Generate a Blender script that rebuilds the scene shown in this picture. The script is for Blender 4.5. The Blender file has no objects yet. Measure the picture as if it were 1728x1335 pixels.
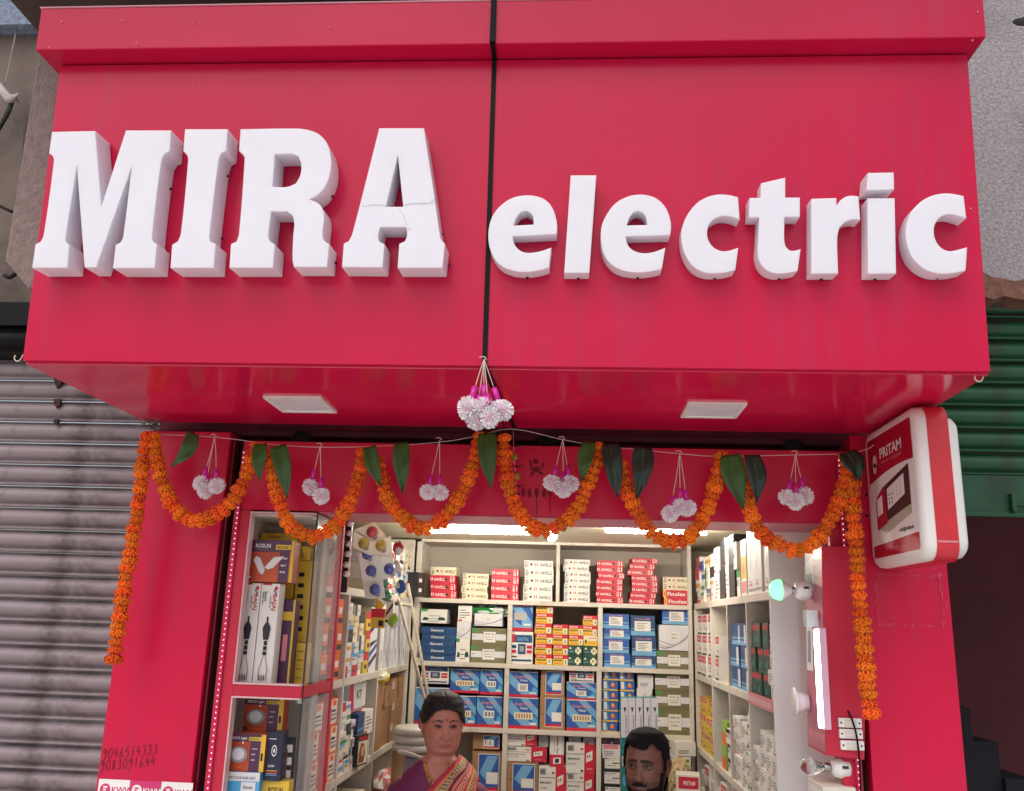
import bpy, bmesh, math, random
from mathutils import Vector, Matrix, noise
R = random.Random(7)
rad = math.radians
scene = bpy.context.scene
COL = scene.collection

# ---------------------------------------------------------------- camera
F = 1490.0
dv = Vector((97, -388, -1490)).normalized()
uv = Vector((182, 5800, -1490)); uv = (uv - dv * uv.dot(dv)).normalized()
rv = dv.cross(uv)
MW = Matrix((rv, dv, uv)).transposed()          # world -> camera
EYE = Vector((0, 0, 1.85))
cam = bpy.data.cameras.new('camera'); cam.sensor_width = 36; cam.lens = F / 1728 * 36
cam.clip_start = .05; cam.clip_end = 500
camo = bpy.data.objects.new('camera', cam); COL.objects.link(camo)
camo.matrix_world = Matrix.Translation(EYE) @ MW.transposed().to_4x4()
scene.camera = camo
# ---------------------------------------------------------------- world, sun, exposure
w = bpy.data.worlds.new('World'); scene.world = w; w.use_nodes = True
nt = w.node_tree; nt.nodes.clear()
sky = nt.nodes.new('ShaderNodeTexSky'); sky.sky_type = 'NISHITA'; sky.sun_disc = False
sky.sun_elevation = rad(55); sky.sun_rotation = rad(200); sky.air_density = 1.3; sky.dust_density = 4.0; sky.ozone_density = 1.0
bg = nt.nodes.new('ShaderNodeBackground'); bg.inputs[1].default_value = .145
out = nt.nodes.new('ShaderNodeOutputWorld')
hs = nt.nodes.new('ShaderNodeHueSaturation'); hs.inputs['Saturation'].default_value = .7
nt.links.new(sky.outputs[0], hs.inputs['Color']); nt.links.new(hs.outputs[0], bg.inputs[0]); nt.links.new(bg.outputs[0], out.inputs[0])
sl = bpy.data.lights.new('sun', 'SUN'); sl.energy = 1.05; sl.angle = rad(85); sl.color = (1, .97, .965)
so = bpy.data.objects.new('sun', sl); COL.objects.link(so)
# sun_rotation 200 deg: sun stands behind the viewer, a little to the left; sky and lamp share the direction
sdir = Vector((math.sin(rad(200)) * math.cos(rad(55)), math.cos(rad(200)) * math.cos(rad(55)), math.sin(rad(55))))
so.rotation_euler = (-sdir).to_track_quat('-Z', 'Y').to_euler(); so.location = sdir * 20
scene.view_settings.view_transform = 'Standard'; scene.view_settings.look = 'None'
scene.view_settings.exposure = 0.03; scene.view_settings.gamma = 1
scene.view_settings.use_curve_mapping = False
scene.render.engine = 'CYCLES'
scene.cycles.use_denoising = True
scene.cycles.max_bounces = 6
scene.cycles.sample_clamp_indirect = 6

# ---------------------------------------------------------------- pixel -> point helpers (survey of the place)
def ray(px, py): return MW.transposed() @ Vector((px - 864, -(py - 667.5), -F))
def atY(px, py, Y): r = ray(px, py); return EYE + r * (Y / r.y)
def atX(px, py, X): r = ray(px, py); return EYE + r * (X / r.x)
def atZ(px, py, Z): r = ray(px, py); return EYE + r * ((Z - EYE.z) / r.z)

# ---------------------------------------------------------------- materials
def lin(c):
    return tuple(((x / 255) / 12.92 if x / 255 <= .04045 else (((x / 255) + .055) / 1.055) ** 2.4) for x in c)
MATS = {}
def mat(name, rgb, rough=.5, metal=0, var=.06, scale=14, bump=0, bscale=120, spec=.5, emit=0, trans=0, alpha=1, coat=0, sss=0, streak=None, rand=0, rgb2=None, dirt=None):
    if name in MATS: return MATS[name]
    m = bpy.data.materials.new(name); m.use_nodes = True; t = m.node_tree; n = t.nodes; L = t.links
    b = n['Principled BSDF']; c = lin(rgb)
    tc = n.new('ShaderNodeTexCoord')
    nz = n.new('ShaderNodeTexNoise'); nz.inputs['Scale'].default_value = scale; nz.inputs['Detail'].default_value = 5
    L.new(tc.outputs['Object'], nz.inputs['Vector'])
    rp = n.new('ShaderNodeMapRange'); rp.inputs[1].default_value = .3; rp.inputs[2].default_value = .7
    L.new(nz.outputs['Fac'], rp.inputs[0])
    mx = n.new('ShaderNodeMix'); mx.data_type = 'RGBA'
    c2 = lin(rgb2) if rgb2 else tuple(x * (1 + var) for x in c)
    c1 = c if rgb2 else tuple(x * (1 - var) for x in c)
    mx.inputs[6].default_value = (*c1, 1); mx.inputs[7].default_value = (*c2, 1)
    L.new(rp.outputs[0], mx.inputs[0]); last = mx.outputs[2]
    if rand:
        oi = n.new('ShaderNodeObjectInfo'); h = n.new('ShaderNodeHueSaturation')
        mr = n.new('ShaderNodeMapRange'); mr.inputs[3].default_value = 1 - rand; mr.inputs[4].default_value = 1 + rand
        L.new(oi.outputs['Random'], mr.inputs[0]); L.new(mr.outputs[0], h.inputs['Value'])
        mr2 = n.new('ShaderNodeMapRange'); mr2.inputs[3].default_value = .5 - rand * .07; mr2.inputs[4].default_value = .5 + rand * .07
        wn = n.new('ShaderNodeTexWhiteNoise'); wn.noise_dimensions = '1D'; L.new(oi.outputs['Random'], wn.inputs['W'])
        L.new(wn.outputs['Value'], mr2.inputs[0]); L.new(mr2.outputs[0], h.inputs['Hue'])
        L.new(last, h.inputs['Color']); last = h.outputs[0]
    if dirt:
        dcol, dsc, lo, hi = dirt
        dn = n.new('ShaderNodeTexNoise'); dn.inputs['Scale'].default_value = dsc; dn.inputs['Detail'].default_value = 8; dn.inputs['Roughness'].default_value = .65
        L.new(tc.outputs['Object'], dn.inputs['Vector'])
        dr = n.new('ShaderNodeMapRange'); dr.inputs[1].default_value = lo; dr.inputs[2].default_value = hi
        L.new(dn.outputs['Fac'], dr.inputs[0])
        dm = n.new('ShaderNodeMix'); dm.data_type = 'RGBA'; dm.inputs[7].default_value = (*lin(dcol), 1)
        L.new(dr.outputs[0], dm.inputs[0]); L.new(last, dm.inputs[6]); last = dm.outputs[2]
    if streak:
        mpn = n.new('ShaderNodeMapping'); mpn.inputs['Scale'].default_value = (26, 26, 1.6); L.new(tc.outputs['Object'], mpn.inputs[0])
        sn_ = n.new('ShaderNodeTexNoise'); sn_.inputs['Scale'].default_value = 1; sn_.inputs['Detail'].default_value = 7; L.new(mpn.outputs[0], sn_.inputs['Vector'])
        s2 = n.new('ShaderNodeTexNoise'); s2.inputs['Scale'].default_value = 1.7; L.new(tc.outputs['Object'], s2.inputs['Vector'])
        mu = n.new('ShaderNodeMath'); mu.operation = 'MULTIPLY'; L.new(sn_.outputs['Fac'], mu.inputs[0]); L.new(s2.outputs['Fac'], mu.inputs[1])
        r3 = n.new('ShaderNodeMapRange'); r3.inputs[1].default_value = .26; r3.inputs[2].default_value = .46; r3.inputs[4].default_value = .42; L.new(mu.outputs[0], r3.inputs[0])
        dm2 = n.new('ShaderNodeMix'); dm2.data_type = 'RGBA'; dm2.inputs[7].default_value = (*lin(streak), 1)
        L.new(r3.outputs[0], dm2.inputs[0]); L.new(last, dm2.inputs[6]); last = dm2.outputs[2]
    L.new(last, b.inputs['Base Color'])
    b.inputs['Roughness'].default_value = rough; b.inputs['Metallic'].default_value = metal
    b.inputs['Specular IOR Level'].default_value = spec
    if coat: b.inputs['Coat Weight'].default_value = coat; b.inputs['Coat Roughness'].default_value = .06
    if sss: b.inputs['Subsurface Weight'].default_value = sss; b.inputs['Subsurface Radius'].default_value = (.03, .03, .03); b.inputs['Subsurface Scale'].default_value = 1
    if trans: b.inputs['Transmission Weight'].default_value = trans
    if alpha < 1: b.inputs['Alpha'].default_value = alpha
    if emit:
        b.inputs['Emission Color'].default_value = (*c, 1); b.inputs['Emission Strength'].default_value = emit
    if bump:
        bn = n.new('ShaderNodeTexNoise'); bn.inputs['Scale'].default_value = bscale; bn.inputs['Detail'].default_value = 6
        L.new(tc.outputs['Object'], bn.inputs['Vector'])
        bp = n.new('ShaderNodeBump'); bp.inputs['Strength'].default_value = bump; bp.inputs['Distance'].default_value = .01
        L.new(bn.outputs['Fac'], bp.inputs['Height']); L.new(bp.outputs[0], b.inputs['Normal'])
    MATS[name] = m; return m

red_acp = mat('red_panel', (197, 20, 66), rough=.22, var=.06, scale=2, bump=.05, bscale=2.2, spec=.28, streak=(176, 52, 88))
red_sof = mat('red_panel_gloss_brightened', (216, 26, 74), rough=.12, var=.05, scale=3, bump=.06, bscale=2.5, spec=.55)  # underside only: same red sheet, colour lightened to offset its shade
red_pil = mat('red_pillar_sheet', (204, 20, 66), spec=.3, rough=.30, var=.06, scale=3, bump=.05, bscale=3, streak=(170, 46, 78))
red_dull = mat('red_painted_board', (192, 24, 58), rough=.5, var=.06, scale=6)
pink_sheet = mat('pink_underside', (190, 70, 100), rough=.3, var=.06)
acrylic = mat('white_acrylic', (230, 228, 237), rough=.3, var=.02, scale=5, spec=.35, sss=.5, streak=(222, 214, 216))
white = mat('white_plastic', (232, 230, 226), rough=.35, var=.02)
offwhite = mat('off_white', (214, 206, 192), rough=.5, var=.05)
paper = mat('white_card', (226, 222, 216), rough=.55, var=.04, scale=30)
paperw = mat('cool_white_card', (215, 214, 220), rough=.5, var=.05, scale=20)
cream = mat('cream_card', (226, 214, 186), rough=.55, var=.04)
black = mat('black_paint', (12, 10, 12), rough=.6, var=.2, spec=.2)
blackm = mat('dull_black', (24, 18, 18), rough=.8, var=.4, scale=8)  # also fills the shaded gaps over both shutters
lamin = mat('cream_laminate', (206, 198, 187), rough=.45, var=.06, scale=5, dirt=((150, 130, 110), 9, .55, .85))
laminb = mat('tan_back_board', (172, 160, 148), rough=.6, var=.07, scale=3)
cred = mat('card_red', (196, 26, 54), rough=.45, var=.06)
cblue = mat('card_blue', (38, 84, 160), rough=.45, var=.08)
cblued = mat('card_deep_blue', (26, 66, 112), rough=.45, var=.08)
clblue = mat('card_light_blue', (110, 165, 205), rough=.45, var=.06)
csky = mat('card_sky_blue', (74, 160, 208), rough=.4, var=.06)
cnavy = mat('card_navy', (30, 34, 62), rough=.45, var=.1)
cyel = mat('card_yellow', (220, 182, 62), rough=.45, var=.06)
cora = mat('card_orange', (226, 104, 34), rough=.45, var=.08)
cgreen = mat('card_green', (48, 140, 60), rough=.45, var=.08)
cdgreen = mat('card_dark_green', (22, 66, 50), rough=.45, var=.1)
cteal = mat('card_teal', (16, 112, 104), rough=.4, var=.08)
colive = mat('card_olive', (112, 106, 74), rough=.5, var=.06)
cpurple = mat('card_purple', (82, 44, 78), rough=.4, var=.1)
cmar = mat('card_maroon_orange', (150, 44, 40), rgb2=(206, 92, 36), rough=.4, scale=5)
cbrown = mat('cardboard', (158, 118, 82), rough=.7, var=.07, scale=8, bump=.05, bscale=60)
cbrownd = mat('cardboard_dark', (120, 90, 62), rough=.7, var=.1)
cgrey = mat('card_grey', (148, 148, 152), rough=.5, var=.08)
cpink = mat('card_pink', (214, 130, 140), rough=.5, var=.08)
clime = mat('card_lime', (140, 180, 60), rough=.5, var=.08)
cdark = mat('card_charcoal', (38, 38, 46), rough=.5, var=.1)
ink = mat('print_black', (22, 20, 24), rough=.5, var=.05)
inkg = mat('print_grey', (120, 118, 122), rough=.5, var=.05)
inkr = mat('print_red', (190, 24, 44), rough=.5, var=.05)
inkw = mat('print_white', (235, 232, 228), rough=.5, var=.03)
steel = mat('steel', (170, 168, 165), rough=.35, metal=.9, var=.1)
rust = mat('rusty_iron', (60, 34, 28), rough=.85, var=.4, scale=20, bump=.3, bscale=60)
glass = mat('clear_glass', (245, 250, 248), rough=.02, trans=1.0, var=0)

# ---------------------------------------------------------------- mesh builder
TXT = {}
def text_geo(s, bold):
    k = (s, bold)
    if k in TXT: return TXT[k]
    c = bpy.data.curves.new('t', 'FONT'); c.body = s; c.size = 1; c.resolution_u = 2; c.offset = .018 if bold else 0.004
    o = bpy.data.objects.new('t', c); me = o.to_mesh()
    vs = [(v.co.x, v.co.y) for v in me.vertices]; fs = [tuple(p.vertices) for p in me.polygons]
    # keep normals up
    o.to_mesh_clear(); bpy.data.objects.remove(o); bpy.data.curves.remove(c)
    xs = [v[0] for v in vs] or [0]; ys = [v[1] for v in vs] or [0]
    x0, x1, y0, y1 = min(xs), max(xs), min(ys), max(ys)
    hh = .73
    vs = [((x - x0) / hh, (y - 0) / hh) for x, y in vs]
    TXT[k] = (vs, fs, (x1 - x0) / hh); return TXT[k]

class MB:
    def __init__(s): s.v = []; s.f = []; s.m = []; s.mats = []; s.sm = []
    def mi(s, m):
        if m not in s.mats: s.mats.append(m)
        return s.mats.index(m)
    def add(s, vs, fs, m, smooth=False):
        k = len(s.v); s.v += [tuple(v) for v in vs]; i = s.mi(m)
        for f in fs: s.f.append(tuple(a + k for a in f)); s.m.append(i); s.sm.append(smooth)
    def box(s, x0, y0, z0, x1, y1, z1, m, M=None):
        vs = [(x0, y0, z0), (x1, y0, z0), (x1, y1, z0), (x0, y1, z0), (x0, y0, z1), (x1, y0, z1), (x1, y1, z1), (x0, y1, z1)]
        if M: vs = [M @ Vector(v) for v in vs]
        s.add(vs, [(0, 3, 2, 1), (4, 5, 6, 7), (0, 1, 5, 4), (1, 2, 6, 5), (2, 3, 7, 6), (3, 0, 4, 7)], m); return s
    def poly(s, pts, m): s.add(pts, [tuple(range(len(pts)))], m); return s
    def tube(s, pts, r, m, n=6, caps=True):
        pts = [Vector(p) for p in pts]; vs = []; fs = []
        up = Vector((0, 0, 1)); a = None
        for i, p in enumerate(pts):
            t = (pts[min(i + 1, len(pts) - 1)] - pts[max(i - 1, 0)]).normalized()
            if a is None:
                a = t.cross(up)
                if a.length < .1: a = t.cross(Vector((1, 0, 0)))
            a = (a - t * a.dot(t)).normalized(); b = t.cross(a)
            rr = r[i] if isinstance(r, (list, tuple)) else r
            for k in range(n):
                an = 2 * math.pi * k / n; vs.append(p + a * math.cos(an) * rr + b * math.sin(an) * rr)
        for i in range(len(pts) - 1):
            for k in range(n):
                k2 = (k + 1) % n; fs.append((i * n + k, i * n + k2, (i + 1) * n + k2, (i + 1) * n + k))
        if caps: fs.append(tuple(range(n))[::-1]); fs.append(tuple((len(pts) - 1) * n + k for k in range(n)))
        s.add(vs, fs, m, True); return s
    def lathe(s, prof, M, m, n=20, smooth=True):   # prof (r, h) along local z
        vs = []; fs = []
        for r, h in prof:
            for k in range(n):
                an = 2 * math.pi * k / n; vs.append(M @ Vector((r * math.cos(an), r * math.sin(an), h)))
        for i in range(len(prof) - 1):
            for k in range(n):
                k2 = (k + 1) % n; fs.append((i * n + k, i * n + k2, (i + 1) * n + k2, (i + 1) * n + k))
        if prof[0][0] > 1e-5: fs.append(tuple(range(n))[::-1])
        if prof[-1][0] > 1e-5: fs.append(tuple((len(prof) - 1) * n + k for k in range(n)))
        s.add(vs, fs, m, smooth); return s
    def ell(s, c, r, m, nu=14, nv=9, M=None):
        vs = []; fs = []; c = Vector(c)
        for i in range(nv + 1):
            ph = math.pi * i / nv
            for k in range(nu):
                th = 2 * math.pi * k / nu
                q = Vector((r[0] * math.sin(ph) * math.cos(th), r[1] * math.sin(ph) * math.sin(th), r[2] * math.cos(ph)))
                if M: q = M @ q
                vs.append(c + q)
        for i in range(nv):
            for k in range(nu):
                k2 = (k + 1) % nu; fs.append((i * nu + k, (i + 1) * nu + k, (i + 1) * nu + k2, i * nu + k2))
        s.add(vs, fs, m, True); return s
    def prism(s, pts, ext, m):          # pts: list of Vectors (planar), ext: extrusion vector
        n = len(pts); vs = [Vector(p) for p in pts] + [Vector(p) + ext for p in pts]
        fs = [tuple(range(n)), tuple(range(2 * n - 1, n - 1, -1))] + [(i, n + i, n + (i + 1) % n, (i + 1) % n) for i in range(n)]
        s.add(vs, fs, m); return s
    def text(s, st, o, u, v, h, m, width=None, bold=True, center=False):
        vs, fs, wd = text_geo(st, bold); sc = h; sx = (width / wd) if width else h
        o = Vector(o); u = Vector(u); v = Vector(v)
        if center: o = o - u * (wd * sx / 2) - v * (h / 2)
        s.add([o + u * (x * sx) + v * (y * sc) for x, y in vs], fs, m); return s
    def mesh(s, name, off=Vector((0, 0, 0)), fix=True):
        me = bpy.data.meshes.new(name); me.from_pydata([tuple(Vector(v) - off) for v in s.v], [], s.f)
        for m in s.mats: me.materials.append(m)
        me.polygons.foreach_set('material_index', s.m); me.polygons.foreach_set('use_smooth', s.sm)
        me.update()
        if fix:
            bm = bmesh.new(); bm.from_mesh(me); bmesh.ops.recalc_face_normals(bm, faces=bm.faces); bm.to_mesh(me); bm.free()
        return me
    def center(s):
        xs = [v[0] for v in s.v]; ys = [v[1] for v in s.v]; zs = [v[2] for v in s.v]
        return Vector(((min(xs) + max(xs)) / 2, (min(ys) + max(ys)) / 2, min(zs)))

ORG = {}
def setp(o, label=None, cat=None, group=None, kind=None):
    if label: o['label'] = label
    if cat: o['category'] = cat
    if group: o['group'] = group
    if kind: o['kind'] = kind
    return o
def thing(name, label, cat, loc=(0, 0, 0), group=None):
    o = bpy.data.objects.new(name, None); COL.objects.link(o); o.location = loc; o.empty_display_size = .05
    ORG[o.name] = Vector(loc); return setp(o, label, cat, group)
def part(name, mb, parent, label=None, fix=True, kind=None):
    off = ORG[parent.name]
    o = bpy.data.objects.new(name, mb.mesh(name, off, fix)); COL.objects.link(o); o.parent = parent
    ORG[o.name] = off; return setp(o, label, None, None, kind)
def solo(name, mb, label, cat, group=None, fix=True):
    off = mb.center(); o = bpy.data.objects.new(name, mb.mesh(name, off, fix)); COL.objects.link(o); o.location = off
    ORG[o.name] = off; return setp(o, label, cat, group)
def struct(name, mb, fix=True):
    o = bpy.data.objects.new(name, mb.mesh(name, Vector(), fix)); COL.objects.link(o); o['kind'] = 'structure'; ORG[o.name] = Vector(); return o
def bevel(o, wdt=.003, seg=2, ang=40):
    b = o.modifiers.new('bevel', 'BEVEL'); b.width = wdt; b.segments = seg; b.limit_method = 'ANGLE'; b.angle_limit = rad(ang); return o
def crom(pts, sub=4, closed=False):
    n = len(pts); outp = []
    P = [Vector(p) for p in pts]
    rng = range(n if closed else n - 1)
    for i in rng:
        p0 = P[(i - 1) % n] if (closed or i > 0) else P[0]; p1 = P[i]; p2 = P[(i + 1) % n]; p3 = P[(i + 2) % n] if (closed or i + 2 < n) else P[-1]
        for k in range(sub):
            t = k / sub
            outp.append(.5 * ((2 * p1) + (p2 - p0) * t + (2 * p0 - 5 * p1 + 4 * p2 - p3) * t * t + (3 * p1 - p0 - 3 * p2 + p3) * t ** 3))
    if not closed: outp.append(P[-1])
    return outp
ORD = ['bottom', 'second', 'third', 'fourth', 'fifth', 'sixth', 'seventh', 'eighth', 'ninth']
def ordn(i, n): return 'topmost' if i == n - 1 else ('bottom' if i == 0 else ORD[i] + ' from the bottom')
SHORT = [(' of the ', ' of '), (' on top back shelf', ', top back shelf'), (' in the ', ' in '), (' on the ', ' on '), (' from the bottom', ' up'), (' at the ', ' at '), (' by the ', ' by ')]
def fit(l):
    for a, b_ in SHORT:
        if len(l.split()) <= 16: break
        l = l.replace(a, b_)
    if len(l.split()) > 16: print('LONG', len(l.split()), l)
    return l
_setp = setp
def setp(o, label=None, cat=None, group=None, kind=None): return _setp(o, fit(label) if label else None, cat, group, kind)
# ================================================================ SETTING
b = MB(); b.box(-30, -30, -.06, 30, 2.62, -.01, mat('grey_paving', (218, 213, 207), rough=.85, var=.08, scale=2, bump=.3, bscale=30)); struct('pavement', b)
b = MB(); b.box(-1.383, 2.62, -.2, 1.11, 5.5, 0, mat('shop_floor_tile', (150, 140, 130), rough=.4, var=.08, scale=3)); struct('floor', b)
b = MB(); b.box(-30, 2.9, -.3, 30, 30, -.21, mat('dark_ground', (80, 76, 72), rough=.9)); struct('ground', b)
wallc = mat('shop_wall_paint', (196, 188, 176), rough=.6, var=.05)
b = MB(); b.box(-1.26, 3.2, 0, -1.22, 5.4, 2.3, wallc); struct('wall', b)
b = MB(); b.box(1.06, 3.2, 0, 1.10, 5.4, 2.3, wallc); struct('wall', b)
b = MB(); b.box(-1.3, 5.4, 0, 1.15, 5.45, 2.45, wallc); struct('wall', b)
ceilm = mat('cream_ceiling', (244, 234, 208), rough=.5, var=.03)
b = MB(); b.box(-1.3, 2.98, 2.30, 1.15, 5.39, 2.34, ceilm); struct('ceiling', b)

# concrete shells of the neighbours
conc = mat('brown_cement_plaster', (112, 98, 90), rough=.9, var=.15, scale=2.5, bump=.35, bscale=45, dirt=((50, 42, 42), 3, .5, .8))
concl = mat('pebbledash_pinkish_plaster', (146, 126, 122), rough=.95, var=.18, scale=40, bump=.9, bscale=110)
concg = mat('pebbledash_grey_plaster', (160, 154, 157), rough=.95, var=.3, scale=90, bump=1.0, bscale=130, dirt=((104, 88, 76), 1.6, .5, .72))
concb = mat('bluish_grey_plaster', (128, 138, 158), rough=.95, var=.3, scale=50, bump=.9, bscale=80)
b = MB(); b.box(-3.2, 2.86, 2.9, -1.2, 3.2, 4.02, conc); bw = setp(struct('wall', b))
b = MB(); b.box(-3.2, 2.80, 4.022, -1.0, 3.2, 5.2, concb); struct('wall', b)
b = MB(); b.box(-1.19, 2.95, 2.72, 1.12, 3.2, 3.74, conc); struct('wall', b)
# concrete bracket column behind the left end of the signboard
t = thing('concrete_bracket', 'rough pinkish concrete bracket with slanted foot, behind the left edge of the red signboard', 'bracket', (-1.5, 2.6, 2.78))
b = MB(); pts = [atY(62, 85, 2.4), atY(15, 440, 2.4), atY(50, 490, 2.4)]
x0 = -1.735
b.prism([Vector((x0 - .02, 2.4, 3.75)), Vector((x0, 2.4, 2.875)), Vector((x0 + .09, 2.4, 2.785)), Vector((-1.2, 2.4, 2.785)), Vector((-1.2, 2.4, 3.75))], Vector((0, .45, 0)), concl)
bevel(part('bracket', b, t), .008)
# slab overhead
zl = 3.76; e0 = atZ(17, 0, zl); e1 = atZ(57, 47, zl)
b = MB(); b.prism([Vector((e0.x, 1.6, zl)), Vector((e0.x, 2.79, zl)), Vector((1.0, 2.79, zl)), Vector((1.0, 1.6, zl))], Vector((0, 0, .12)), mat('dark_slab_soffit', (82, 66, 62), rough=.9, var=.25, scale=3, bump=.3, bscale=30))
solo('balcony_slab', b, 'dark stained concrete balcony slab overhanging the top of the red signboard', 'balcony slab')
# right neighbour: rough wall with chipped lower edge
t = thing('concrete_wall', 'rough grey pebbledash wall with chipped brown lower edge right of the signboard', 'wall', (1.8, 2.8, 2.93))
b = MB(); b.box(1.12, 2.8, 2.965, 3.2, 3.2, 5.2, concg); part('plaster', b, t)
b = MB(); chip = mat('chipped_brown_plaster', (120, 84, 72), rough=.95, var=.3, scale=30, bump=.8, bscale=60)
px = 1.12; top = []; bot = []
while px < 3.2:
    top.append(Vector((px, 2.797, 2.972 + R.uniform(0, .02) + (.09 if px < 1.4 else 0) * max(0, (1.42 - px) / .1) * .5))); bot.append(Vector((px, 2.797, 2.925 + R.uniform(-.008, .008)))); px += .035
b.prism(bot + top[::-1], Vector((0, .3, 0)), chip); part('chipped_edge', b, t)
b = MB(); c = atY(1722, 34, 2.79); b.ell((c.x + .012, 2.80, c.z), (.035, .004, .017), blackm, M=None); b.ell((c.x + .04, 2.80, c.z + .012), (.03, .004, .014), blackm); part('hole', b, t, 'sooty black hole near the top')

# shutters ----------------------------------------------------------
def shutter(t, x0, x1, z0, z1, pitch, Y, m, name='slat'):
    prof = []
    # curved lath profile (depth, height fraction): bulge + rolled hook
    P = [(0.0, 0), (-.006, .02), (-.010, .08), (-.004, .13), (.004, .16), (.004, .20), (-.004, .27), (-.011, .40), (-.0135, .55), (-.011, .70), (-.003, .84), (.006, .90), (.006, .985)]
    n = int(round((z1 - z0) / pitch)); me = None
    for i in range(n):
        z = z1 - (i + 1) * pitch
        if me is None:
            b = MB(); vs = []; fs = []
            segs = 8
            for k in range(segs + 1):
                x = (x1 - x0) * k / segs
                for (dy, fz) in P: vs.append((x, dy * 1.3, fz * pitch))
            q = len(P)
            for k in range(segs):
                for j in range(q - 1): fs.append((k * q + j, (k + 1) * q + j, (k + 1) * q + j + 1, k * q + j + 1))
            b.add(vs, fs, m, True); me = b.mesh(name, fix=False)
            sm = me
        o = bpy.data.objects.new(name, me); COL.objects.link(o); o.parent = t
        o.location = Vector((x0, Y + R.uniform(-.0012, .0012), z)) - ORG[t.name]
        o.rotation_euler = (R.uniform(-.012, .012), 0, 0)
lil = mat('lilac_grey_shutter_paint', (142, 128, 132), rough=.5, metal=.08, var=.1, scale=4, bump=.06, bscale=50, dirt=((58, 40, 40), 5, .50, .72))
grn = mat('green_shutter_paint', (22, 74, 44), rough=.5, metal=.15, var=.2, scale=5, bump=.06, bscale=50, dirt=((46, 44, 36), 6, .55, .8))
t = thing('roller_shutter', 'closed lilac grey roller shutter with rust stains, left of the red pillar', 'roller shutter', (-2.2, 2.87, 0))
shutter(t, -3.4, -1.386, .1, 2.70, .0743, 2.875, lil)
b = MB(); b.box(-3.4, 2.86, 0, -1.386, 2.89, .1, lil); part('bottom_rail', b, t)
for (px, py, s) in ((98, 645, 1.2), (97, 680, 1), (96, 712, .6)):
    b = MB(); p = atY(px, py, 2.855)
    b.prism([p + Vector((-.012 * s, -.008, .012 * s)), p + Vector((.012 * s, -.008, .014 * s)), p + Vector((.014 * s, -.008, -.006)), p + Vector((.004, -.008, -.02 * s)), p + Vector((-.006, -.008, -.008))], Vector((0, .012, 0)), rust); part('rust_scab', b, t)
b = MB()
b.box(-3.4, 2.83, 2.715, -1.388, 3.1, 2.9, blackm); b.box(-3.4, 2.79, 2.80, -1.39, 2.83, 2.885, black)  # black block stands in for the gap's shade, behind the black bar
b.tube([(-3.4, 2.80, 2.745), (-1.4, 2.80, 2.745)], .03, black, 10)
solo('gap_block', b, 'black sooty shutter drum housing above the lilac grey shutter', 'shutter hood')
t = thing('roller_shutter', 'half raised dark green roller shutter at the right edge over a dark stairway', 'roller shutter', (1.9, 2.9, 2.22))
shutter(t, 1.13, 3.2, 2.355, 2.355 + .0765 * 8, .0765, 2.90, grn)
b = MB(); b.box(1.13, 2.885, 2.225, 3.2, 2.90, 2.355, mat('dark_green_rail', (20, 70, 42), rough=.5, var=.25, scale=6, dirt=((30, 30, 26), 5, .5, .8))); b.box(1.13, 2.875, 2.222, 3.2, 2.885, 2.236, grn); bevel(part('bottom_rail', b, t), .003)
b = MB(); c = atY(1708, 850, 2.88); b.box(c.x - .008, 2.86, c.z - .025, c.x + .004, 2.886, c.z + .03, grn); b.box(c.x, 2.876, c.z - .006, c.x + .1, 2.886, c.z + .004, grn); part('latch', b, t)
b = MB(); b.box(1.3, 2.90, 2.86, 3.2, 2.96, 2.93, blackm); part('gap_shade', b, t)  # black strip put in for the shade of the gap above the slats
# dark stairway beyond
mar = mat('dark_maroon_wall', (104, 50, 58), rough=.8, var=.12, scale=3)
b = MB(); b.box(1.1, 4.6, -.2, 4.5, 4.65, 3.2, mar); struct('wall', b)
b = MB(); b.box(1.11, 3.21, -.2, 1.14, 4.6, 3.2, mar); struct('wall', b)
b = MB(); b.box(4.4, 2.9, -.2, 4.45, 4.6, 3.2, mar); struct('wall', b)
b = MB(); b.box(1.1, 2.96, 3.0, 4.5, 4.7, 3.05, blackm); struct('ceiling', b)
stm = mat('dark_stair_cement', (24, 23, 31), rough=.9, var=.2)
t = thing('staircase', 'unlit dark cement staircase seen in the opening right of the red pillar', 'staircase', (1.6, 3.9, 0))
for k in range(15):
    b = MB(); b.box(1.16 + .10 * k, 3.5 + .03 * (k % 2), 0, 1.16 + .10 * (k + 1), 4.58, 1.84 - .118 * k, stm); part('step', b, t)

# ================================================================ SHOP FRONT
def pillar(name, x0, x1, ztop, label):
    t = thing(name, label, 'pillar', ((x0 + x1) / 2, 2.9, 0))
    b = MB(); b.box(x0, 2.72, 0, x1, 3.19, ztop, red_pil); bevel(part('cladding', b, t), .003); return t
pl = pillar('red_pillar', -1.383, -1.097, 2.42, 'red clad pillar with handwritten phone numbers left of the shop opening')
pr_ = pillar('red_pillar', .852, 1.108, 2.443, 'plain red clad pillar with old tape marks under the projecting light box')
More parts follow.
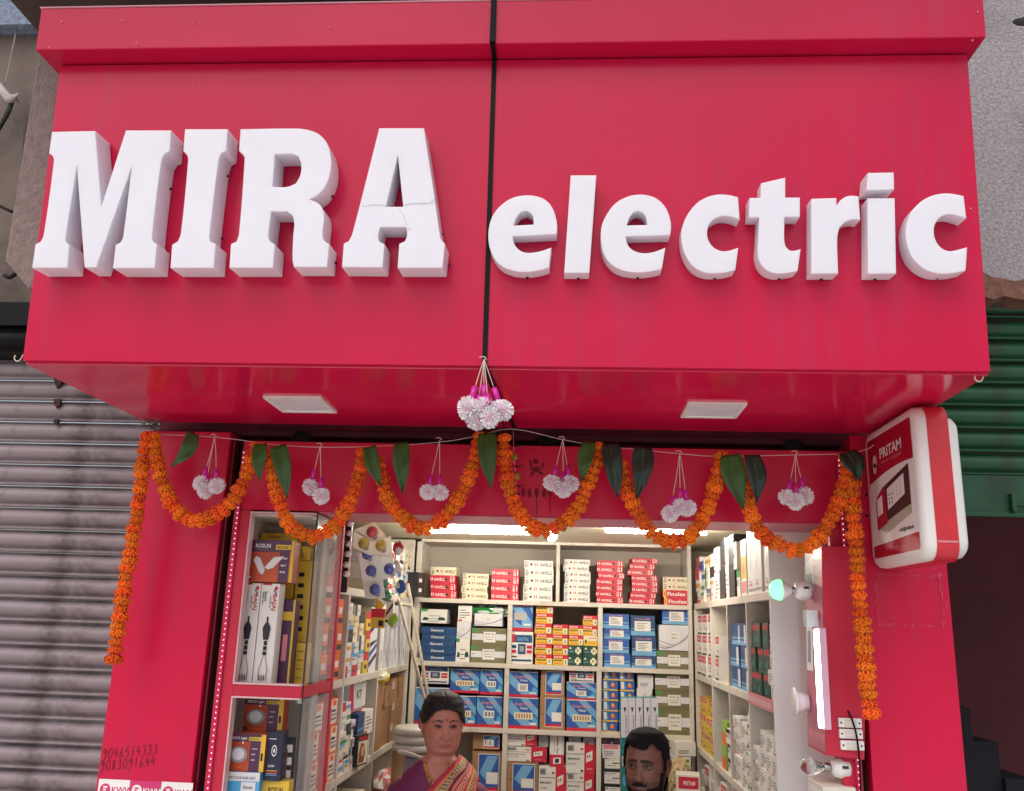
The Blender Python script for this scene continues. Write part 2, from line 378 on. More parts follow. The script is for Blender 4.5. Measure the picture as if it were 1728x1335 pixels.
# handwritten digits as flat strokes
DIG = {'0': [[(.5, 1), (.15, .8), (.08, .4), (.3, .03), (.65, .05), (.9, .4), (.8, .85), (.5, 1)]],
 '1': [[(.45, 1), (.5, .5), (.5, 0)]], '3': [[(.15, .9), (.5, 1), (.8, .8), (.45, .55), (.85, .35), (.6, .02), (.15, .08)]],
 '4': [[(.35, 1), (.12, .45), (.85, .48)], [(.7, .85), (.62, 0)]], '5': [[(.8, 1), (.25, .95), (.2, .55), (.65, .55), (.82, .25), (.5, 0), (.12, .08)]],
 '6': [[(.6, 1), (.2, .55), (.15, .15), (.5, 0), (.8, .2), (.55, .48), (.2, .35)]], '8': [[(.75, .85), (.35, .98), (.25, .7), (.75, .35), (.6, .02), (.25, .1), (.3, .4), (.75, .75), (.75, .85)]],
 '9': [[(.8, .8), (.45, 1), (.15, .75), (.4, .55), (.8, .8), (.75, .3), (.45, -.12), (.1, -.15)]], '2': [[(.15, .8), (.5, 1), (.8, .75), (.2, .05), (.9, .05)]], 'x': [[(.1, .6), (.8, 0)], [(.8, .6), (.1, 0)]]}
def strokes(b, s, o, u, v, h, wd, adv, m):
    x = 0; o = Vector(o); u = Vector(u); v = Vector(v); nrm = u.cross(v).normalized()
    for ch in s:
        for st in DIG.get(ch, []):
            pts = crom([Vector((p[0] * h * .48 + x, p[1] * h + R.uniform(-.04, .04) * h, 0)) for p in st], 3)
            for i in range(len(pts) - 1):
                a, c = pts[i], pts[i + 1]; d = (c - a)
                if d.length < 1e-6: continue
                d.normalize(); q = Vector((-d.y, d.x, 0)) * wd / 2; e = d * wd * .3
                b.add([o + u * p.x + v * p.y + nrm * .0001 * (i % 2) for p in (a - q - e, c - q + e, c + q + e, a + q - e)], [(0, 1, 2, 3)], m)
        x += adv
b = MB(); u = Vector((1, 0, 0)); v = Vector((0, 0, 1))
for s, (px, py), (qx, qy) in (('9046514333', (172, 1281), (267, 1272)), ('9083091644', (168, 1301), (263, 1292))):
    p = atY(px, py, 2.7185); q = atY(qx, qy, 2.7185); uu = (q - p).normalized()
    strokes(b, s, p, uu, v, .027, .0018, (q - p).length / 10, mat('marker_ink', (70, 10, 24), rough=.6))
part('phone_number', b, pl, 'two handwritten phone numbers in dark marker', fix=False)
# KWW sticker strip
b = MB(); ms = mat('sticker_magenta', (206, 50, 110), rough=.4); x = -1.375
zt = atY(250, 1318, 2.7185).z; h = .055
def kww_tile(b, x0, x1, z0, z1, base, fg, Y=2.7185):
    b.poly([(x0, Y, z0), (x1, Y, z0), (x1, Y, z1), (x0, Y, z1)], base)
    c = Vector((x0 + .022, Y - .0004, (z0 + z1) / 2)); r = .016
    b.poly([c + Vector((r * math.cos(a), 0, r * math.sin(a))) for a in [k * math.pi / 10 for k in range(20)]], fg)
    for q in ((-.006, .004, .006, .009), (-.006, -.002, .002, .002), (-.006, -.009, .006, -.004)):
        b.poly([(c.x + q[0], c.y - .0004, c.z + q[1]), (c.x + q[2], c.y - .0004, c.z + q[1]), (c.x + q[2], c.y - .0004, c.z + q[3]), (c.x + q[0], c.y - .0004, c.z + q[3])], base)
    b.text('KWW', (x0 + .042, Y - .0004, (z0 + z1) / 2 - .0085), (1, 0, 0), (0, 0, 1), .017, fg)
for k, (bs, fg) in enumerate(((inkw, ms), (ms, inkw), (inkw, ms))):
    kww_tile(b, x + k * .095, x + k * .095 + .0945, zt - h, zt, bs, fg)
part('sticker', b, pl, 'white and magenta sticker strip', fix=False)
for k in range(8):
    b = MB(); 
# tape residue frame on the right pillar
b = MB(); tp = mat('tape_residue', (204, 62, 92), rough=.6, var=.3, scale=60)
p0 = atY(1482, 1054, 2.7185); p1 = atY(1600, 972, 2.7185); p1.x = 1.095
for k in range(110):
    s = R.choice('tblrrlt'); 
    if s in 'tb': cx = R.uniform(p0.x, p1.x); cz = (p1.z if s == 't' else p0.z) + R.gauss(0, .003); ww, hh = R.uniform(.002, .010), R.uniform(.0006, .0022)
    else: cx = (p0.x if s == 'l' else p1.x - .012) + R.gauss(0, .004); cz = R.uniform(p0.z, p1.z); ww, hh = R.uniform(.0006, .0024), R.uniform(.002, .011)
    if s == 'b' and R.random() < .5: hh = .0012
    Yk = 2.7188 - .00004 * k
    b.poly([(cx - ww, Yk, cz - hh), (cx + ww * .7, Yk, cz - hh * .8), (cx + ww, Yk, cz + hh), (cx - ww * .8, Yk, cz + hh * .9)], tp)
part('tape_mark', b, pr_, 'pale rectangle of old tape residue', fix=False)
b = MB()
for py in (835, 870):
    c = atY(1463, py, 2.715); b.ell((c.x, 2.719, c.z), (.004, .002, .004), black, 8, 5)
part('screw', b, pr_)

# header over the opening
hd = thing('shop_header', 'deep red header board hung above the shop opening behind the garlands', 'header', (-.1, 2.85, 2.172))
b = MB(); b.box(-1.05, 2.722, 2.172, .835, 2.97, 2.392, red_pil)
part('fascia', b, hd)
b = MB(); b.box(-.79, 2.73, 2.168, .80, 2.968, 2.1715, pink_sheet); part('soffit', b, hd)
b = MB(); om = mat('dried_vermilion', (120, 14, 38), rough=.8, var=.2)
def px_poly(pts, Y, m, b): b.poly([atY(x, y, Y) for x, y in pts], m)
def dab(cx, cy, rx, ry, k=0): px_poly([(cx + rx * math.cos(a), cy + ry * math.sin(a)) for a in [i * math.pi / 6 for i in range(12)]], 2.7212 - k * .0002, om, b)
for k, cx in enumerate((883, 893.5, 905.5, 918, 928)):
    dab(cx, 831 + (k % 2), 3.6, 8, k % 2)
    if k in (2, 4): px_poly([(cx - .8, 838), (cx + .8, 838), (cx + .6, 868), (cx - .6, 868)], 2.7208, om, b)
    part('finger_dab', b, hd, fix=False); b = MB()
dab(904, 779, 4.5, 5); dab(905, 792, 7, 5, 1)
for pts in ([(893, 776), (896, 776), (899, 792), (896, 794)], [(914, 784), (918, 779), (919, 784), (912, 793)], [(896, 796), (904, 795), (899, 803), (894, 804)], [(906, 795), (914, 796), (918, 801), (912, 801)]): px_poly(pts, 2.7206, om, b)
part('vermilion_mark', b, hd, 'dark red seated figure stamp', fix=False)
# drum behind the sign back, the gap's shade put into its dark colour
t = thing('rolling_shutter_drum', 'dark dusty shutter drum in the gap between signboard and red header', 'shutter drum', (0, 3.0, 2.4))
b = MB(); b.box(-1.405, 2.86, 2.424, 1.108, 3.2, 2.7, mat('shaded_dark_red', (124, 36, 52), rough=.85, var=.3, scale=12)); part('housing', b, t)
for px, py in ((513, 730), (1335, 742), (925, 738)):
    c = atY(px, py, 2.80); b = MB(); b.lathe([(.0, -.03), (.03, -.03), (.034, -.01), (.034, .03), (.0, .03)], Matrix.Translation((c.x, 2.80, 2.405)) @ Matrix.Rotation(rad(90), 4, 'X'), blackm, 18); part('bearing', b, t)
b = MB(); b.box(-1.395, 2.80, 2.426, 1.1, 2.86, 2.443, mat('maroon_rail', (90, 24, 40), rough=.7, var=.3)); b.box(-1.05, 2.98, 2.2995, .85, 3.0, 2.424, blackm)
part('bracket', b, t)
# black strips put in for the shade of the jamb gaps + led strips
for nm, x0, x1, lbl in (('left', -1.092, -1.063, 'black shutter guide rail between left pillar and cabinet'), ('right', .826, .849, 'black shutter guide rail beside the right pillar')):
    b = MB(); b.box(x0, 2.77, 0, x1, 2.80, 2.40, black); b.box(x0, 2.74, 0, x0 + .006, 2.77, 2.40, mat('dark_red_edge', (110, 10, 34), rough=.4)); solo('gap_strip', b, lbl, 'guide rail', 'shutter guide rails at the jambs')
led = mat('pink_led', (255, 196, 218), emit=1.1)
def ledstrip(p0, p1, label, n):
    t = thing('led_strip', label, 'light strip', tuple(p1)); b = MB()
    d = (p1 - p0).normalized()
    b.box(min(p0.x, p1.x) - .006, p0.y, min(p0.z, p1.z), max(p0.x, p1.x) + .006, p0.y + .003, max(p0.z, p1.z), mat('pink_strip_backing', (196, 24, 76), rough=.3)); part('tape', b, t)
    b = MB()
    for k in range(n):
        c = p0.lerp(p1, (k + .5) / n); b.box(c.x - .0014, c.y - .0022, c.z - .0018, c.x + .0014, c.y - .0002, c.z + .0018, led)
    part('diode', b, t, kind='stuff')
ledstrip(Vector((-1.043, 2.712, 2.36)), Vector((-1.043, 2.712, 0.6)), 'pink LED strip running down the left side of the display cabinet', 110)
ledstrip(Vector((.812, 2.712, 2.37)), Vector((.812, 2.712, 0.6)), 'pink LED strip running down the right jamb by the guide rail', 110)
b = MB(); b.box(.775, 2.725, 0, .826, 2.745, 2.17, red_dull); solo('door_jamb', b, 'narrow red jamb board behind the right hand demonstration board', 'jamb')

# ---------------------------------------------------------------- SIGNBOARD
Yb, zb, Yt, zt_ = 2.05, 2.455, 1.99, 3.262
XL, XR = -1.384, .973
sv = Vector((0, Yt - Yb, zt_ - zb)).normalized(); su = Vector((1, 0, 0)); sn = su.cross(sv)   # sn towards viewer (-Y)
if sn.y > 0: sn = -sn
def onsign(px, py, off=0):
    o = Vector((0, Yb, zb)) + sn * off; r = ray(px, py); k = (o - EYE).dot(sn) / r.dot(sn); return EYE + r * k
sg = thing('signboard', 'big crimson shop signboard box with top ledge and black centre joint', 'signboard', (-.2, 2.4, 2.45))
seam_x = onsign(826, 370).x
for (a, c_) in ((XL, seam_x - .003), (seam_x + .003, XR)):
    b = MB()
    b.prism([Vector((a, Yb, zb)), Vector((c_, Yb, zb)), Vector((c_, Yt, zt_)), Vector((a, Yt, zt_))], Vector((0, .012, 0)), red_acp)
    part('face_panel', b, sg)
b = MB(); dz = Vector((0, 0, 0))
for (a, c_) in ((XL, seam_x - .003), (seam_x + .003, XR)):
    b = MB(); b.box(a, 2.064, zb - .006, c_, 2.72, zb + .004, red_sof)
    if a > -1: pass
    part('soffit_panel', b, sg)
for x in (XL, XR - .006):
    b = MB(); b.prism([Vector((x, 2.064, zb + .005)), Vector((x, 2.76, zb + .005)), Vector((x, 2.76, 3.38)), Vector((x, 2.0, 3.38)), Vector((x, 2.0, 3.2))], Vector((.006, 0, 0)), red_acp); part('side_panel', b, sg)
b = MB()
for k, (a, c_) in enumerate(((XL - .034, seam_x - .004), (seam_x + .004, XR + .02))):
    b = MB(); b.prism([Vector((a, 1.93, zt_ + .006)), Vector((a, 2.3, zt_ + .006)), Vector((a, 2.3, 3.388)), Vector((a, 1.922, 3.388))], Vector((c_ - a, 0, 0)), red_acp)
    bevel(part('ledge', b, sg), .0025)
b = MB()
b.prism([Vector((seam_x - .0065, Yb - .003, zb - .012)), Vector((seam_x + .0055, Yb - .003, zb - .012)), Vector((seam_x + .0055, Yt - .003, zt_)), Vector((seam_x - .0065, Yt - .003, zt_))], Vector((0, .01, 0)), black)
b.box(seam_x - .007, 1.917, zt_ + .004, seam_x + .007, 1.93, 3.388, black)
b.box(seam_x - .005, 1.93, zt_ - .001, seam_x + .006, 2.0, zt_ + .005, black)
part('joint_strip', b, sg)
edge = mat('white_edge', (214, 150, 165), rough=.5)
b = MB(); b.box(XL - .036, 1.919, 3.388, XR + .02, 2.3, 3.391, edge); part('trim', b, sg)
b = MB()
for px, py in ((230, 72), (206, 34), (557, 45), (1650, 20), (1641, 68), (104, 36), (325, 145), (326, 38), (82, 80), (1638, 150), (1638, 352)):
    c = onsign(px, py, .001) if py > 100 else atY(px, py, 1.921); c = Vector((c.x, c.y, c.z))
    b.ell(c, (.0022, .0012, .0022), edge, 6, 4)
part('scuff', b, sg)
# black cable from the joint to the gap
p = [Vector((seam_x, 2.047, 2.46)), Vector((seam_x + .003, 2.06, 2.445)), atZ(838, 660, 2.443), atZ(858, 700, 2.441), atZ(868, 722, 2.435)]
b = MB(); b.tube(crom(p, 4), .0055, black, 8); solo('black_cable', b, 'black cable run across the signboard underside to the gap', 'cable')
# letters --------------------------------------------------------
def Zp(pts, ox, oy, sc): return [(ox + x / sc, oy + y / sc) for x, y in pts]
LET = []
LET.append(('M', 'M', .074, Zp([(230, 110), (578, 102), (626, 712)], 40, 200, 4.77) + Zp([(157, 98), (520, 98), (508, 265), (470, 285), (443, 335), (366, 955), (375, 995), (405, 1012), (388, 1205), (52, 1205), (75, 1018), (112, 1000), (133, 960), (202, 395)], 180, 200, 4.768) + Zp([(585, 1200), (492, 1200), (430, 385), (338, 975), (347, 1003), (370, 1020), (353, 1203), (70, 1203), (97, 1015), (140, 993), (163, 940), (245, 345), (238, 305), (207, 282)], 40, 200, 4.77), None))
LET.append(('I', 'I', .074, Zp([(632, 88), (975, 88), (962, 262), (920, 285), (900, 345), (828, 955), (835, 995), (878, 1010), (862, 1204), (515, 1204), (528, 1018), (575, 990), (598, 930), (657, 335), (648, 298), (618, 265)], 180, 200, 4.768), None))
LET.append(('R', 'R', .074, Zp([(125, 88), (560, 82), (660, 92), (750, 125), (820, 200), (850, 300), (852, 400), (825, 510), (765, 600), (680, 655), (745, 680), (785, 730), (797, 800), (785, 900), (788, 965), (812, 1000), (838, 1010), (820, 1197), (555, 1197), (543, 1140), (548, 950), (557, 850), (545, 785), (500, 750), (370, 750), (348, 955), (360, 990), (400, 1015), (385, 1203), (35, 1203), (48, 1012), (92, 992), (112, 930), (158, 325), (150, 298), (112, 262)], 380, 200, 4.768),
  Zp([(400, 290), (545, 288), (590, 308), (612, 370), (606, 455), (570, 525), (500, 552), (382, 552)], 380, 200, 4.768)))
LET.append(('A', 'A', .074, Zp([(382, 80), (742, 80), (822, 600), (868, 920), (880, 975), (910, 1010), (892, 1203), (530, 1203), (543, 1010), (588, 990), (605, 945), (600, 876), (388, 876), (373, 960), (385, 995), (425, 1012), (408, 1200), (82, 1197), (97, 1008), (135, 990), (165, 930)], 560, 200, 4.768),
  Zp([(532, 300), (575, 712), (435, 712)], 560, 200, 4.768)))
LET.append(('e', 'first e', .05, Zp([(822, 733), (828, 650), (815, 560), (785, 470), (730, 390), (640, 337), (500, 318), (350, 345), (220, 430), (130, 550), (92, 700), (100, 860), (150, 990), (230, 1075), (350, 1125), (480, 1140), (600, 1130), (740, 1095), (765, 878), (660, 915), (540, 935), (460, 925), (400, 885), (365, 830), (352, 757)], 810, 280, 6.357),
  Zp([(362, 642), (385, 570), (430, 508), (495, 482), (548, 508), (574, 560), (575, 632)], 810, 280, 6.357)))
LET.append(('l', 'l', .05, Zp([(973, 103), (1248, 103), (1172, 1150), (903, 1150)], 810, 280, 6.357), None))
LET.append(('e', 'second e', .05, Zp([(832, 745), (842, 640), (820, 530), (770, 430), (690, 355), (600, 320), (500, 310), (380, 330), (250, 400), (160, 510), (100, 640), (88, 760), (105, 900), (150, 1000), (230, 1080), (350, 1130), (500, 1145), (620, 1135), (742, 1110), (780, 880), (660, 925), (560, 940), (460, 920), (390, 870), (362, 800), (355, 758)], 1000, 280, 6.358),
  Zp([(365, 640), (395, 555), (440, 500), (490, 485), (540, 505), (575, 560), (585, 637)], 1000, 280, 6.358)))
LET.append(('c', 'c in the middle', .05, Zp([(1560, 338), (1460, 315), (1340, 310), (1220, 340), (1110, 410), (1010, 540), (955, 690), (960, 850), (1010, 990), (1090, 1090), (1200, 1145), (1320, 1155), (1430, 1145), (1530, 1120), (1562, 880), (1470, 910), (1380, 915), (1290, 870), (1235, 780), (1232, 680), (1270, 600), (1350, 550), (1420, 538), (1500, 550), (1577, 580)], 1000, 280, 6.358), None))
LET.append(('t', 't', .05, Zp([(282, 188), (540, 128), (540, 342), (697, 342), (697, 550), (532, 550), (530, 800), (545, 870), (590, 912), (640, 912), (705, 895), (672, 1130), (560, 1152), (430, 1155), (340, 1120), (275, 1050), (245, 950), (250, 800), (262, 555), (150, 555), (158, 345), (275, 345)], 1240, 280, 6.359), None))
LET.append(('r', 'r', .05, Zp([(820, 355), (1088, 347), (1090, 428), (1140, 365), (1200, 330), (1260, 322), (1325, 330), (1345, 582), (1270, 575), (1190, 600), (1120, 665), (1100, 760), (1098, 900), (1108, 1155), (820, 1160)], 1240, 280, 6.359), None))
LET.append(('i', 'i stem', .05, Zp([(205, 393), (482, 393), (497, 1165), (208, 1168)], 1430, 270, 6.068), None))
LET.append(('i_dot', 'i dot', .06, Zp([(208, 135), (472, 130), (477, 303), (192, 312)], 1430, 270, 6.068), None))
LET.append(('c', 'last c', .05, Zp([(1188, 372), (1080, 350), (980, 345), (860, 370), (750, 430), (650, 540), (600, 680), (600, 820), (640, 960), (700, 1050), (790, 1120), (900, 1160), (1020, 1165), (1120, 1155), (1208, 1135), (1224, 895), (1120, 925), (1030, 935), (950, 895), (895, 810), (883, 710), (905, 640), (960, 580), (1040, 558), (1130, 573), (1215, 600)], 1430, 270, 6.068), None))
def smooth_outline(pts, ang=33, sub=5):
    n = len(pts); P = [Vector((p[0], p[1], 0)) for p in pts]
    corner = []
    for i in range(n):
        a = (P[i] - P[i - 1]); c = (P[(i + 1) % n] - P[i])
        corner.append(a.length > 1e-6 and c.length > 1e-6 and a.angle(c) > rad(ang))
    outp = []
    for i in range(n):
        j = (i + 1) % n; p1, p2 = P[i], P[j]; L = (p2 - p1).length
        t1 = (p2 - p1) if corner[i] else (P[j] - P[i - 1]).normalized() * L
        t2 = (p2 - p1) if corner[j] else (P[(j + 1) % n] - P[i]).normalized() * L
        if corner[i] and corner[j] : outp.append(p1); continue
        for k in range(sub):
            t = k / sub; h1 = 2 * t ** 3 - 3 * t * t + 1; h2 = t ** 3 - 2 * t * t + t; h3 = -2 * t ** 3 + 3 * t * t; h4 = t ** 3 - t * t
            outp.append(p1 * h1 + t1 * h2 + p2 * h3 + t2 * h4)
    return outp
S_O = Vector((0, Yb, zb))
def to2(p): d = p - S_O; return (d.dot(su), d.dot(sv))
def letter_mesh(name, outline, hole, depth):
    loops = [[to2(onsign(q[0], q[1], depth)) for q in smooth_outline(outline)]]
    if hole: loops.append([to2(onsign(q[0], q[1], depth)) for q in smooth_outline(hole)])
    cu = bpy.data.curves.new(name, 'CURVE'); cu.dimensions = '2D'; cu.fill_mode = 'BOTH'; cu.extrude = depth / 2 - .0015; cu.bevel_depth = .0015; cu.bevel_resolution = 1; cu.offset = -.0015
    for lp in loops:
        sp = cu.splines.new('POLY'); sp.points.add(len(lp) - 1); sp.use_cyclic_u = True
        for i, (x, y) in enumerate(lp): sp.points[i].co = (x, y, 0, 1)
    o = bpy.data.objects.new(name, cu); me = bpy.data.meshes.new_from_object(o)
    bpy.data.objects.remove(o); bpy.data.curves.remove(cu)
    return me
Ms = Matrix((su, sv, su.cross(sv))).transposed()
if Ms.col[2].dot(sn) < 0: Ms = Matrix((su, sv, sn)).transposed()
WORDP = {'A': 'in the first word'}
for k, (nm, lb, dp, ol, hl) in enumerate(LET):
    me = letter_mesh(nm, ol, hl, dp); 
    cx = sum(v.co.x for v in me.vertices) / len(me.vertices); y0 = min(v.co.y for v in me.vertices)
    for v in me.vertices: v.co.x -= cx; v.co.y -= y0
    me.materials.append(acrylic)
    for p in me.polygons: p.use_smooth = False
    big = k < 4
    nml = {'i_dot': 'sign_letter'}.get(nm, 'sign_letter')
    lbl = ('tall white slab serif letter %s of the first word on the signboard' % lb) if big else ('white lower case %s of the second word on the signboard' % ('letter ' + lb if nm != 'i_dot' else 'i dot, a square block'))
    t = thing(nml, lbl, 'sign letter', tuple(S_O + su * cx + sv * y0 + sn * .002), 'raised white letters on the signboard')
    o = bpy.data.objects.new('letter_body', me); COL.objects.link(o); o.parent = t
    o.matrix_local = Ms.to_4x4() @ Matrix.Translation((0, 0, dp / 2))
    ORG[t.name] = Vector(t.location)
    LET[k] = (nm, lb, dp, ol, hl, t)
# little black fixing screws on letter returns
SCR = [(3, 0), ]
def screw_px(px, py, ti, off, nd):
    b = MB(); c = onsign(px, py, off); b.ell(c, (.0035, .0035, .0035), black, 8, 6); part('screw', b, LET[ti][5])
for px, py, ti in ((890, 469, 4), (976, 470.5, 5), (1076, 469, 6), (1206, 470, 7), (1315, 470.5, 8), (1386, 472, 9), (1476.5, 471.5, 10), (1582, 469.5, 12)):
    screw_px(px, py, ti, .012, 0)
for px, py, ti in ((288, 319, 0), (384, 297.5, 1), (375, 402.5, 1), (561, 331.5, 2), (567, 444, 2), (746, 395.5, 3), (758, 448, 3)):
    screw_px(px, py, ti, .014, 0)
# crack lines in the A
b = MB(); ck = mat('hairline_crack', (182, 176, 182), rough=.8)
def crack(pts, ox, oy, sc, wd=.0011, m=ck):
    P = [onsign(x, y, .0768) for x, y in Zp(pts, ox, oy, sc)]; P = crom(P, 3)
    for i in range(len(P) - 1):
        d = (P[i + 1] - P[i]).normalized(); q = sn.cross(d) * wd * R.uniform(.5, 1.2)
        b.add([P[i] - q, P[i + 1] - q, P[i + 1] + q, P[i] + q], [(0, 1, 2, 3)], m)
crack([(585, 697), (640, 686), (730, 684), (785, 684), (815, 668), (820, 640)], 560, 200, 4.768)
crack([(250, 708), (320, 697), (400, 697), (432, 706)], 560, 200, 4.768, .0007)
crack([(540, 725), (575, 780), (602, 860)], 560, 200, 4.768, .0006)
crack([(610, 900), (622, 884), (636, 896)], 560, 200, 4.768, .001)
part('crack', b, LET[3][5], fix=False)
# square panel lights in the soffit
for x0, x1, y0, y1, lb in ((-.868, -.702, 2.354, 2.53, 'square white recessed panel light in the signboard underside, left one'), (.313, .472, 2.356, 2.52, 'square white recessed panel light in the signboard underside, right one')):
    t = thing('panel_light', lb, 'ceiling light', ((x0 + x1) / 2, (y0 + y1) / 2, 2.447), 'panel lights in the signboard underside')
    b = MB(); fr = .012
    for q in ((x0, y0, x1, y0 + fr), (x0, y1 - fr, x1, y1), (x0, y0 + fr, x0 + fr, y1 - fr), (x1 - fr, y0 + fr, x1, y1 - fr)): b.box(q[0], q[1], 2.442, q[2], q[3], 2.449, white)
    part('frame', b, t)
    b = MB(); b.box(x0 + fr, y0 + fr, 2.445, x1 - fr, y1 - fr, 2.449, mat('frosted_diffuser', (238, 238, 244), rough=.4, sss=.4)); part('diffuser', b, t)
# projecting rounded light box sign on the right pillar
X0, X1, Y0, Y1, Z0, Z1 = .888, .998, 2.30, 2.708, 2.035, 2.441
lbx = thing('light_box_sign', 'projecting rounded light box sign, red band with white rims, on right pillar', 'light box sign', (.97, 2.6, 2.04))
def rrect(y0, y1, z0, z1, r, x, n=6):
    pts = []
    for cy, cz, a0 in ((y1 - r, z1 - r, 0), (y0 + r, z1 - r, 90), (y0 + r, z0 + r, 180), (y1 - r, z0 + r, 270)):
        for k in range(n + 1): a = rad(a0 + 90 * k / n); pts.append(Vector((x, cy + r * math.cos(a), cz + r * math.sin(a))))
    return pts
def shell(b, secs, m):
    n = len(secs[0]); vs = [p for s in secs for p in s]; fs = []
    for i in range(len(secs) - 1):
        for k in range(n): fs.append((i * n + k, i * n + (k + 1) % n, (i + 1) * n + (k + 1) % n, (i + 1) * n + k))
    b.add(vs, fs, m, True)
    b.add(secs[-1], [tuple(range(n))], m); b.add(secs[0], [tuple(range(n))], m)
lbr = mat('red_vinyl_band', (204, 46, 58), rough=.35, var=.08, scale=20, bump=.03)
b = MB(); shell(b, [rrect(Y0, Y1, Z0, Z1, .045, X0 + .030), rrect(Y0, Y1, Z0, Z1, .045, X1 - .026)], lbr)
part('band', b, lbx)
b = MB(); shell(b, [rrect(Y0 + .002, Y1 - .002, Z0 + .002, Z1 - .002, .045, X0 + .030), rrect(Y0 + .003, Y1 - .002, Z0 + .003, Z1 - .003, .044, X0 + .012), rrect(Y0 + .012, Y1 - .01, Z0 + .012, Z1 - .012, .04, X0 + .001), rrect(Y0 + .03, Y1 - .026, Z0 + .03, Z1 - .03, .028, X0)], white); part('rim', b, lbx)
b = MB(); shell(b, [rrect(Y0 + .006, Y1 - .004, Z0 + .01, Z1 - .03, .045, X1 - .026), rrect(Y0 + .006, Y1 - .004, Z0 + .01, Z1 - .03, .045, X1 - .006), rrect(Y0 + .02, Y1 - .02, Z0 + .022, Z1 - .04, .03, X1 + .004)], white); part('rim', b, lbx)
# printed face, looking towards -X ; local u runs from back (Y1) to front (Y0)
fy0, fy1, fz0, fz1 = Y1 - .03, Y0 + .03, Z0 + .03, Z1 - .03
def fp(u, v, k=1): return Vector((X0 - .0006 * k, fy0 + (fy1 - fy0) * u, fz0 + (fz1 - fz0) * v))
b = MB(); n = 28
rr = [(p.y, p.z) for p in rrect(fy1, fy0, fz0, fz1, .02, X0)]
b.poly([Vector((X0 - .0005, y, z)) for y, z in rr], inkw)
redf = mat('print_crimson', (176, 18, 46), rough=.4)
arc = [(k / 12, .62 + .11 * math.sin(math.pi * (.12 + .5 * k / 12)) - .04) for k in range(13)]
b.poly([fp(.0, .98), fp(.02, 1), fp(.98, 1), fp(1, .98)] + [fp(u_, v_) for u_, v_ in arc[::-1]], redf)
b.poly([fp(0, .02), fp(.02, 0), fp(.98, 0), fp(1, .02), fp(1, .13), fp(0, .10)], redf)
uu = Vector((0, -1, 0)); vv = Vector((0, 0, 1))
b.text('PRITAM', fp(.30, .80, 2), uu, vv, .030, inkw, width=.17)
b.text('WIRING ACCESSORIES', fp(.32, .75, 2), uu, vv, .009, mat('print_rose', (220, 120, 140)), width=.16, bold=False)
for s in ((.16, .745, .05, .03), (.17, .80, .06, .035)): b.poly([fp(s[0] + s[2] * math.cos(a) * .8, s[1] + s[3] * math.sin(a) * 1.6, 2) for a in [k * math.pi / 6 for k in range(12)]], inkw)
b.poly([fp(.35, .12 + .06, 2), fp(.2, .22, 2), fp(.2, .27, 2), fp(.9, .36, 2), fp(.9, .28, 2)], mat('print_pale_green_grey', (176, 180, 160), rough=.4))
b.poly([fp(.18, .25, 3), fp(.9, .35, 3), fp(.9, .66, 3), fp(.32, .56, 3), fp(.18, .50, 3)], mat('print_dark_brown', (66, 46, 48), rough=.4))
b.poly([fp(.14, .22, 4), fp(.38, .26, 4), fp(.38, .555, 4), fp(.18, .50, 4), (fp(.14, .46, 4))], redf)
b.poly([fp(.17, .33, 5), fp(.30, .35, 5), fp(.30, .50, 5), fp(.17, .47, 5)], inkw)
b.poly([fp(.42, .36, 5), fp(.80, .44, 5), fp(.80, .60, 5), fp(.42, .53, 5)], inkw)
for i in range(3):
    for j in range(2): b.poly([fp(.455 + .06 * j + a, .40 + .035 * i + c, 6) for a, c in ((0, 0), (.018, 0), (.018, .018), (0, .018))], ink)
for i in range(3): b.poly([fp(.57 + .075 * i + a, .415 + .012 * i + c, 6) for a, c in ((0, 0), (.004, 0), (.004, .12), (0, .12))], inkg)
b.text('info@pritam.in', fp(.62, .165, 2), uu, vv, .011, ink, width=.10)
b.text('it switches on', fp(.3, .045, 2), uu, vv, .012, mat('print_rose'  , (220, 120, 140)), width=.14, bold=False)
part('printed_face', b, lbx, 'printed face with red top, product picture and white lettering', fix=False)
b = MB(); b.box(.93, 2.708, 2.12, 1.0, 2.72, 2.36, steel); part('wall_mount', b, lbx)
b = MB(); b.poly([(X0 + .032, Y0 - .001, Z0 + .045), (X1 - .028, Y0 - .001, Z0 + .045), (X1 - .028, Y0 - .001, Z0 + .05), (X0 + .032, Y0 - .001, Z0 + .05)], cpink); part('tape_band', b, lbx, fix=False)
# small hooks under the sign corners
for px, py, lb in ((30, 606, 'tiny bent wire hook at the lower left corner of the signboard'), (1652, 640, 'tiny bent wire hook under the lower right corner of the signboard')):
    c = atY(px, py, 2.07); b = MB(); b.tube(crom([c + Vector(q) for q in ((.012, 0, .012), (.008, 0, .0), (0, 0, -.006), (-.009, 0, 0), (-.008, 0, .01))], 4), .0016, mat('pale_wire', (214, 204, 180)), 5); solo('wire_hook', b, lb, 'hook', 'wire hooks under the signboard')
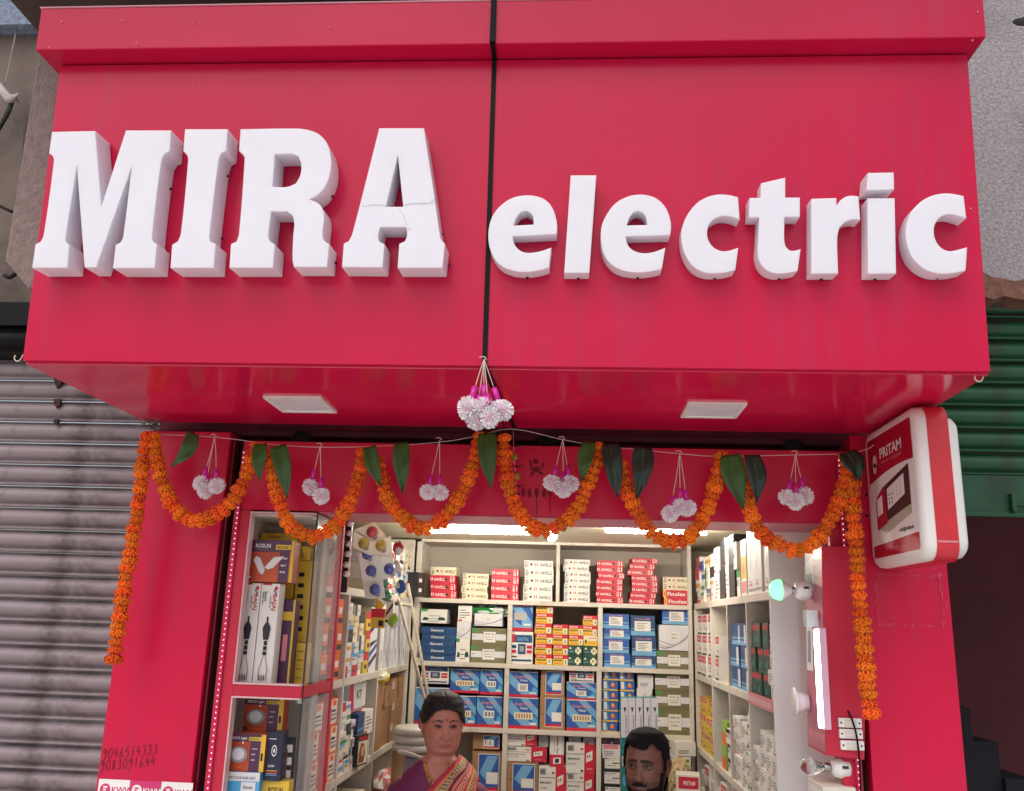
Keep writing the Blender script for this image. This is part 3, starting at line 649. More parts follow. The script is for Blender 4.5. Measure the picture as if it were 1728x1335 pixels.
# ================================================================ HANGING DECORATION
GY = 2.60
orange = mat('marigold_orange', (240, 100, 34), rgb2=(252, 146, 52), rough=.75, scale=70, spec=.2, rand=.16)
orange2 = mat('marigold_deep', (208, 68, 26), rgb2=(234, 100, 36), rough=.8, scale=60, spec=.1, rand=.16)
def flower_mesh(seed):
    r = random.Random(seed); b = MB(); b.ell((0, 0, 0), (.80, .80, .42), orange2, 12, 7)
    N = 150
    for i in range(N):
        zz = 1 - 2 * (i + .5) / N; zz = max(-.97, min(.97, zz + r.uniform(-.05, .05))); th = i * 2.39996 + r.uniform(-.25, .25)
        q = math.sqrt(1 - zz * zz); nrm = Vector((q * math.cos(th), q * math.sin(th), zz * .95)).normalized()
        c = Vector((q * math.cos(th) * .84, q * math.sin(th) * .84, zz * .46)) * r.uniform(.93, 1.07)
        a = nrm.cross(Vector((r.uniform(-1, 1), r.uniform(-1, 1), r.uniform(-1, 1)))).normalized(); e = nrm.cross(a)
        s = r.uniform(.11, .17)
        # curled cup of four faces
        tip = c + nrm * s * .75; P = [c + a * s * 1.0 + nrm * s * .8, c + e * s * .9 + nrm * s * .25, c - a * s * 1.0 + nrm * s * .8, c - e * s * .9 + nrm * s * .25]
        b.add([c] + P, [(0, 1, 2), (0, 2, 3), (0, 3, 4), (0, 4, 1)], orange)
    return b.mesh('marigold', fix=False)
FM = [flower_mesh(s) for s in range(9)]
def garland(pts, label, Y=GY, spacing=.0234, rr=(.0215, .0276), sag=0, swell=False):
    P = crom([atY(x, y, Y) for x, y in pts], 6)
    L = [0]
    for i in range(1, len(P)): L.append(L[-1] + (P[i] - P[i - 1]).length)
    t = thing('marigold_garland', label, 'garland', tuple(P[0]), 'marigold garlands across the shop front')
    b = MB(); b.tube([p for p in P[::2]] + [P[-1]], .0012, mat('cotton_thread', (206, 190, 170), rough=.8), 4); part('thread', b, t)
    n = int(L[-1] / spacing); j = 0
    for k in range(n + 1):
        s = L[-1] * k / n
        while j < len(P) - 2 and L[j + 1] < s: j += 1
        f = (s - L[j]) / max(1e-6, L[j + 1] - L[j]); p = P[j].lerp(P[j + 1], f); d = (P[j + 1] - P[j]).normalized()
        o = bpy.data.objects.new('marigold', R.choice(FM)); COL.objects.link(o); o.parent = t
        r_ = R.uniform(*rr) * (.9 if (k < 2 or k > n - 2) and not swell else 1)
        if swell and k == n: r_ *= 1.18
        o.location = p - t.location + Vector((R.uniform(-1, 1), R.uniform(-1.5, .5), R.uniform(-1, 1))) * .002
        qd = (d + Vector((R.uniform(-1, 1), R.uniform(-1, 1), R.uniform(-1, 1))) * .16).normalized()
        o.rotation_mode = 'QUATERNION'; o.rotation_quaternion = qd.to_track_quat('Z', 'Y') @ Matrix.Rotation(R.uniform(0, 6.28), 3, 'Z').to_quaternion()
        o.scale = (r_, r_, r_ * R.uniform(.98, 1.25))
        ORG[o.name] = Vector()
    return t
garland([(250, 738), (243, 770), (236, 830), (226, 900), (214, 970), (203, 1040), (192, 1112)], 'straight orange marigold tail hanging in front of the left pillar edge by the lilac shutter', swell=True)
garland([(262, 738), (267, 780), (280, 830), (303, 866), (330, 880), (360, 871), (388, 850), (410, 815), (424, 780), (432, 752)], 'orange marigold swag looping in front of the left red pillar')
garland([(455, 768), (460, 800), (470, 845), (492, 888), (525, 906), (560, 892), (582, 862), (598, 828), (607, 795), (613, 766)], 'orange marigold swag looping in front of the left display cabinet corner')
garland([(638, 775), (646, 815), (662, 855), (690, 882), (720, 892), (750, 874), (772, 845), (790, 808), (803, 770), (809, 736)], 'orange marigold swag looping over the hanging cards of coloured bulbs')
garland([(850, 740), (853, 790), (862, 835), (880, 872), (912, 896), (945, 886), (972, 862), (990, 825), (1003, 788), (1010, 755)], 'orange marigold swag looping under the vermilion figure in the middle')
garland([(1050, 785), (1057, 825), (1075, 865), (1105, 903), (1142, 915), (1172, 898), (1192, 865), (1205, 825), (1212, 795), (1216, 770)], 'orange marigold swag looping above the rightmost back shelf bay')
garland([(1256, 808), (1262, 850), (1280, 893), (1310, 918), (1350, 928), (1385, 903), (1405, 870), (1420, 835), (1430, 800), (1426, 770)], 'orange marigold swag looping above the glowing green bulb')
garland([(1438, 818), (1440, 870), (1445, 940), (1450, 1010), (1457, 1080), (1463, 1150), (1470, 1203)], 'straight orange marigold tail hanging beside the right pillar and demonstration board', swell=True)
tw = mat('white_twine', (214, 196, 190), rough=.8)
b = MB(); P = crom([atY(x, y, GY + .015) for x, y in ((255, 733), (320, 735), (385, 740), (470, 751), (560, 755), (680, 751), (760, 744), (808, 735), (866, 724), (950, 742), (1010, 752), (1090, 760), (1150, 766), (1210, 770), (1330, 768), (1432, 766))], 4)
b.tube(P, .0011, tw, 5); solo('string_line', b, 'thin white string stretched across the shop front that carries leaves and garlands', 'string')
b = MB(); P = crom([atY(x, y, 2.62) for x, y in ((1432, 766), (1470, 755), (1480, 735), (1495, 727))], 4); b.tube(P, .0013, tw, 5); solo('string_end', b, 'loose white string end tied behind the projecting light box sign', 'string')
# mango leaves
leafg = [mat('mango_leaf_green', (48, 88, 34), rough=.34, var=.15, scale=8, spec=.5, bump=.05, bscale=90), mat('mango_leaf_dark', (24, 50, 40), rough=.34, var=.15, scale=8, spec=.5, bump=.05, bscale=90)]
vein = mat('leaf_midrib', (96, 120, 62), rough=.5)
def leaf(base, tip, wpx, dark, label, curl=0., hang=1):
    Y = GY - .02; A = atY(*base, Y); B = atY(*tip, Y - .005); d = B - A; L = d.length; d.normalize()
    side = Vector((d.z, 0, -d.x)).normalized()
    if side.x < 0: side = -side
    if abs(d.x) > .3: side = Vector((-d.z, 0, d.x))
    wd = wpx / 1490 * Y / 2; t = thing('mango_leaf', label, 'leaf', tuple(A), 'mango leaves on the string')
    N = 14; b = MB(); vs = []; fs = []; rib = []
    prof = [.80, .90, .97, 1, 1, .98, .94, .88, .80, .70, .58, .44, .30, .16, .02]
    if hang == 2: prof = [.55, .75, .9, 1, 1, 1, .97, .92, .85, .76, .62, .48, .32, .16, .02]
    ph = R.uniform(0, 6)
    for i in range(N + 1):
        s = i / N; c = A + d * L * s + side * (curl * math.sin(math.pi * s)) + Vector((0, 1, 0)) * (-.012 * math.sin(math.pi * s * .9))
        ww = wd * prof[i] * (1 + .04 * math.sin(ph + 9 * s))
        for k, q in enumerate((-1, -.5, 0, .5, 1)):
            vs.append(c + side * ww * q + Vector((0, 1, 0)) * (-abs(q) * .007 + .0025 * math.sin(ph + 11 * s + 2 * q)) )
        rib.append(c + Vector((0, -.0012, 0)))
    for i in range(N):
        for k in range(4): fs.append((i * 5 + k, i * 5 + k + 1, (i + 1) * 5 + k + 1, (i + 1) * 5 + k))
    b.add(vs, fs, leafg[dark], True); o = part('blade', b, t, fix=False)
    sm = o.modifiers.new('thickness', 'SOLIDIFY'); sm.thickness = .0008
    b = MB(); b.tube(rib, [.0011] * 8 + [.0007] * 7, vein, 4); part('midrib', b, t)
leaf((328, 731), (291, 789), 30, 0, 'leftmost mango leaf, bent sideways on the left red pillar', .02)
leaf((441, 749), (440, 813), 27, 0, 'small mango leaf beside the top end of the pillar swag', 0)
leaf((470, 752), (487, 843), 32, 0, 'long mango leaf above the top left corner of the display cabinet', .006)
leaf((624, 754), (645, 823), 27, 0, 'holed mango leaf between cabinet swag and bulb card swag', -.004)
leaf((678, 747), (681, 836), 30, 0, 'wavy mango leaf hanging alone above the bulb cards', .0)
leaf((822, 731), (830, 825), 34, 0, 'mango leaf under the big central pompom cluster', -.003)
leaf((995, 746), (982, 816), 27, 0, 'bright green mango leaf right of the third small pompom bunch', -.004)
leaf((1030, 749), (1042, 843), 34, 1, 'dark mango leaf at the left end of the fifth swag', .0)
leaf((1086, 755), (1074, 844), 36, 1, 'dark mango leaf hanging alone above the fifth swag', .004)
leaf((1232, 768), (1254, 861), 40, 0, 'large bright mango leaf overlapping a dark one near the right end', -.006)
leaf((1268, 768), (1275, 851), 32, 1, 'dark mango leaf tucked behind the large bright leaf', .008)
leaf((1428, 763), (1448, 813), 36, 1, 'crumpled blackish mango leaf at the right garland knot', .004)
# pompom bunches
puffm = mat('white_straw_fringe', (246, 236, 242), rgb2=(252, 250, 252), rough=.6, scale=200)
mag = mat('magenta_tube', (206, 34, 150), rough=.3, var=.1)
def puff_mesh(seed):
    r = random.Random(seed); b = MB(); b.ell((0, 0, 0), (.6, .6, .6), mat('puff_core', (226, 180, 198), rough=.8), 8, 6)
    for i in range(230):
        zz = 1 - 2 * (i + .5) / 230; th = i * 2.39996; q = math.sqrt(1 - zz * zz)
        d = (Vector((q * math.cos(th), q * math.sin(th), zz)) + Vector((r.uniform(-1, 1), r.uniform(-1, 1), r.uniform(-1, 1))) * .12).normalized()
        a = d.cross(Vector((r.uniform(-1, 1), r.uniform(-1, 1), .3))).normalized() * .062; L = r.uniform(.92, 1.05)
        e = d.cross(a).normalized() * .02
        b.add([d * .35 - a, d * .35 + a, d * L + a * 1.15, d * L - a * 1.15, d * .35 + e, d * L + e * 2], [(0, 1, 2, 3), (4, 1, 2, 5), (4, 0, 3, 5)], puffm)
    return b.mesh('fringe_ball', fix=False)
PM = [puff_mesh(s) for s in range(7)]
def pompom(top, puffs, rpx, label, Y, tub, bright=0):
    A = atY(*top, Y); t = thing('pompom_bunch', label, 'hanging ornament', tuple(A), 'white fringe ball bunches on the string')
    b = MB(); b.tube(crom([A + Vector(q) for q in ((-.012, 0, .004), (0, 0, .006), (.006, 0, -.002))], 3), .0012, tw, 5)
    tubes = []
    for k, (x, y) in enumerate(puffs):
        r_ = rpx / 1490 * Y; c = atY(x, y, Y + R.uniform(-.012, .012)); d = (A - c).normalized()
        o = bpy.data.objects.new('fringe_ball', PM[R.randrange(7)]); COL.objects.link(o); o.parent = t; o.location = c - A; o.scale = (r_ * R.uniform(.9, 1.12), r_ * R.uniform(.9, 1.1), r_ * R.uniform(.85, 1.1)); o.rotation_euler = (R.uniform(0, 6), R.uniform(0, 6), R.uniform(0, 6))
        lo = c + d * r_ * .7; hi = c + d * (r_ * .7 + tub + .012)
        b.tube(crom([A, A.lerp(hi, .5) + Vector((R.uniform(-.002, .002), 0, 0)), hi], 3), .0011, tw, 5); tubes.append((lo, hi, r_))
    part('twine', b, t)
    for lo, hi, r_ in tubes:
        b = MB(); b.tube([lo, hi], r_ * .27, mag, 9); part('tube', b, t)
        b = MB(); b.tube([lo - (hi - lo).normalized() * .006, lo + (hi - lo).normalized() * .002], r_ * .36, puffm, 9); part('collar', b, t)
pompom((817, 606), [(790, 690), (803, 706), (817, 689), (826, 704), (846, 692)], 21.5, 'big white fringe ball bunch hung from the signboard joint', 2.03, .024)
pompom((362, 736), [(341, 817), (366, 820), (346, 828)], 15, 'white fringe ball bunch in front of the left red pillar', 2.59, .022)
pompom((541, 751), [(524, 822), (542, 837)], 15.5, 'white fringe ball bunch over the left display cabinet', 2.59, .024)
pompom((742, 742), [(722, 830), (742, 831)], 15, 'white fringe ball bunch right of the wavy mango leaf', 2.59, .022)
pompom((950, 740), [(932, 815), (951, 826), (962, 816)], 15.5, 'white fringe ball bunch beside the vermilion figure', 2.59, .022)
pompom((1147, 764), [(1131, 867), (1148, 855), (1161, 858)], 15.5, 'lowest hanging white fringe ball bunch, over the fifth swag', 2.59, .022)
pompom((1343, 764), [(1328, 839), (1343, 846), (1358, 837)], 15, 'rightmost white fringe ball bunch, over the green bulb swag', 2.59, .022)
# limes and chillies
t = thing('lime_charm', 'string of two limes and dried chillies beside the central garland', 'lime charm', tuple(atY(866, 724, 2.63)))
b = MB(); b.tube([atY(866, 724, 2.63), atY(868, 780, 2.63), atY(873, 845, 2.63)], .001, tw, 4); part('thread', b, t)
lm = mat('lime_skin', (150, 134, 44), rough=.45, var=.2, scale=30)
for px, py in ((867, 771), (871, 804)):
    c = atY(px, py, 2.63); b = MB(); b.ell(c, (.0125, .0125, .0125), lm, 12, 8); part('lime', b, t)
dg = mat('dried_chilli', (34, 44, 24), rough=.4, var=.2)
for px, py, dx in ((866, 752, 22), (869, 787, 16), (872, 820, 14), (874, 833, 4)):
    c = atY(px, py, 2.628); e = atY(px + dx, py - 2, 2.62); b = MB(); b.tube(crom([c, c.lerp(e, .5) + Vector((0, -.004, -.004)), e], 3), [.003, .003, .003, .002, .002, .001, .0006][:7], dg, 6); part('chilli', b, t)

# cobweb tuft at upper left corner of the opening
b = MB(); tm = mat('dusty_fibre', (96, 86, 84), rough=.9)
for k in range(26):
    c = atY(250 + R.gauss(0, 12), 715 + R.gauss(0, 4), 2.69); d = Vector((R.uniform(-1, 1) * .04, R.uniform(-.02, .0), R.uniform(-1, .8) * .02))
    b.tube(crom([c - d, c + Vector((0, 0, R.uniform(-.01, .01))), c + d], 3), .0009, tm, 4)
solo('fibre_tuft', b, 'tangle of dusty fibres stuffed in the gap above the left pillar', 'fibre tuft')
# torn cloth and wires on the far left wall
t = thing('cable_bundle', 'torn white cloth and dark cables tied on the far left wall', 'cable bundle', tuple(atY(8, 165, 2.8)))
b = MB(); cl = mat('torn_white_cloth', (190, 180, 178), rough=.9, bump=.3)
for k in range(6):
    p = [atY(-6 + 3 * k, 140 + 4 * k, 2.80), atY(8 + 2 * k, 158 + 2 * k, 2.78), atY(26 + k, 168 - 2 * k, 2.80)]; b.tube(crom(p, 4), [.012, .014, .016, .016, .014, .012, .009, .006, .003], cl, 6)
part('cloth', b, t)
for k in range(7):
    b = MB(); b.tube(crom([atY(22, 168, 2.80), atY(12 - 3 * k, 195 + 5 * k, 2.78), atY(-12 - 3 * k, 230 + 3 * k, 2.79)], 4), .007, blackm, 6); part('cable', b, t)
    if k < 4: b = MB(); b.tube(crom([atY(28, 168, 2.80), atY(40 + k * 2, 200, 2.79), atY(34 + 2 * k, 330 + 9 * k, 2.80)], 5), .0022, tm, 5); part('thin_cable', b, t)
b = MB(); b.tube(crom([atY(-5, 345, 2.8), atY(8, 352, 2.79), atY(22, 358, 2.80)], 4), .006, blackm, 6); part('cable', b, t)
b = MB(); b.tube(crom([atY(8, 465, 2.8), atY(16, 468, 2.79), atY(26, 462, 2.80)], 4), .008, blackm, 6); part('cable', b, t)
b = MB(); b.tube(crom([atY(28, 50, 2.83), atY(22, 80, 2.82), atY(16, 110, 2.82), atY(9, 142, 2.81)], 5), .003, mat('lime_streaked_cord', (150, 140, 136), rough=.9), 5); part('cord', b, t)
# ================================================================ SHELVING (inside the shop)
ZS = [1.975, 1.638, 1.305, .97, .64, .31]
shb = thing('back_shelving', 'cream laminate shelving with square bays across the back wall of the shop', 'shelving', (-.09, 5.2, 0))
b = MB(); b.box(-1.2, 5.33, 0, 1.05, 5.36, 2.29, laminb); part('back_panel', b, shb)
for z in ZS: b = MB(); b.box(-.84, 5.0, z - .024, .665, 5.33, z, lamin); bevel(part('shelf', b, shb), .002)
b = MB(); b.box(-.84, 5.0, 2.284, .665, 5.33, 2.299, lamin); part('shelf', b, shb)
def vert(x, z0, z1, w=.02): b = MB(); b.box(x - w / 2, 5.002, z0, x + w / 2, 5.33, z1, lamin); bevel(part('divider', b, shb), .002)
vert(-.068, ZS[0], 2.284)
vert(-.327, ZS[1], ZS[0] - .024, .026); vert(.168, ZS[1], ZS[0] - .024, .026)
for i in (1, 2, 3): vert(-.335, ZS[i + 1], ZS[i] - .024, .026); vert(.163, ZS[i + 1], ZS[i] - .024, .026)
vert(-.85, 0, 2.284, .03); vert(.655, 0, 2.284, .022)
LX, RX = -.875, .675
shl = thing('left_shelving', 'cream shelving down the left wall of the shop behind the display cabinet', 'shelving', (-1.05, 4.1, 0))
ZL = [1.97, 1.622, 1.262, .9, .5]; YL = [3.06, 3.56, 4.20, 4.98]
for z in ZL: b = MB(); b.box(-1.21, 3.06, z - .03, LX, 4.98, z, lamin); bevel(part('shelf', b, shl), .002)
for y in YL: b = MB(); b.box(-1.21, y - .011, 0, LX + .002, y + .011, 2.29 if y > 4.9 else 1.94, lamin); bevel(part('divider', b, shl), .002)
b = MB(); b.box(-1.215, 3.06, 0, -1.21, 4.98, 2.29, laminb); part('back_panel', b, shl)
shr = thing('right_shelving', 'cream shelving down the right wall of the shop with a white end panel', 'shelving', (.87, 4.1, 0))
ZR = [1.985, 1.625, 1.262, .9, .5]; YR = [3.10, 3.53, 3.96, 4.42, 4.98]
for z in ZR: b = MB(); b.box(RX, 3.12, z - .03, 1.05, 4.98, z, lamin); bevel(part('shelf', b, shr), .002)
for y in YR[1:]: b = MB(); b.box(RX - .002, y - .009, 0, 1.05, y + .009, 1.955, lamin); bevel(part('divider', b, shr), .002)
b = MB(); b.box(1.052, 3.12, 0, 1.058, 4.98, 2.29, laminb); part('back_panel', b, shr)
b = MB(); b.box(RX - .006, 3.08, 0, 1.05, 3.10, 2.29, mat('white_gloss_panel', (226, 228, 226), rough=.3, var=.03, scale=2)); bevel(part('end_panel', b, shr), .002)
b = MB(); p = [(RX - .008, 3.11, 1.597), (RX - .008, 3.52, 1.597)]; b.box(RX - .004, 3.11, 1.592, RX - .001, 3.53, 1.632, cpink)
for k in range(14): b.text('10', (RX - .006, 3.14 + k * .028, 1.602), (0, 1, 0), (0, 0, 1), .02, inkw, width=.018)
part('price_strip', b, shr, 'pink printed strip', fix=False)

# ================================================================ PACKAGING
# a design is: base material + list of prints on the front face (u, v in 0..1)
def D_hv(col, txt, num, flip=False):
    base, fg, lg = (cred, inkw, inkw) if col == 'r' else ((paper if col == 'w' else cream), ink, inkr)
    P = []
    if col == 'r': P += [('t', 'HAVELLS', .17, .28, .44, .38, fg), ('h', .06, .5, .07, lg), ('e', .63, .5, .055, .22, mat('dot_maroon', (96, 14, 24)) if txt else ink), ('v', num, .80, .12, .76, .09, fg), ('r', .93, .15, .96, .85, fg)]
    else: P += [('t', 'HAVELLS', .55, .28, .40, .42, fg), ('h', .42, .5, .07, lg), ('e', .25, .5, .04, .16, ink), ('v', num, .03, .12, .76, .09, fg), ('r', .145, .2, .155, .8, inkg)]
    return base, P
def D_lines(u0, v0, u1, v1, n, m=inkg):
    r_ = random.Random(int(u0 * 1000 + v1 * 77 + n)); return [('r', u0, v0 + (v1 - v0) * (k + .25) / n, u0 + (u1 - u0) * r_.uniform(.55, 1), v0 + (v1 - v0) * (k + .62) / n, m) for k in range(n)]
def D_label(u0, v0, u1, v1, n=4, base=paper, m=inkg): return [('r', u0, v0, u1, v1, base)] + D_lines(u0 + (u1 - u0) * .12, v0 + (v1 - v0) * .15, u1 - (u1 - u0) * .12, v1 - (v1 - v0) * .12, n, m)
def D_blueband(): return cblue, [('r', 0, 0, 1, .26, clblue), ('r', 0, .36, 1, .44, clblue), ('t', 'Pritam LED', .24, .84, .5, .1, cpink)] + D_label(.24, .2, .76, .80, 5)
def D_blueband2(): return cblued, [('r', 0, 0, 1, .22, clblue), ('r', 0, .3, 1, .35, clblue), ('t', 'Pritam LED', .2, .80, .6, .08, cpink)] + D_label(.16, .22, .82, .72, 4)
def D_switch(): return cyel, [('r', 0, .64, 1, 1, cred), ('t', 'PRITAM', .16, .72, .45, .18, inkw), ('p', [(.08, .7), (.13, .7), (.12, .92), (.08, .92)], inkw), ('r', .05, .40, .62, .54, ink), ('t', '1 WAY SWITCH', .08, .43, .5, .09, cyel), ('r', .08, .12, .5, .2, cora), ('r', .72, .08, .96, .58, paper), ('r', .79, .16, .88, .48, inkg), ('r', .55, .1, .66, .17, inkr)]
def D_switchw(): return cyel, [('r', 0, .5, 1, 1, cream), ('t', 'PRITAM', .35, .70, .45, .14, inkr), ('r', .1, .2, .2, .6, ink), ('r', .4, .2, .8, .3, cora)]
def D_green(): return cdgreen, [('p', [(.5, .3), (.62, .3), (.62, .12), (.8, .12), (.8, .3), (.92, .3), (.92, .66), (.8, .66), (.8, .84), (.62, .84), (.62, .66), (.5, .66)], cream), ('e', .68, .5, .05, .12, cdgreen), ('e', .78, .44, .03, .08, cyel), ('t', 'Cosmic', .06, .32, .34, .2, clblue), ('p', [(.06, .66), (.16, .86), (.26, .66)], inkw)]
def D_olive(): return colive, [('r', 0, .30, 1, .66, paperw), ('r', .02, .76, .16, .96, cgreen), ('r', .33, .16, .70, .80, cgrey), ('r', .34, .18, .69, .78, paper), ('t', 'PANEL LED', .38, .62, .28, .08, ink), ('t', 'Round 12W', .39, .46, .26, .07, inkg), ('t', 'Premium', .42, .32, .2, .07, ink), ('r', .03, .5, .12, .53, inkg)]
def D_wave(): return paperw, [('w', .55, cgrey), ('w', .35, mat('print_lilac', (178, 166, 186))), ('w', .2, inkg), ('r', .36, .42, .66, .72, paper), ('t', 'PREMIUM LED', .39, .6, .24, .06, inkg), ('t', 'Panel', .42, .47, .16, .06, ink)]
def D_diag(kind=0):
    P = [('p', [(0, .95), (.0, .55), (.55, 0), (.95, 0)], clblue), ('p', [(.35, 1), (.62, 1), (1, .62), (1, .35)], clblue), ('p', [(.72, .1), (1, .1), (1, .28), (.86, .42)], csky), ('r', 0, 0, 1, .10, cred), ('p', [(.0, .7), (.12, .86), (.0, .98)], csky)]
    P += [('t', 'Great White', .2, .74, .6, .11, cpink), ('t', 'Vision', .38, .62, .26, .08, paper)]
    if kind == 0: P += [('r', .2, .30, .82, .52, cream)] + [('r', .25 + .09 * k, .34, .30 + .09 * k, .48, cbrown) for k in range(6)]
    elif kind == 1: P += [('r', .28, .30, .70, .54, paper), ('r', .34, .35, .42, .49, inkg), ('r', .47, .35, .55, .49, inkg), ('r', .6, .35, .66, .49, inkg)]
    else: P += [('r', .32, .22, .66, .52, paper), ('r', .38, .27, .6, .47, mat('print_silver', (170, 168, 160)))]
    P += [('r', .72, .13, .94, .2, paper), ('p', [(0, .97), (0, 1), (1, 1), (1, .97)], paper)]
    return cblue, P
def D_diamond(): return cblued, [('t', 'Diamond', .28, .34, .36, .36, inkw)]
def D_tall(kind=0): return clblue, [('r', 0, .0, 1, .12, cred), ('p', [(0, .9), (.5, .4), (.5, .2), (0, .5)], cblue), ('p', [(.4, 1), (.8, 1), (1, .6), (1, .3)], cblue), ('r', .15, .4, .72, .68, mat('print_silver', (170, 168, 160))), ('r', .6, .2, .92, .27, paper), ('t', 'Great White', .1, .88, .8, .08, cpink)]
def D_gold(): return paper, [('r', .04, .66, .96, .9, cblued), ('r', .0, .68, .2, .92, cred), ('t', 'Gold Plus', .3, .72, .5, .12, clblue), ('r', .03, .48, .26, .58, cblued), ('r', .03, .33, .26, .43, cred), ('r', .34, .3, .68, .62, cblued), ('r', .41, .38, .6, .55, cgrey), ('r', .73, .48, .96, .58, cred), ('r', .73, .33, .96, .43, cred), ('r', .05, .08, .95, .14, cblued), ('r', .05, .2, .3, .24, ink)]
def D_modular(): return paper, [('r', .62, 0, 1, 1, cred), ('p', [(.68, .35), (.9, .45), (.9, .75), (.68, .65)], paper), ('r', .72, .5, .75, .6, ink), ('r', .79, .52, .82, .62, ink), ('r', .04, .72, .26, .92, cgrey), ('t', 'KWW', .06, .74, .16, .14, ink), ('r', .0, .62, .62, .635, ink), ('t', 'Modular Surface Box', .05, .44, .42, .08, ink), ('t', 'Code: 4305', .05, .28, .26, .06, inkg), ('r', .48, .76, .58, .82, cred), ('r', .7, .12, .9, .18, cpink), ('r', .5, .06, .58, .12, ink)]
def D_upright(): return paper, [('r', 0, 0, 1, .38, cred), ('p', [(.25, .08), (.8, .12), (.8, .3), (.25, .28)], paper), ('p', [(.38, .12), (.66, .14), (.66, .26), (.38, .25)], ink), ('v', 'Modular Plate', .5, .42, .5, .12, ink), ('v', 'Code: 4305', .3, .48, .3, .08, inkg), ('r', .9, .4, .915, 1, ink)]
def D_brown(lab=0):
    P = [('r', .02, .46, .98, .49, cbrownd)]
    if lab == 1: P += D_label(.12, .5, .46, .9, 4, paper, inkg) + [('r', .12, .84, .46, .9, cred)]
    if lab == 2: P += [('r', .38, .06, .98, .9, paper), ('r', .40, .10, .96, .86, cblue), ('p', [(.42, .5), (.7, .86), (.94, .86), (.6, .3)], clblue), ('r', .40, .1, .96, .2, cred), ('r', .42, .2, .78, .62, inkw)]
    if lab == 3: P += [('r', .2, .08, .9, .95, paper), ('r', .22, .1, .88, .93, cblue), ('p', [(.25, .5), (.5, .9), (.85, .9), (.5, .3)], clblue), ('r', .48, .25, .86, .52, paper), ('r', .22, .1, .88, .17, cred)]
    if lab == 2: P += [('r', .46, .30, .49, .52, ink), ('p', [(.44, .5), (.5, .56), (.52, .52), (.46, .46)], ink), ('p', [(.52, .3), (.6, .34), (.6, .37), (.52, .33)], ink), ('p', [(.62, .5), (.68, .54), (.64, .34), (.72, .38), (.72, .34), (.62, .3)], ink), ('r', .54, .44, .58, .47, ink)]
    if lab == 0: P += [('p', [(.62, .6), (.66, .7), (.7, .6), (.67, .6), (.67, .52), (.65, .52), (.65, .6)], ink), ('r', .6, .3, .72, .34, ink)]
    return cbrown, P
def D_small(seed):
    r_ = random.Random(seed); base = r_.choice([paper, paper, paperw, cream]); acc = r_.choice([cred, cblue, cgreen, cyel, cdark, cred, csky]); P = [('r', 0, r_.choice([0, .7]), 1, r_.choice([.3, 1]), acc)] if r_.random() < .6 else [('r', .0, 0, r_.uniform(.2, .4), 1, acc)]
    return base, P + D_lines(.4, .35, .9, .65, 3) + [('r', .1, .4, .3, .6, r_.choice([ink, cred, cblue]))]
def D_solid(m, acc=None): return m, ([('r', .1, .55, .9, .8, acc)] if acc else []) + D_lines(.15, .15, .8, .45, 3, inkg)
def D_pritam(): return paper, [('r', .1, .62, .95, .95, cred), ('t', 'PRITAM', .3, .72, .5, .12, inkw), ('r', .35, .28, .6, .5, inkg), ('r', .38, .32, .57, .47, paper), ('r', .05, .0, .95, .1, cdgreen), ('r', .75, .2, .9, .35, cred)]
def D_alfa(): return cyel, [('r', .15, .7, 1, 1, cred), ('t', 'PRITAM', .32, .77, .5, .15, inkw), ('t', 'ALFA', .4, .18, .35, .14, ink), ('p', [(.05, .4), (.2, .3), (.22, .36), (.07, .46)], ink)]
def D_grid(m, a): return m, [('r', .06, .62, .94, .92, a), ('r', .2, .15, .8, .5, inkg), ('r', .24, .2, .76, .32, paper)]
def D_bulb15(): return cteal, [('r', 0, .66, 1, 1, paperw), ('p', [(.35, .92), (.75, .92), (.55, .87)], ink), ('v', 'EVEREADY LED', .62, .69, .16, .22, inkg), ('t', '15W', .15, .58, .7, .03, csky), ('t', '15W', .15, .53, .7, .03, csky), ('r', .15, .42, .85, .5, paper), ('r', .25, .435, .75, .485, cdark), ('e', .5, .3, .3, .05, csky), ('r', .2, .1, .8, .18, cblue)]
def D_bajaj(): return paper, [('r', .05, .985, .55, 1, cred), ('p', [(.70, .955), (.82, .98), (.94, .955), (.82, .925)], cred), ('p', [(.68, .935), (.72, .945), (.84, .905), (.94, .93), (.84, .885)], cnavy), ('v', 'BAJAJ', .68, .74, .155, .22, inkr), ('v', 'inspiring trust', .52, .76, .12, .1, inkg), ('v', 'BAJAJ', .22, .83, .09, .10, ink), ('v', 'Immersion', .10, .80, .12, .10, ink),
   ('r', .45, .60, .55, .68, cdark), ('p', [(.40, .62), (.60, .62), (.72, .57), (.64, .46), (.36, .46), (.28, .57)], cdark), ('r', .42, .41, .60, .45, ink), ('r', .41, .36, .60, .40, ink), ('r', .40, .315, .61, .35, ink),
   ('p', [(.44, .31), (.47, .31), (.30, .18), (.32, .08), (.28, .08), (.26, .18)], inkg), ('p', [(.54, .31), (.57, .31), (.75, .18), (.72, .08), (.68, .08), (.71, .18)], inkg), ('r', .30, .08, .34, .13, ink), ('r', .44, .08, .49, .13, ink), ('r', .58, .08, .63, .13, ink), ('r', .36, .06, .38, .12, inkg), ('r', .52, .06, .54, .12, inkg), ('r', .06, .01, .3, .045, ink), ('r', .1, .018, .26, .036, paper)]
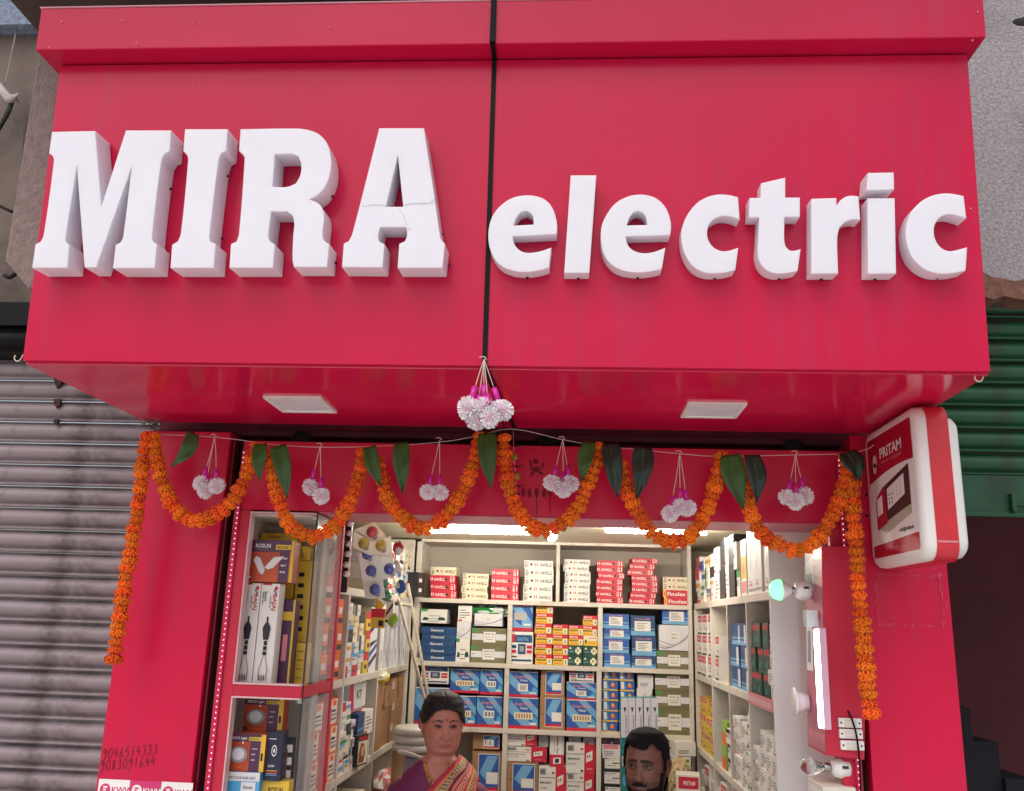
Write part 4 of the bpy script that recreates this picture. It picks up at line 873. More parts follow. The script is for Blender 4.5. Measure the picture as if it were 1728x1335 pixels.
def D_rosun(): return cmar, [('r', 0, .72, 1, 1, cpurple), ('r', .68, 0, .9, .74, cpurple), ('t', 'ROSUN', .12, .82, .34, .1, inkw), ('r', .14, .77, .4, .785, inkg), ('r', .58, .78, .92, .90, cyel), ('t', 'MOSCAB', .62, .81, .24, .055, ink), ('r', .93, 0, 1, 1, cyel), ('p', [(.36, .34), (.56, .6), (.78, .62), (.56, .34), (.44, .30)], paper), ('p', [(.1, .52), (.16, .62), (.26, .56), (.38, .28), (.34, .17), (.26, .22)], paperw), ('e', .18, .36, .02, .025, cora), ('t', '120', .74, .55, .12, .05, inkw), ('t', '4kV', .72, .38, .13, .05, inkw), ('t', 'IP20', .72, .22, .12, .05, inkw), ('e', .06, .10, .045, .05, cdark), ('e', .06, .11, .025, .025, inkw)]
def D_deco(): return cmar, [('r', 0, .8, 1, 1, cpurple), ('r', .60, 0, .87, .84, cpurple), ('t', 'DECO Light', .08, .86, .42, .07, inkw), ('e', .40, .77, .025, .03, inkw), ('r', .55, .83, .88, .93, cyel), ('t', 'MOSCAB', .58, .855, .24, .045, ink), ('r', .88, 0, 1, 1, cyel), ('r', .90, .3, .96, .5, ink), ('e', .32, .45, .23, .22, cgrey), ('e', .31, .46, .16, .16, paperw), ('p', [(.2, .12), (.45, .14), (.4, .09)], cora), ('e', .08, .12, .05, .06, cdark), ('t', '50000', .66, .6, .14, .03, inkw), ('t', '6W', .66, .45, .1, .04, inkw), ('t', '4kV', .66, .3, .1, .04, inkw)]
def D_fino(): return cred, [('r', 0, 0, .12, 1, cyel), ('r', .03, .2, .09, .8, cora), ('t', 'Finolex', .17, .24, .72, .52, inkw)]
def D_panel(): return csky, [('r', 0, .78, 1, 1, paperw), ('t', 'TWO COLOR PANEL LIGHT', .08, .83, .8, .065, ink), ('r', .48, .42, .9, .76, paperw), ('t', 'Diamond', .55, .6, .26, .08, ink), ('r', .54, .47, .64, .54, inkg), ('r', .7, .47, .8, .54, inkg), ('e', .42, .3, .16, .22, paperw), ('r', .03, 0, .08, .74, cblue)]
def D_navy(): return cnavy, [('e', .5, .62, .17, .12, inkw), ('e', .5, .62, .13, .09, cnavy), ('e', .5, .62, .06, .045, inkw), ('t', '5-3W', .2, .28, .4, .05, inkw), ('r', .1, .2, .8, .215, cyel), ('r', .1, .17, .8, .185, inkr), ('r', .1, .14, .8, .155, cpink), ('r', .1, .11, .8, .125, csky), ('r', .1, .86, .6, .875, inkw)]
def D_navylab(): return cdark, [('r', .18, .1, 1, .9, cgrey), ('r', .2, .12, .99, .88, paper), ('r', .24, .74, .32, .84, ink), ('r', .36, .78, .8, .81, inkg), ('r', .36, .68, .7, .7, inkg), ('r', .6, .46, .99, .52, ink), ('r', .3, .3, .8, .33, inkg)]
def D_k7(): return paperw, [('r', 0, 0, 1, .04, cred), ('r', 0, .06, 1, .09, cdark), ('t', 'K7', .44, .42, .3, .3, ink), ('p', [(0, .1), (.3, .1), (.2, .98), (0, .98)], cred), ('r', .8, .12, 1, .98, paper)]
def D_face(): return cdark, [('r', .06, .06, .94, .8, cream), ('p', [(.1, .1), (.6, .1), (.75, .4), (.6, .7), (.3, .74), (.15, .5)], mat('print_auburn', (110, 60, 50))), ('e', .48, .48, .15, .18, mat('print_skin', (214, 160, 130))), ('r', .1, .84, .9, .94, inkr)]
def D_card(): return cora, [('r', .1, .06, .92, .96, paper), ('r', .3, .72, .75, .92, cora), ('r', .2, .2, .85, .28, inkg), ('r', .2, .36, .85, .42, inkg), ('r', .2, .5, .7, .58, ink), ('r', .15, .1, .18, .65, cred)]
def D_stripe(): return paperw, [('p', [(0, .9 - .3 * k), (1, 1.2 - .3 * k if k else 1), (1, 1.08 - .3 * k if k else .96), (0, .75 - .3 * k)], cblue if k % 2 else cnavy) for k in range(3)]
def D_winkle(): return paper, D_lines(.1, .2, .9, .8, 4, inkg) + [('r', .05, .05, .3, .15, inkr)]
def D_greenlab(): return paper, [('r', .0, .84, .25, 1, cgreen), ('r', .1, .3, .9, .34, cgreen), ('p', [(.06, .2), (.3, .2), (.26, .4), (.12, .42)], cdgreen), ('p', [(.65, .2), (.95, .22), (.9, .42), (.7, .45)], cdgreen), ('r', .3, .5, .75, .54, inkg), ('r', .3, .12, .7, .16, inkg)]

BOXC = {}
def box_mesh(key, w_, d_, h_, design, top=None):
    k = (key, round(w_, 3), round(d_, 3), round(h_, 3))
    if k in BOXC: return BOXC[k]
    base, P = design; b = MB(); x0, y0 = -w_ / 2, -d_ / 2
    b.box(x0, y0, 0, -x0, -y0, h_, base)
    n0 = len(b.f)
    def q(u, v, L): return (x0 + w_ * u, y0 - .00025 * L - .0002, h_ * v)
    for L, p in enumerate(P):
        L += 1
        if p[0] == 'r': b.add([q(p[1], p[2], L), q(p[3], p[2], L), q(p[3], p[4], L), q(p[1], p[4], L)], [(0, 1, 2, 3)], p[5])
        elif p[0] == 'p': b.add([q(u, v, L) for u, v in p[1]], [tuple(range(len(p[1])))], p[2])
        elif p[0] == 'e': b.add([q(p[1] + p[3] * math.cos(a), p[2] + p[4] * math.sin(a), L) for a in [i * math.pi / 8 for i in range(16)]], [tuple(range(16))], p[5])
        elif p[0] == 't': b.text(p[1], q(p[2], p[3], L), (1, 0, 0), (0, 0, 1), h_ * p[5], p[6], width=w_ * p[4])
        elif p[0] == 'v': b.text(p[1], q(p[2], p[3] + p[4], L), (0, 0, -1), (1, 0, 0), w_ * p[5], p[6], width=h_ * p[4])
        elif p[0] == 'h':
            u, v, s, m = p[1:]
            for sg_ in (-1, 1): b.add([q(u + sg_ * s * .15, v + .2, L), q(u + sg_ * s * .5, v + .2, L), q(u + sg_ * s * .8, v, L), q(u + sg_ * s * .5, v - .2, L), q(u + sg_ * s * .15, v - .2, L), q(u + sg_ * s * .35, v, L)], [(0, 1, 2, 3, 4, 5)], m)
        elif p[0] == 'w':
            a = p[1]; N = 12; up = [(k_ / N, min(.95, a * .3 + .5 * abs(k_ / N - a) ** 1.5 + .25 * (k_ / N) ** 3)) for k_ in range(N + 1)]
            for i in range(N): b.add([q(up[i][0], up[i][1], L), q(up[i + 1][0], up[i + 1][1], L), q(up[i + 1][0], up[i + 1][1] + .035, L), q(up[i][0], up[i][1] + .035, L)], [(0, 1, 2, 3)], p[2])
    # top flap seam
    b.box(x0 + w_ * .02, -.0015, h_, -x0 - w_ * .02, .0015, h_ + .0004, inkg)
    me = b.mesh(key, fix=False); BOXC[k] = me; return me
def carton(name, key, w_, d_, h_, design, loc, rz, label, cat='box', group=None, tilt=0):
    o = bpy.data.objects.new(name, box_mesh(key, w_, d_, h_, design)); COL.objects.link(o)
    o.location = loc; o.rotation_euler = (0, tilt, rz); setp(o, label, cat, group); return o
# --- back shelves, front plane at Y = 5.0, positions surveyed from pixel columns
def bx(px, z): 
    # px at height z on plane Y=5.03
    lo = -1.2; hi = 1.2
    for _ in range(30):
        m_ = (lo + hi) / 2; c = MW @ (Vector((m_, 5.03, z)) - EYE); x = 864 + F * c.x / -c.z
        if x < px: lo = m_
        else: hi = m_
    return lo
def bz(py, px=900): return atY(px, py, 5.03).z
CT = {}
def stack(name, px0, px1, zbase, ytop, specs, label, cat='box', dep=.16, group=None, Y=5.03, jit=.004, rz=0):
    ztop = bz(ytop, (px0 + px1) / 2); n = len(specs); tot = sum(s[2] if len(s) > 2 else 1 for s in specs); z = zbase + .0005
    xm = bx((px0 + px1) / 2, (ztop + zbase) / 2); w_ = bx(px1, (ztop + zbase) / 2) - bx(px0, (ztop + zbase) / 2)
    for i, s in enumerate(specs):
        h_ = (ztop - zbase) * (s[2] if len(s) > 2 else 1) / tot
        lb = label.format(ordn(i, n)) if '{}' in label else label
        carton(name, s[0], w_, dep, h_ - .0008, s[1], (xm + R.uniform(-jit, jit), Y + dep / 2 + R.uniform(0, jit), z), R.uniform(-1, 1) * jit * 6 + rz, (s[3] + ', ' + lb) if len(s) > 3 else lb, cat, group); z += h_
hw = lambda num: ('havells_white' + num, D_hv('w', 0, num)); hc = lambda num: ('havells_cream' + num, D_hv('c', 0, num)); hr = lambda num, k=0: ('havells_red%s%d' % (num, k), D_hv('r', k, num))
z1 = ZS[0]; G = 'wire boxes on the top back shelf'
stack('wire_box', 727, 769.6, z1, 957, [hr('1.00') + (1, 'red wire box'), hr('1.00') + (1, 'red wire box'), hr('1.00') + (1, 'red wire box'), hc('1.00') + (1.08, 'cream wire box')], '{} of the leftmost stack on top back shelf', group=G)
stack('wire_box', 780, 823, z1, 968, [hc('0.75') + (1, 'cream wire box')] * 4, '{} of the low cream stack, second from left on top shelf', group=G)
stack('wire_box', 829.5, 875, z1, 960.5, [hr('1.00', 1) + (1, 'red wire box')] * 4, '{} of the third stack from left on top back shelf', group=G)
stack('wire_box', 883.5, 932, z1, 946, [hw('2.00') + (1, 'white wire box'), hw('2.50') + (1, 'white wire box'), hw('1.50') + (1, 'white wire box'), hw('2.50') + (1, 'white wire box'), hw('2.50') + (1, 'white wire box')], '{} of the white stack left of the top divider', jit=.008, group=G)
stack('wire_box', 951, 994, z1, 944, [hw('1.50') + (1, 'white wire box')] * 7, '{} of the tall white stack right of the top divider', jit=.008, group=G)
stack('wire_box', 1008, 1052, z1, 946, [hr('0.75', k % 2) + (1, 'red wire box') for k in range(7)], '{} of the red seven box stack on top back shelf', jit=.007, group=G)
stack('wire_box', 1064, 1107, z1, 942, [hr('0.75', k % 2) + (1, 'red wire box') for k in range(8)], '{} of the tallest red stack on top back shelf', jit=.011, group=G)
stack('wire_box', 1120, 1163, z1, 974, [('finolex', D_fino(), 1.15, 'red wire box with big lettering'), ('finolex', D_fino(), 1.15, 'red wire box with big lettering'), hc('0.50') + (1, 'cream wire box'), hc('0.50') + (1, 'cream wire box')], '{} of the rightmost top shelf stack', group=G)
z2 = ZS[1]
stack('lamp_box', 710, 768.5, z2, 1058, [('diamond', D_diamond(), 1, 'dark blue box')] * 5, '{} of the leftmost stack in the second back row', jit=.007)
stack('lamp_box', 711, 755, bz(1057), 1028, [('greenlab', D_greenlab())], 'white box with green corner lying on the dark blue stack')
stack('lamp_box', 770, 793, z2, 1022, [('winkle', D_greenlab(), 1.4, 'slim white box'), ('wave_s', D_wave(), 1.0, 'slim grey box'), ('winkle2', D_winkle(), 1, 'slim white box')], '{} of the narrow stack right of the dark blue boxes')
stack('panel_box', 795, 853, z2, 1060, [('olive', D_olive(), 1, 'olive box with white band')] * 2, '{} one in the second row left bay', dep=.2)
stack('panel_box', 802, 849, bz(1059), 1036, [('wave', D_wave())], 'white box with grey swirl lying on the olive boxes of the left bay')
stack('lamp_box', 862, 900, z2, 1066, [('gold', D_gold())], 'white box with blue square print at the foot of second row middle bay')
stack('lamp_box', 862, 899, bz(1065.5), 1019, [('tall_blue', D_tall())], 'light blue upright box on top of the white box with blue square')
sw = ('switch_yellow', D_switch()); swl = 'red and yellow switch box'
stack('switch_box', 903, 931.5, z2, 1018, [sw + (1, swl)] * 6, '{} of the six box column in the middle bay', dep=.12)
stack('switch_box', 933, 958, z2, 1054, [sw + (1, swl)] * 4, '{} of the four box column in the middle bay', dep=.12)
stack('switch_box', 959, 983, z2, 1055, [('green_plus', D_green(), 1, 'dark green box'), ('green_plus', D_green(), 1, 'dark green box'), sw + (1, swl), sw + (1, swl)], '{} of the third column in the middle bay', dep=.12)
stack('switch_box', 984, 1009, z2, 1039, [('green_plus', D_green(), 1, 'dark green box'), ('green_plus', D_green(), 1, 'dark green box'), ('switch_cream', D_switchw(), 1, 'cream and yellow box'), sw + (1, swl), sw + (1, swl)], '{} of the column against the right divider of the middle bay', dep=.12)
stack('lamp_box', 1017.5, 1062, z2, 1036, [('blueband', D_blueband(), 1.15, 'blue box with white label'), ('blueband', D_blueband(), 1.15, 'blue box with white label'), ('blueband', D_blueband(), .85, 'blue box with white label'), ('blueband', D_blueband(), 1.2, 'blue box with white label')], '{} of the left column in the right bay', dep=.18)
stack('lamp_box', 1065, 1106, z2, 1039, [('blueband2', D_blueband2(), .65, 'deep blue box with white label'), ('blueband2', D_blueband2(), 1.05, 'deep blue box with white label'), ('blueband2', D_blueband2(), 1.05, 'deep blue box with white label')], '{} of the middle column in the right bay', dep=.18)
stack('panel_box', 1108, 1165, z2, 1099, [('olive', D_olive())], 'single olive box with white band at the bottom right of the second row', dep=.18)
stack('panel_box', 1111, 1162, bz(1098, 1135), 1055, [('wave_big', D_wave())], 'big white box with lilac swirl on the single olive box', dep=.18)
stack('lamp_box', 1118, 1166, bz(1054, 1135), 1027, [('blueband', D_blueband())], 'blue labelled box on top of the big swirl box', dep=.18)
z3 = ZS[2]
dg0 = ('diag0', D_diag(0)); dg1 = ('diag1', D_diag(1)); dg2 = ('diag2', D_diag(2))
stack('lamp_carton', 700, 757, z3, 1160, [dg1], 'blue striped carton behind the ladder foot in the third back row', dep=.2)
stack('lamp_carton', 711, 757, bz(1160), 1122, [('gold2', D_gold())], 'white box with purple framed square behind the ladder', dep=.18)
stack('lamp_carton', 761, 803, z3, 1174, [dg0], 'blue striped carton just above and right of the woman\'s head, lower one', dep=.2)
stack('lamp_carton', 760, 809, bz(1174), 1129, [dg0], 'blue striped carton above the woman\'s head, upper left one', dep=.2)
stack('lamp_carton', 805, 848, z3, 1175, [dg1], 'lower blue striped carton left of the first divider in third row', dep=.2)
stack('lamp_carton', 812, 850, bz(1175), 1130, [dg1], 'upper blue striped carton left of the first divider in third row', dep=.2)
stack('lamp_carton', 857, 907, z3, 1177, [dg0], 'lower blue striped carton right of the first divider in third row', dep=.2)
stack('lamp_carton', 858.5, 907.5, bz(1177), 1133.5, [dg2], 'upper blue striped carton right of the first divider in third row', dep=.2)
stack('lamp_carton', 911, 953, z3, 1175, [('brown3', D_brown(3))], 'lower brown carton with blue label in the third row middle bay', dep=.2)
stack('lamp_carton', 912, 952, bz(1175), 1131, [('brown3b', D_brown(3))], 'upper brown carton with blue label in the third row middle bay', dep=.2)
stack('lamp_carton', 956, 1007, z3, 1181, [dg0], 'lower wide blue striped carton by the second divider in third row', dep=.2)
stack('lamp_carton', 956, 1006, bz(1181, 980), 1151.5, [dg2], 'middle wide blue striped carton by the second divider in third row', dep=.2)
stack('lamp_box', 962, 1003, bz(1151, 980), 1129, [('gold', D_gold())], 'white box with red and blue print topping the wide striped cartons', dep=.16)
bl = ('bluegold', (cblue, [('r', 0, 0, 1, .14, cyel), ('p', [(.1, .2), (.3, .2), (.26, .92), (.08, .92)], paper), ('p', [(.3, .2), (.42, .2), (.34, .92), (.27, .92)], csky), ('r', .55, .35, .8, .65, cora), ('e', .67, .68, .07, .12, cyel)]))
stack('bulb_box', 1016.5, 1043, z3, 1131, [bl + (1, 'small blue and gold bulb box')] * 6, '{} of the leftmost column in third row right bay', dep=.12)
stack('bulb_box', 1045, 1070, z3, 1132, [bl + (1, 'small blue bulb box')] * 6, '{} of the second column behind the tall white boxes', dep=.12)
stack('lamp_box', 1076, 1102, z3, 1139, [('wave_s2', D_wave(), 2.2, 'white swirl box'), ('wave_s', D_wave(), 1, 'white swirl box'), ('wave_s3', D_solid(paperw, None), 1, 'white box with leaf print')], '{} of the third column in third row right bay', dep=.14)
stack('panel_box', 1106, 1167, z3, 1134, [('olive', D_olive(), 1.4, 'olive box with white band'), ('olive', D_olive(), .95, 'olive box with white band'), ('olive', D_olive(), 1.05, 'olive box with white band')], '{} of three at the right end of the third row', dep=.2)
z4 = ZS[3]
stack('carton', 795, 846, z4, 1268, [('brown3c', D_brown(3), 1)], 'brown carton with blue label behind the woman, lower one', dep=.2)
stack('carton', 799, 844, bz(1268), 1238.5, [('brown2', D_brown(2))], 'small brown carton with blue corner label right of the woman\'s head', dep=.18)
md = ('modular', D_modular())
stack('carton', 853.5, 907.5, z4, 1286, [('brown3', D_brown(3))], 'brown carton with blue label under the white and red boxes', dep=.2)
stack('switch_carton', 853, 922, bz(1286), 1260, [md], 'wide white and red box directly on the brown carton', dep=.18)
stack('switch_carton', 854, 905, bz(1260), 1233, [md], 'white and red box on top of the wide one, fourth row', dep=.18)
stack('lamp_box', 909, 925, bz(1260), 1235, [('solid_grey', D_solid(cgrey))], 'small grey box beside the top white and red box', dep=.12)
stack('switch_carton', 909, 955, z4, 1293, [md], 'white and red box under the upright one in fourth row', dep=.18)
stack('switch_carton', 927, 951, bz(1293), 1240, [('upright', D_upright())], 'upright white and red box in the fourth row middle bay', dep=.14)
stack('switch_carton', 956, 1003, z4, 1303, [md], 'white and red box at the foot of the tilted one, fourth row', dep=.18)
stack('switch_carton', 954, 1003, bz(1302), 1253, [('modular_big', D_modular())], 'large slightly tilted white and red box near the second divider', dep=.18, rz=.06)
stack('lamp_box', 960, 980, bz(1253), 1236, [('solid_grey2', D_solid(cgrey))], 'left small wrapped grey packet on the tilted white and red box', dep=.12)
stack('lamp_box', 984, 1003, bz(1253), 1240, [('solid_grey2', D_solid(cgrey))], 'right small wrapped grey packet on the tilted white and red box', dep=.12)
stack('battery_box', 1014, 1046, z4, 1275, [('navylab', D_navylab(), 1, 'black box with grey label')] * 3, '{} left of the man\'s head', dep=.18)
stack('lamp_box', 1015, 1046, bz(1275), 1251, [('solid_grey3', D_solid(paperw, cpink))], 'grey and pink box lying on the black labelled boxes', dep=.16)
stack('lamp_box', 1014, 1031, bz(1251), 1238, [('pinkish', D_solid(cpurple, cpink))], 'left small plum packet at the top of fourth row right bay', dep=.12)
stack('lamp_box', 1033, 1048, bz(1251), 1238, [('pinkish', D_solid(cpurple, cpink))], 'right small plum packet at the top of fourth row right bay', dep=.12)
stack('lamp_box', 1129, 1163, bz(1270, 1140), 1247, [('white_slab', D_solid(paper))], 'blank white box tilted out of the shelf right of the man\'s head', dep=.2, Y=4.9, rz=.15)
stack('lamp_box', 1128, 1156, bz(1292, 1140), 1271, [('greenwhite', D_solid(paper, cgreen))], 'white box with green foot under the blank white box', dep=.2, Y=4.9, rz=.1)
# tall white and teal bulb boxes standing in front
for k in range(5):
    a = atY(1048 + k * 12.6, 1178, 4.3); c = atY(1060 + k * 12.6, 1178, 4.3); w_ = (c - a).x - .001
    carton('bulb_box', 'bulb15', w_, .10, .50, D_bulb15(), ((a.x + c.x) / 2, 4.35, a.z - .50), R.uniform(-.03, .03), '%s tall white and teal bulb box standing behind the man\'s head' % ['leftmost', 'second from left', 'middle', 'second from right', 'rightmost'][k], 'box', 'tall white and teal bulb boxes')
bq = MB(); zt5 = atY(1080, 1178, 4.3).z - .50; bq.box(.1, 4.22, 0, .62, 4.6, zt5 - .002, lamin); solo('counter_stool', bq, 'low cream bench under the tall white and teal bulb boxes', 'bench')
# bags at the top of bay 1, row 2
def blob(name, c, r, m, label, cat, seed, m2=None, sub=3, amp=.25, fr=2.2):
    bm = bmesh.new(); bmesh.ops.create_icosphere(bm, subdivisions=sub, radius=1)
    for v in bm.verts:
        n_ = noise.noise(v.co * fr + Vector((seed, 0, 0))) ; k_ = 1 + amp * n_ + amp * .5 * abs(noise.noise(v.co * fr * 3 + Vector((0, seed, 0))))
        v.co = Vector((v.co.x * r[0] * k_, v.co.y * r[1] * k_, v.co.z * r[2] * k_))
    me = bpy.data.meshes.new(name); bm.to_mesh(me); bm.free(); me.materials.append(m)
    if m2:
        me.materials.append(m2)
        for p in me.polygons: p.material_index = 1 if noise.noise(p.center * 30 + Vector((seed,) * 3)) > .05 else 0
    o = bpy.data.objects.new(name, me); COL.objects.link(o); o.location = c; return setp(o, label, cat)
polyg = mat('green_polythene', (34, 130, 56), rough=.15, spec=.7); polyw = mat('clear_white_polythene', (210, 214, 214), rough=.12, spec=.8)
blob('polythene_bag', (bx(822, 1.94), 5.10, 1.915), (.14, .06, .034), polyg, 'crumpled green and white polythene bag on the swirl box, second row', 'bag', 3, polyw)
blob('polythene_bag', (bx(884, 1.6), 5.14, 1.60), (.07, .05, .018), polyw, 'crumpled clear packets lying on the upper striped carton, third row', 'bag', 5, cbrown)
# --- side walls --------------------------------------------------
def side_col(side, y0, y1, z0, specs, label, dep=.14, jit=.003, cat='box', name='goods_box'):
    # boxes face the aisle; specs: (key, design, height, desc)
    z = z0 + .0005; n = len(specs)
    for i, s in enumerate(specs):
        x = (LX - dep / 2 - .008) if side == 'L' else (RX + dep / 2 + .010)
        rz = rad(90) if side == 'L' else rad(-90)
        lb = '%s, %s' % (s[3], label.format(ordn(i, n)) if n > 1 else label.replace('{} of ', 'in ').replace('{}', ''))
        carton(name, s[0], y1 - y0 - .003, dep, s[2] - .0008, s[1], (x + R.uniform(-jit, jit) * 2, (y0 + y1) / 2, z), rz + R.uniform(-1, 1) * jit * 8, lb, cat); z += s[2]
def ms(key, des, h, d): return (key, des, h, d)
# left wall, upper row (z 1.622..1.94)
z = ZL[1]
oc = ms('orange_card', (cora, [('r', .1, .1, .9, .3, cdark), ('r', .2, .45, .8, .7, paper)]), .10, 'orange box')
side_col('L', 3.10, 3.20, z, [ms('darkcard', D_solid(cdark), .14, 'charcoal box'), ms('darkcard', D_solid(cdark), .15, 'charcoal box')], '{} of the charcoal column, left upper shelf near cabinet')
side_col('L', 3.21, 3.31, z, [oc, oc, oc], '{} of the first orange column behind the cabinet glass')
side_col('L', 3.32, 3.42, z, [ms('maroon', D_solid(mat('card_dark_brown', (70, 34, 30)), cora), .15, 'dark brown box'), ms('maroon', D_solid(mat('card_dark_brown', (70, 34, 30)), cora), .14, 'dark brown box')], '{} between the two orange columns')
side_col('L', 3.43, 3.53, z, [oc, oc, oc], '{} of the second orange column, left upper shelf')
def randspecs(seed, htot, hs, tag):
    r_ = random.Random(seed); out_ = []; z_ = 0; names = {}
    while True:
        h_ = r_.choice(hs)
        if z_ + h_ > htot: break
        k = r_.randrange(40); base, P = D_small(k)
        out_.append(('small%d' % k, (base, P), h_, tag)); z_ += h_
    return out_
side_col('L', 3.58, 3.68, z, randspecs(1, .31, (.045, .05, .06), 'small multicoloured switch box'), '{} of the first column, left upper middle bay')
side_col('L', 3.69, 3.79, z, randspecs(2, .30, (.045, .06, .07), 'small printed lamp box'), '{} of the second column, left upper middle bay')
side_col('L', 3.80, 3.90, z, randspecs(3, .27, (.05, .06), 'small colourful carton'), '{} of the third column, left upper middle bay')
side_col('L', 3.91, 4.00, z, [ms('yellow_red', (cyel, [('r', 0, .6, 1, 1, cred), ('r', .4, .2, .8, .4, ink)]), .09, 'yellow and red box')] * 2 + [ms('yellow_red', (cyel, [('r', 0, .6, 1, 1, cred), ('r', .4, .2, .8, .4, ink)]), .08, 'yellow and red box')], '{} of the column under the bulb cards')
side_col('L', 4.02, 4.17, z, [ms('stripe', D_stripe(), .14, 'diagonally striped box'), ms('stripe', D_stripe(), .14, 'diagonally striped box')], '{} of the striped pair, left upper middle bay')
for k in range(6):
    carton('tube_carton', 'tubec', .10, .14, .30, (paperw, [('r', .1, .2, .2, .8, inkg), ('r', .5, .1, .6, .3, cblued)]), (LX - .078, 4.28 + k * .115, z), rad(90) + R.uniform(-.05, .05), '%s upright white tube carton by the ladder, left upper far bay' % ['nearest', 'second', 'third', 'fourth', 'fifth', 'farthest'][k], 'box')
# left middle row (1.262..1.59)
z = ZL[2]
for c_ in range(4):
    side_col('L', 3.09 + c_ * .115, 3.20 + c_ * .115, z, [ms('card%d' % (c_ % 2), D_card(), .098, 'white card pack in orange sleeve')] * 3, '{} of the %s sleeve column, left middle shelf' % ['first', 'second', 'third', 'fourth'][c_])
side_col('L', 3.585, 3.68, z, randspecs(11, .30, (.035, .04), 'slim white switch packet'), '{} of the first slim column left of the K7 carton')
side_col('L', 3.685, 3.77, z, randspecs(12, .27, (.035, .045), 'slim pale packet'), '{} of the second slim column left of the K7 carton')
side_col('L', 3.775, 3.84, z, randspecs(13, .22, (.035, .045), 'slim cream packet'), '{} of the third slim column left of the K7 carton')
carton('kit_carton', 'k7', .30, .14, .12, D_k7(), (LX - .1, 3.95, z + .205), rad(90), 'grey and red carton lettered K7 on the left middle shelf', 'box')
side_col('L', 3.88, 3.99, z, [ms('blue_sw', (cblued, [('r', 0, .3, 1, .38, clblue)]), .10, 'deep blue box'), ms('blue_sw', (cblued, [('r', 0, .3, 1, .38, clblue)]), .10, 'deep blue box')], '{} under the K7 carton', dep=.2)
carton('picture_box', 'facebox', .10, .03, .12, D_face(), (LX + .01, 3.88, z + .001), rad(78), 'small dark box with a portrait print on the left middle shelf', 'box')
side_col('L', 4.02, 4.17, z, [ms('white_fold', D_winkle(), .10, 'creased white carton'), ms('white_fold', D_winkle(), .1, 'creased white carton')], '{} next to the brown cartons on the left')
for c_, (y0, y1, n, d_) in enumerate(((4.22, 4.40, 3, .1), (4.41, 4.58, 3, .09), (4.60, 4.77, 3, .10), (4.78, 4.95, 3, .10))):
    side_col('L', y0, y1, z, [ms('brown0_%d' % c_, D_brown(1 if c_ == 2 else 0), d_, 'brown cardboard carton')] * n, '{} of the %s brown column left of the cable rolls' % ['first', 'second', 'third', 'fourth'][c_], dep=.22)
blob('yellow_bag', (LX - .02, 4.32, ZL[2] + .325), (.05, .06, .03), mat('yellow_polythene', (214, 190, 50), rough=.2), 'crumpled yellow polythene bag on top of the brown cartons', 'bag', 7, polyw)
# left lower row
z = ZL[3]
for c_ in range(7):
    y0 = 3.09 + c_ * .155; sp = randspecs(30 + c_, .26 + .04 * (c_ % 2), (.07, .085, .1), ['poster fronted box', 'white lamp box', 'striped lamp box', 'yellow edged box', 'grey fan box', 'plain white box', 'red and white box'][c_])
    if abs(y0 + .07 - 3.56) < .08 : y0 += .03
    side_col('L', y0, y0 + .135, z, sp, '{} of column %s on the left lower shelf' % ['one', 'two', 'three', 'four', 'five', 'six', 'seven'][c_], dep=.2)
blob('fittings_bag', (LX + .01, 4.55, 1.06), (.08, .15, .09), cpink, 'clear bag of pink and red fittings beside the woman at left', 'bag', 11, paper, amp=.35)
# above left top shelf : tubes and packs
z = ZL[0]
for k in range(10):
    y0 = 3.98 + k * .094; n_ = ['first', 'second', 'third', 'fourth', 'fifth', 'sixth', 'seventh', 'eighth', 'ninth', 'tenth'][k]
    if k in (1, 4):
        cm = [('r', 0, .1, 1, .2, cred), ('r', 0, .3, 1, .4, cred), ('r', 0, .5, 1, .6, cred), ('r', 0, .7, 1, .8, cred)]
        side_col('L', y0, y0 + .09, z, [ms('ladder_red', (paper, cm), .255, 'upright white pack with red rungs')], '%s from street on left top shelf' % n_, dep=.12)
    elif k == 2: side_col('L', y0, y0 + .09, z, [ms('blue_up', (paper, [('r', .1, .35, .9, .8, cblue), ('r', .1, .1, .5, .25, clime)]), .26, 'upright blue and white pack')], 'third from street on left top shelf', dep=.12)
    else: side_col('L', y0, y0 + .09, z, randspecs(80 + k, .27, (.04, .055, .07), 'small bright printed box'), '{} of %s column from street, left top shelf' % n_, dep=.12)
carton('dark_box', 'darkb', .08, .07, .13, (cdark, [('r', .2, .6, .6, .75, paper), ('r', .2, .2, .6, .35, paper)]), (-.845, 4.90, 1.975), rad(70), 'dark box with yellow top by the left end of the top back shelf', 'box')
# right wall, top (z > 1.985): cartons up to the ceiling
z = ZR[0]
LB = '{} of the %s column on the right top shelf'
tallw = (paper, [('r', .05, .04, .95, .08, cgrey), ('p', [(.3, .35), (.34, .35), (.45, .62), (.60, .85), (.56, .85), (.42, .62)], inkg), ('p', [(.46, .62), (.5, .62), (.36, .85), (.32, .85)], inkg), ('r', .2, .12, .5, .16, cpink), ('r', .2, .18, .4, .2, inkg)])
side_col('R', 3.12, 3.24, z, [ms('tallw', tallw, .235, 'tall white fan carton')], 'nearest the street on the right top shelf', dep=.16, name='fan_carton')
side_col('R', 3.25, 3.37, z, [ms('tallw', tallw, .24, 'tall white fan carton with tree like print')], 'second from the street on the right top shelf', dep=.17, name='fan_carton')
side_col('R', 3.39, 3.55, z, [ms('tallw2', tallw, .25, 'broad white fan carton with grey side')], 'third from the street on the right top shelf', dep=.2, name='fan_carton')
side_col('R', 3.57, 3.69, z, [ms('tallw3', (paper, [('r', 0, .3, 1, .7, cyel), ('p', [(.3, .4), (.7, .4), (.5, .6)], cpink), ('r', .1, .05, .9, .25, cpink)]), .22, 'white carton with yellow and pink print')], 'fourth from the street on the right top shelf', dep=.16, name='fan_carton')
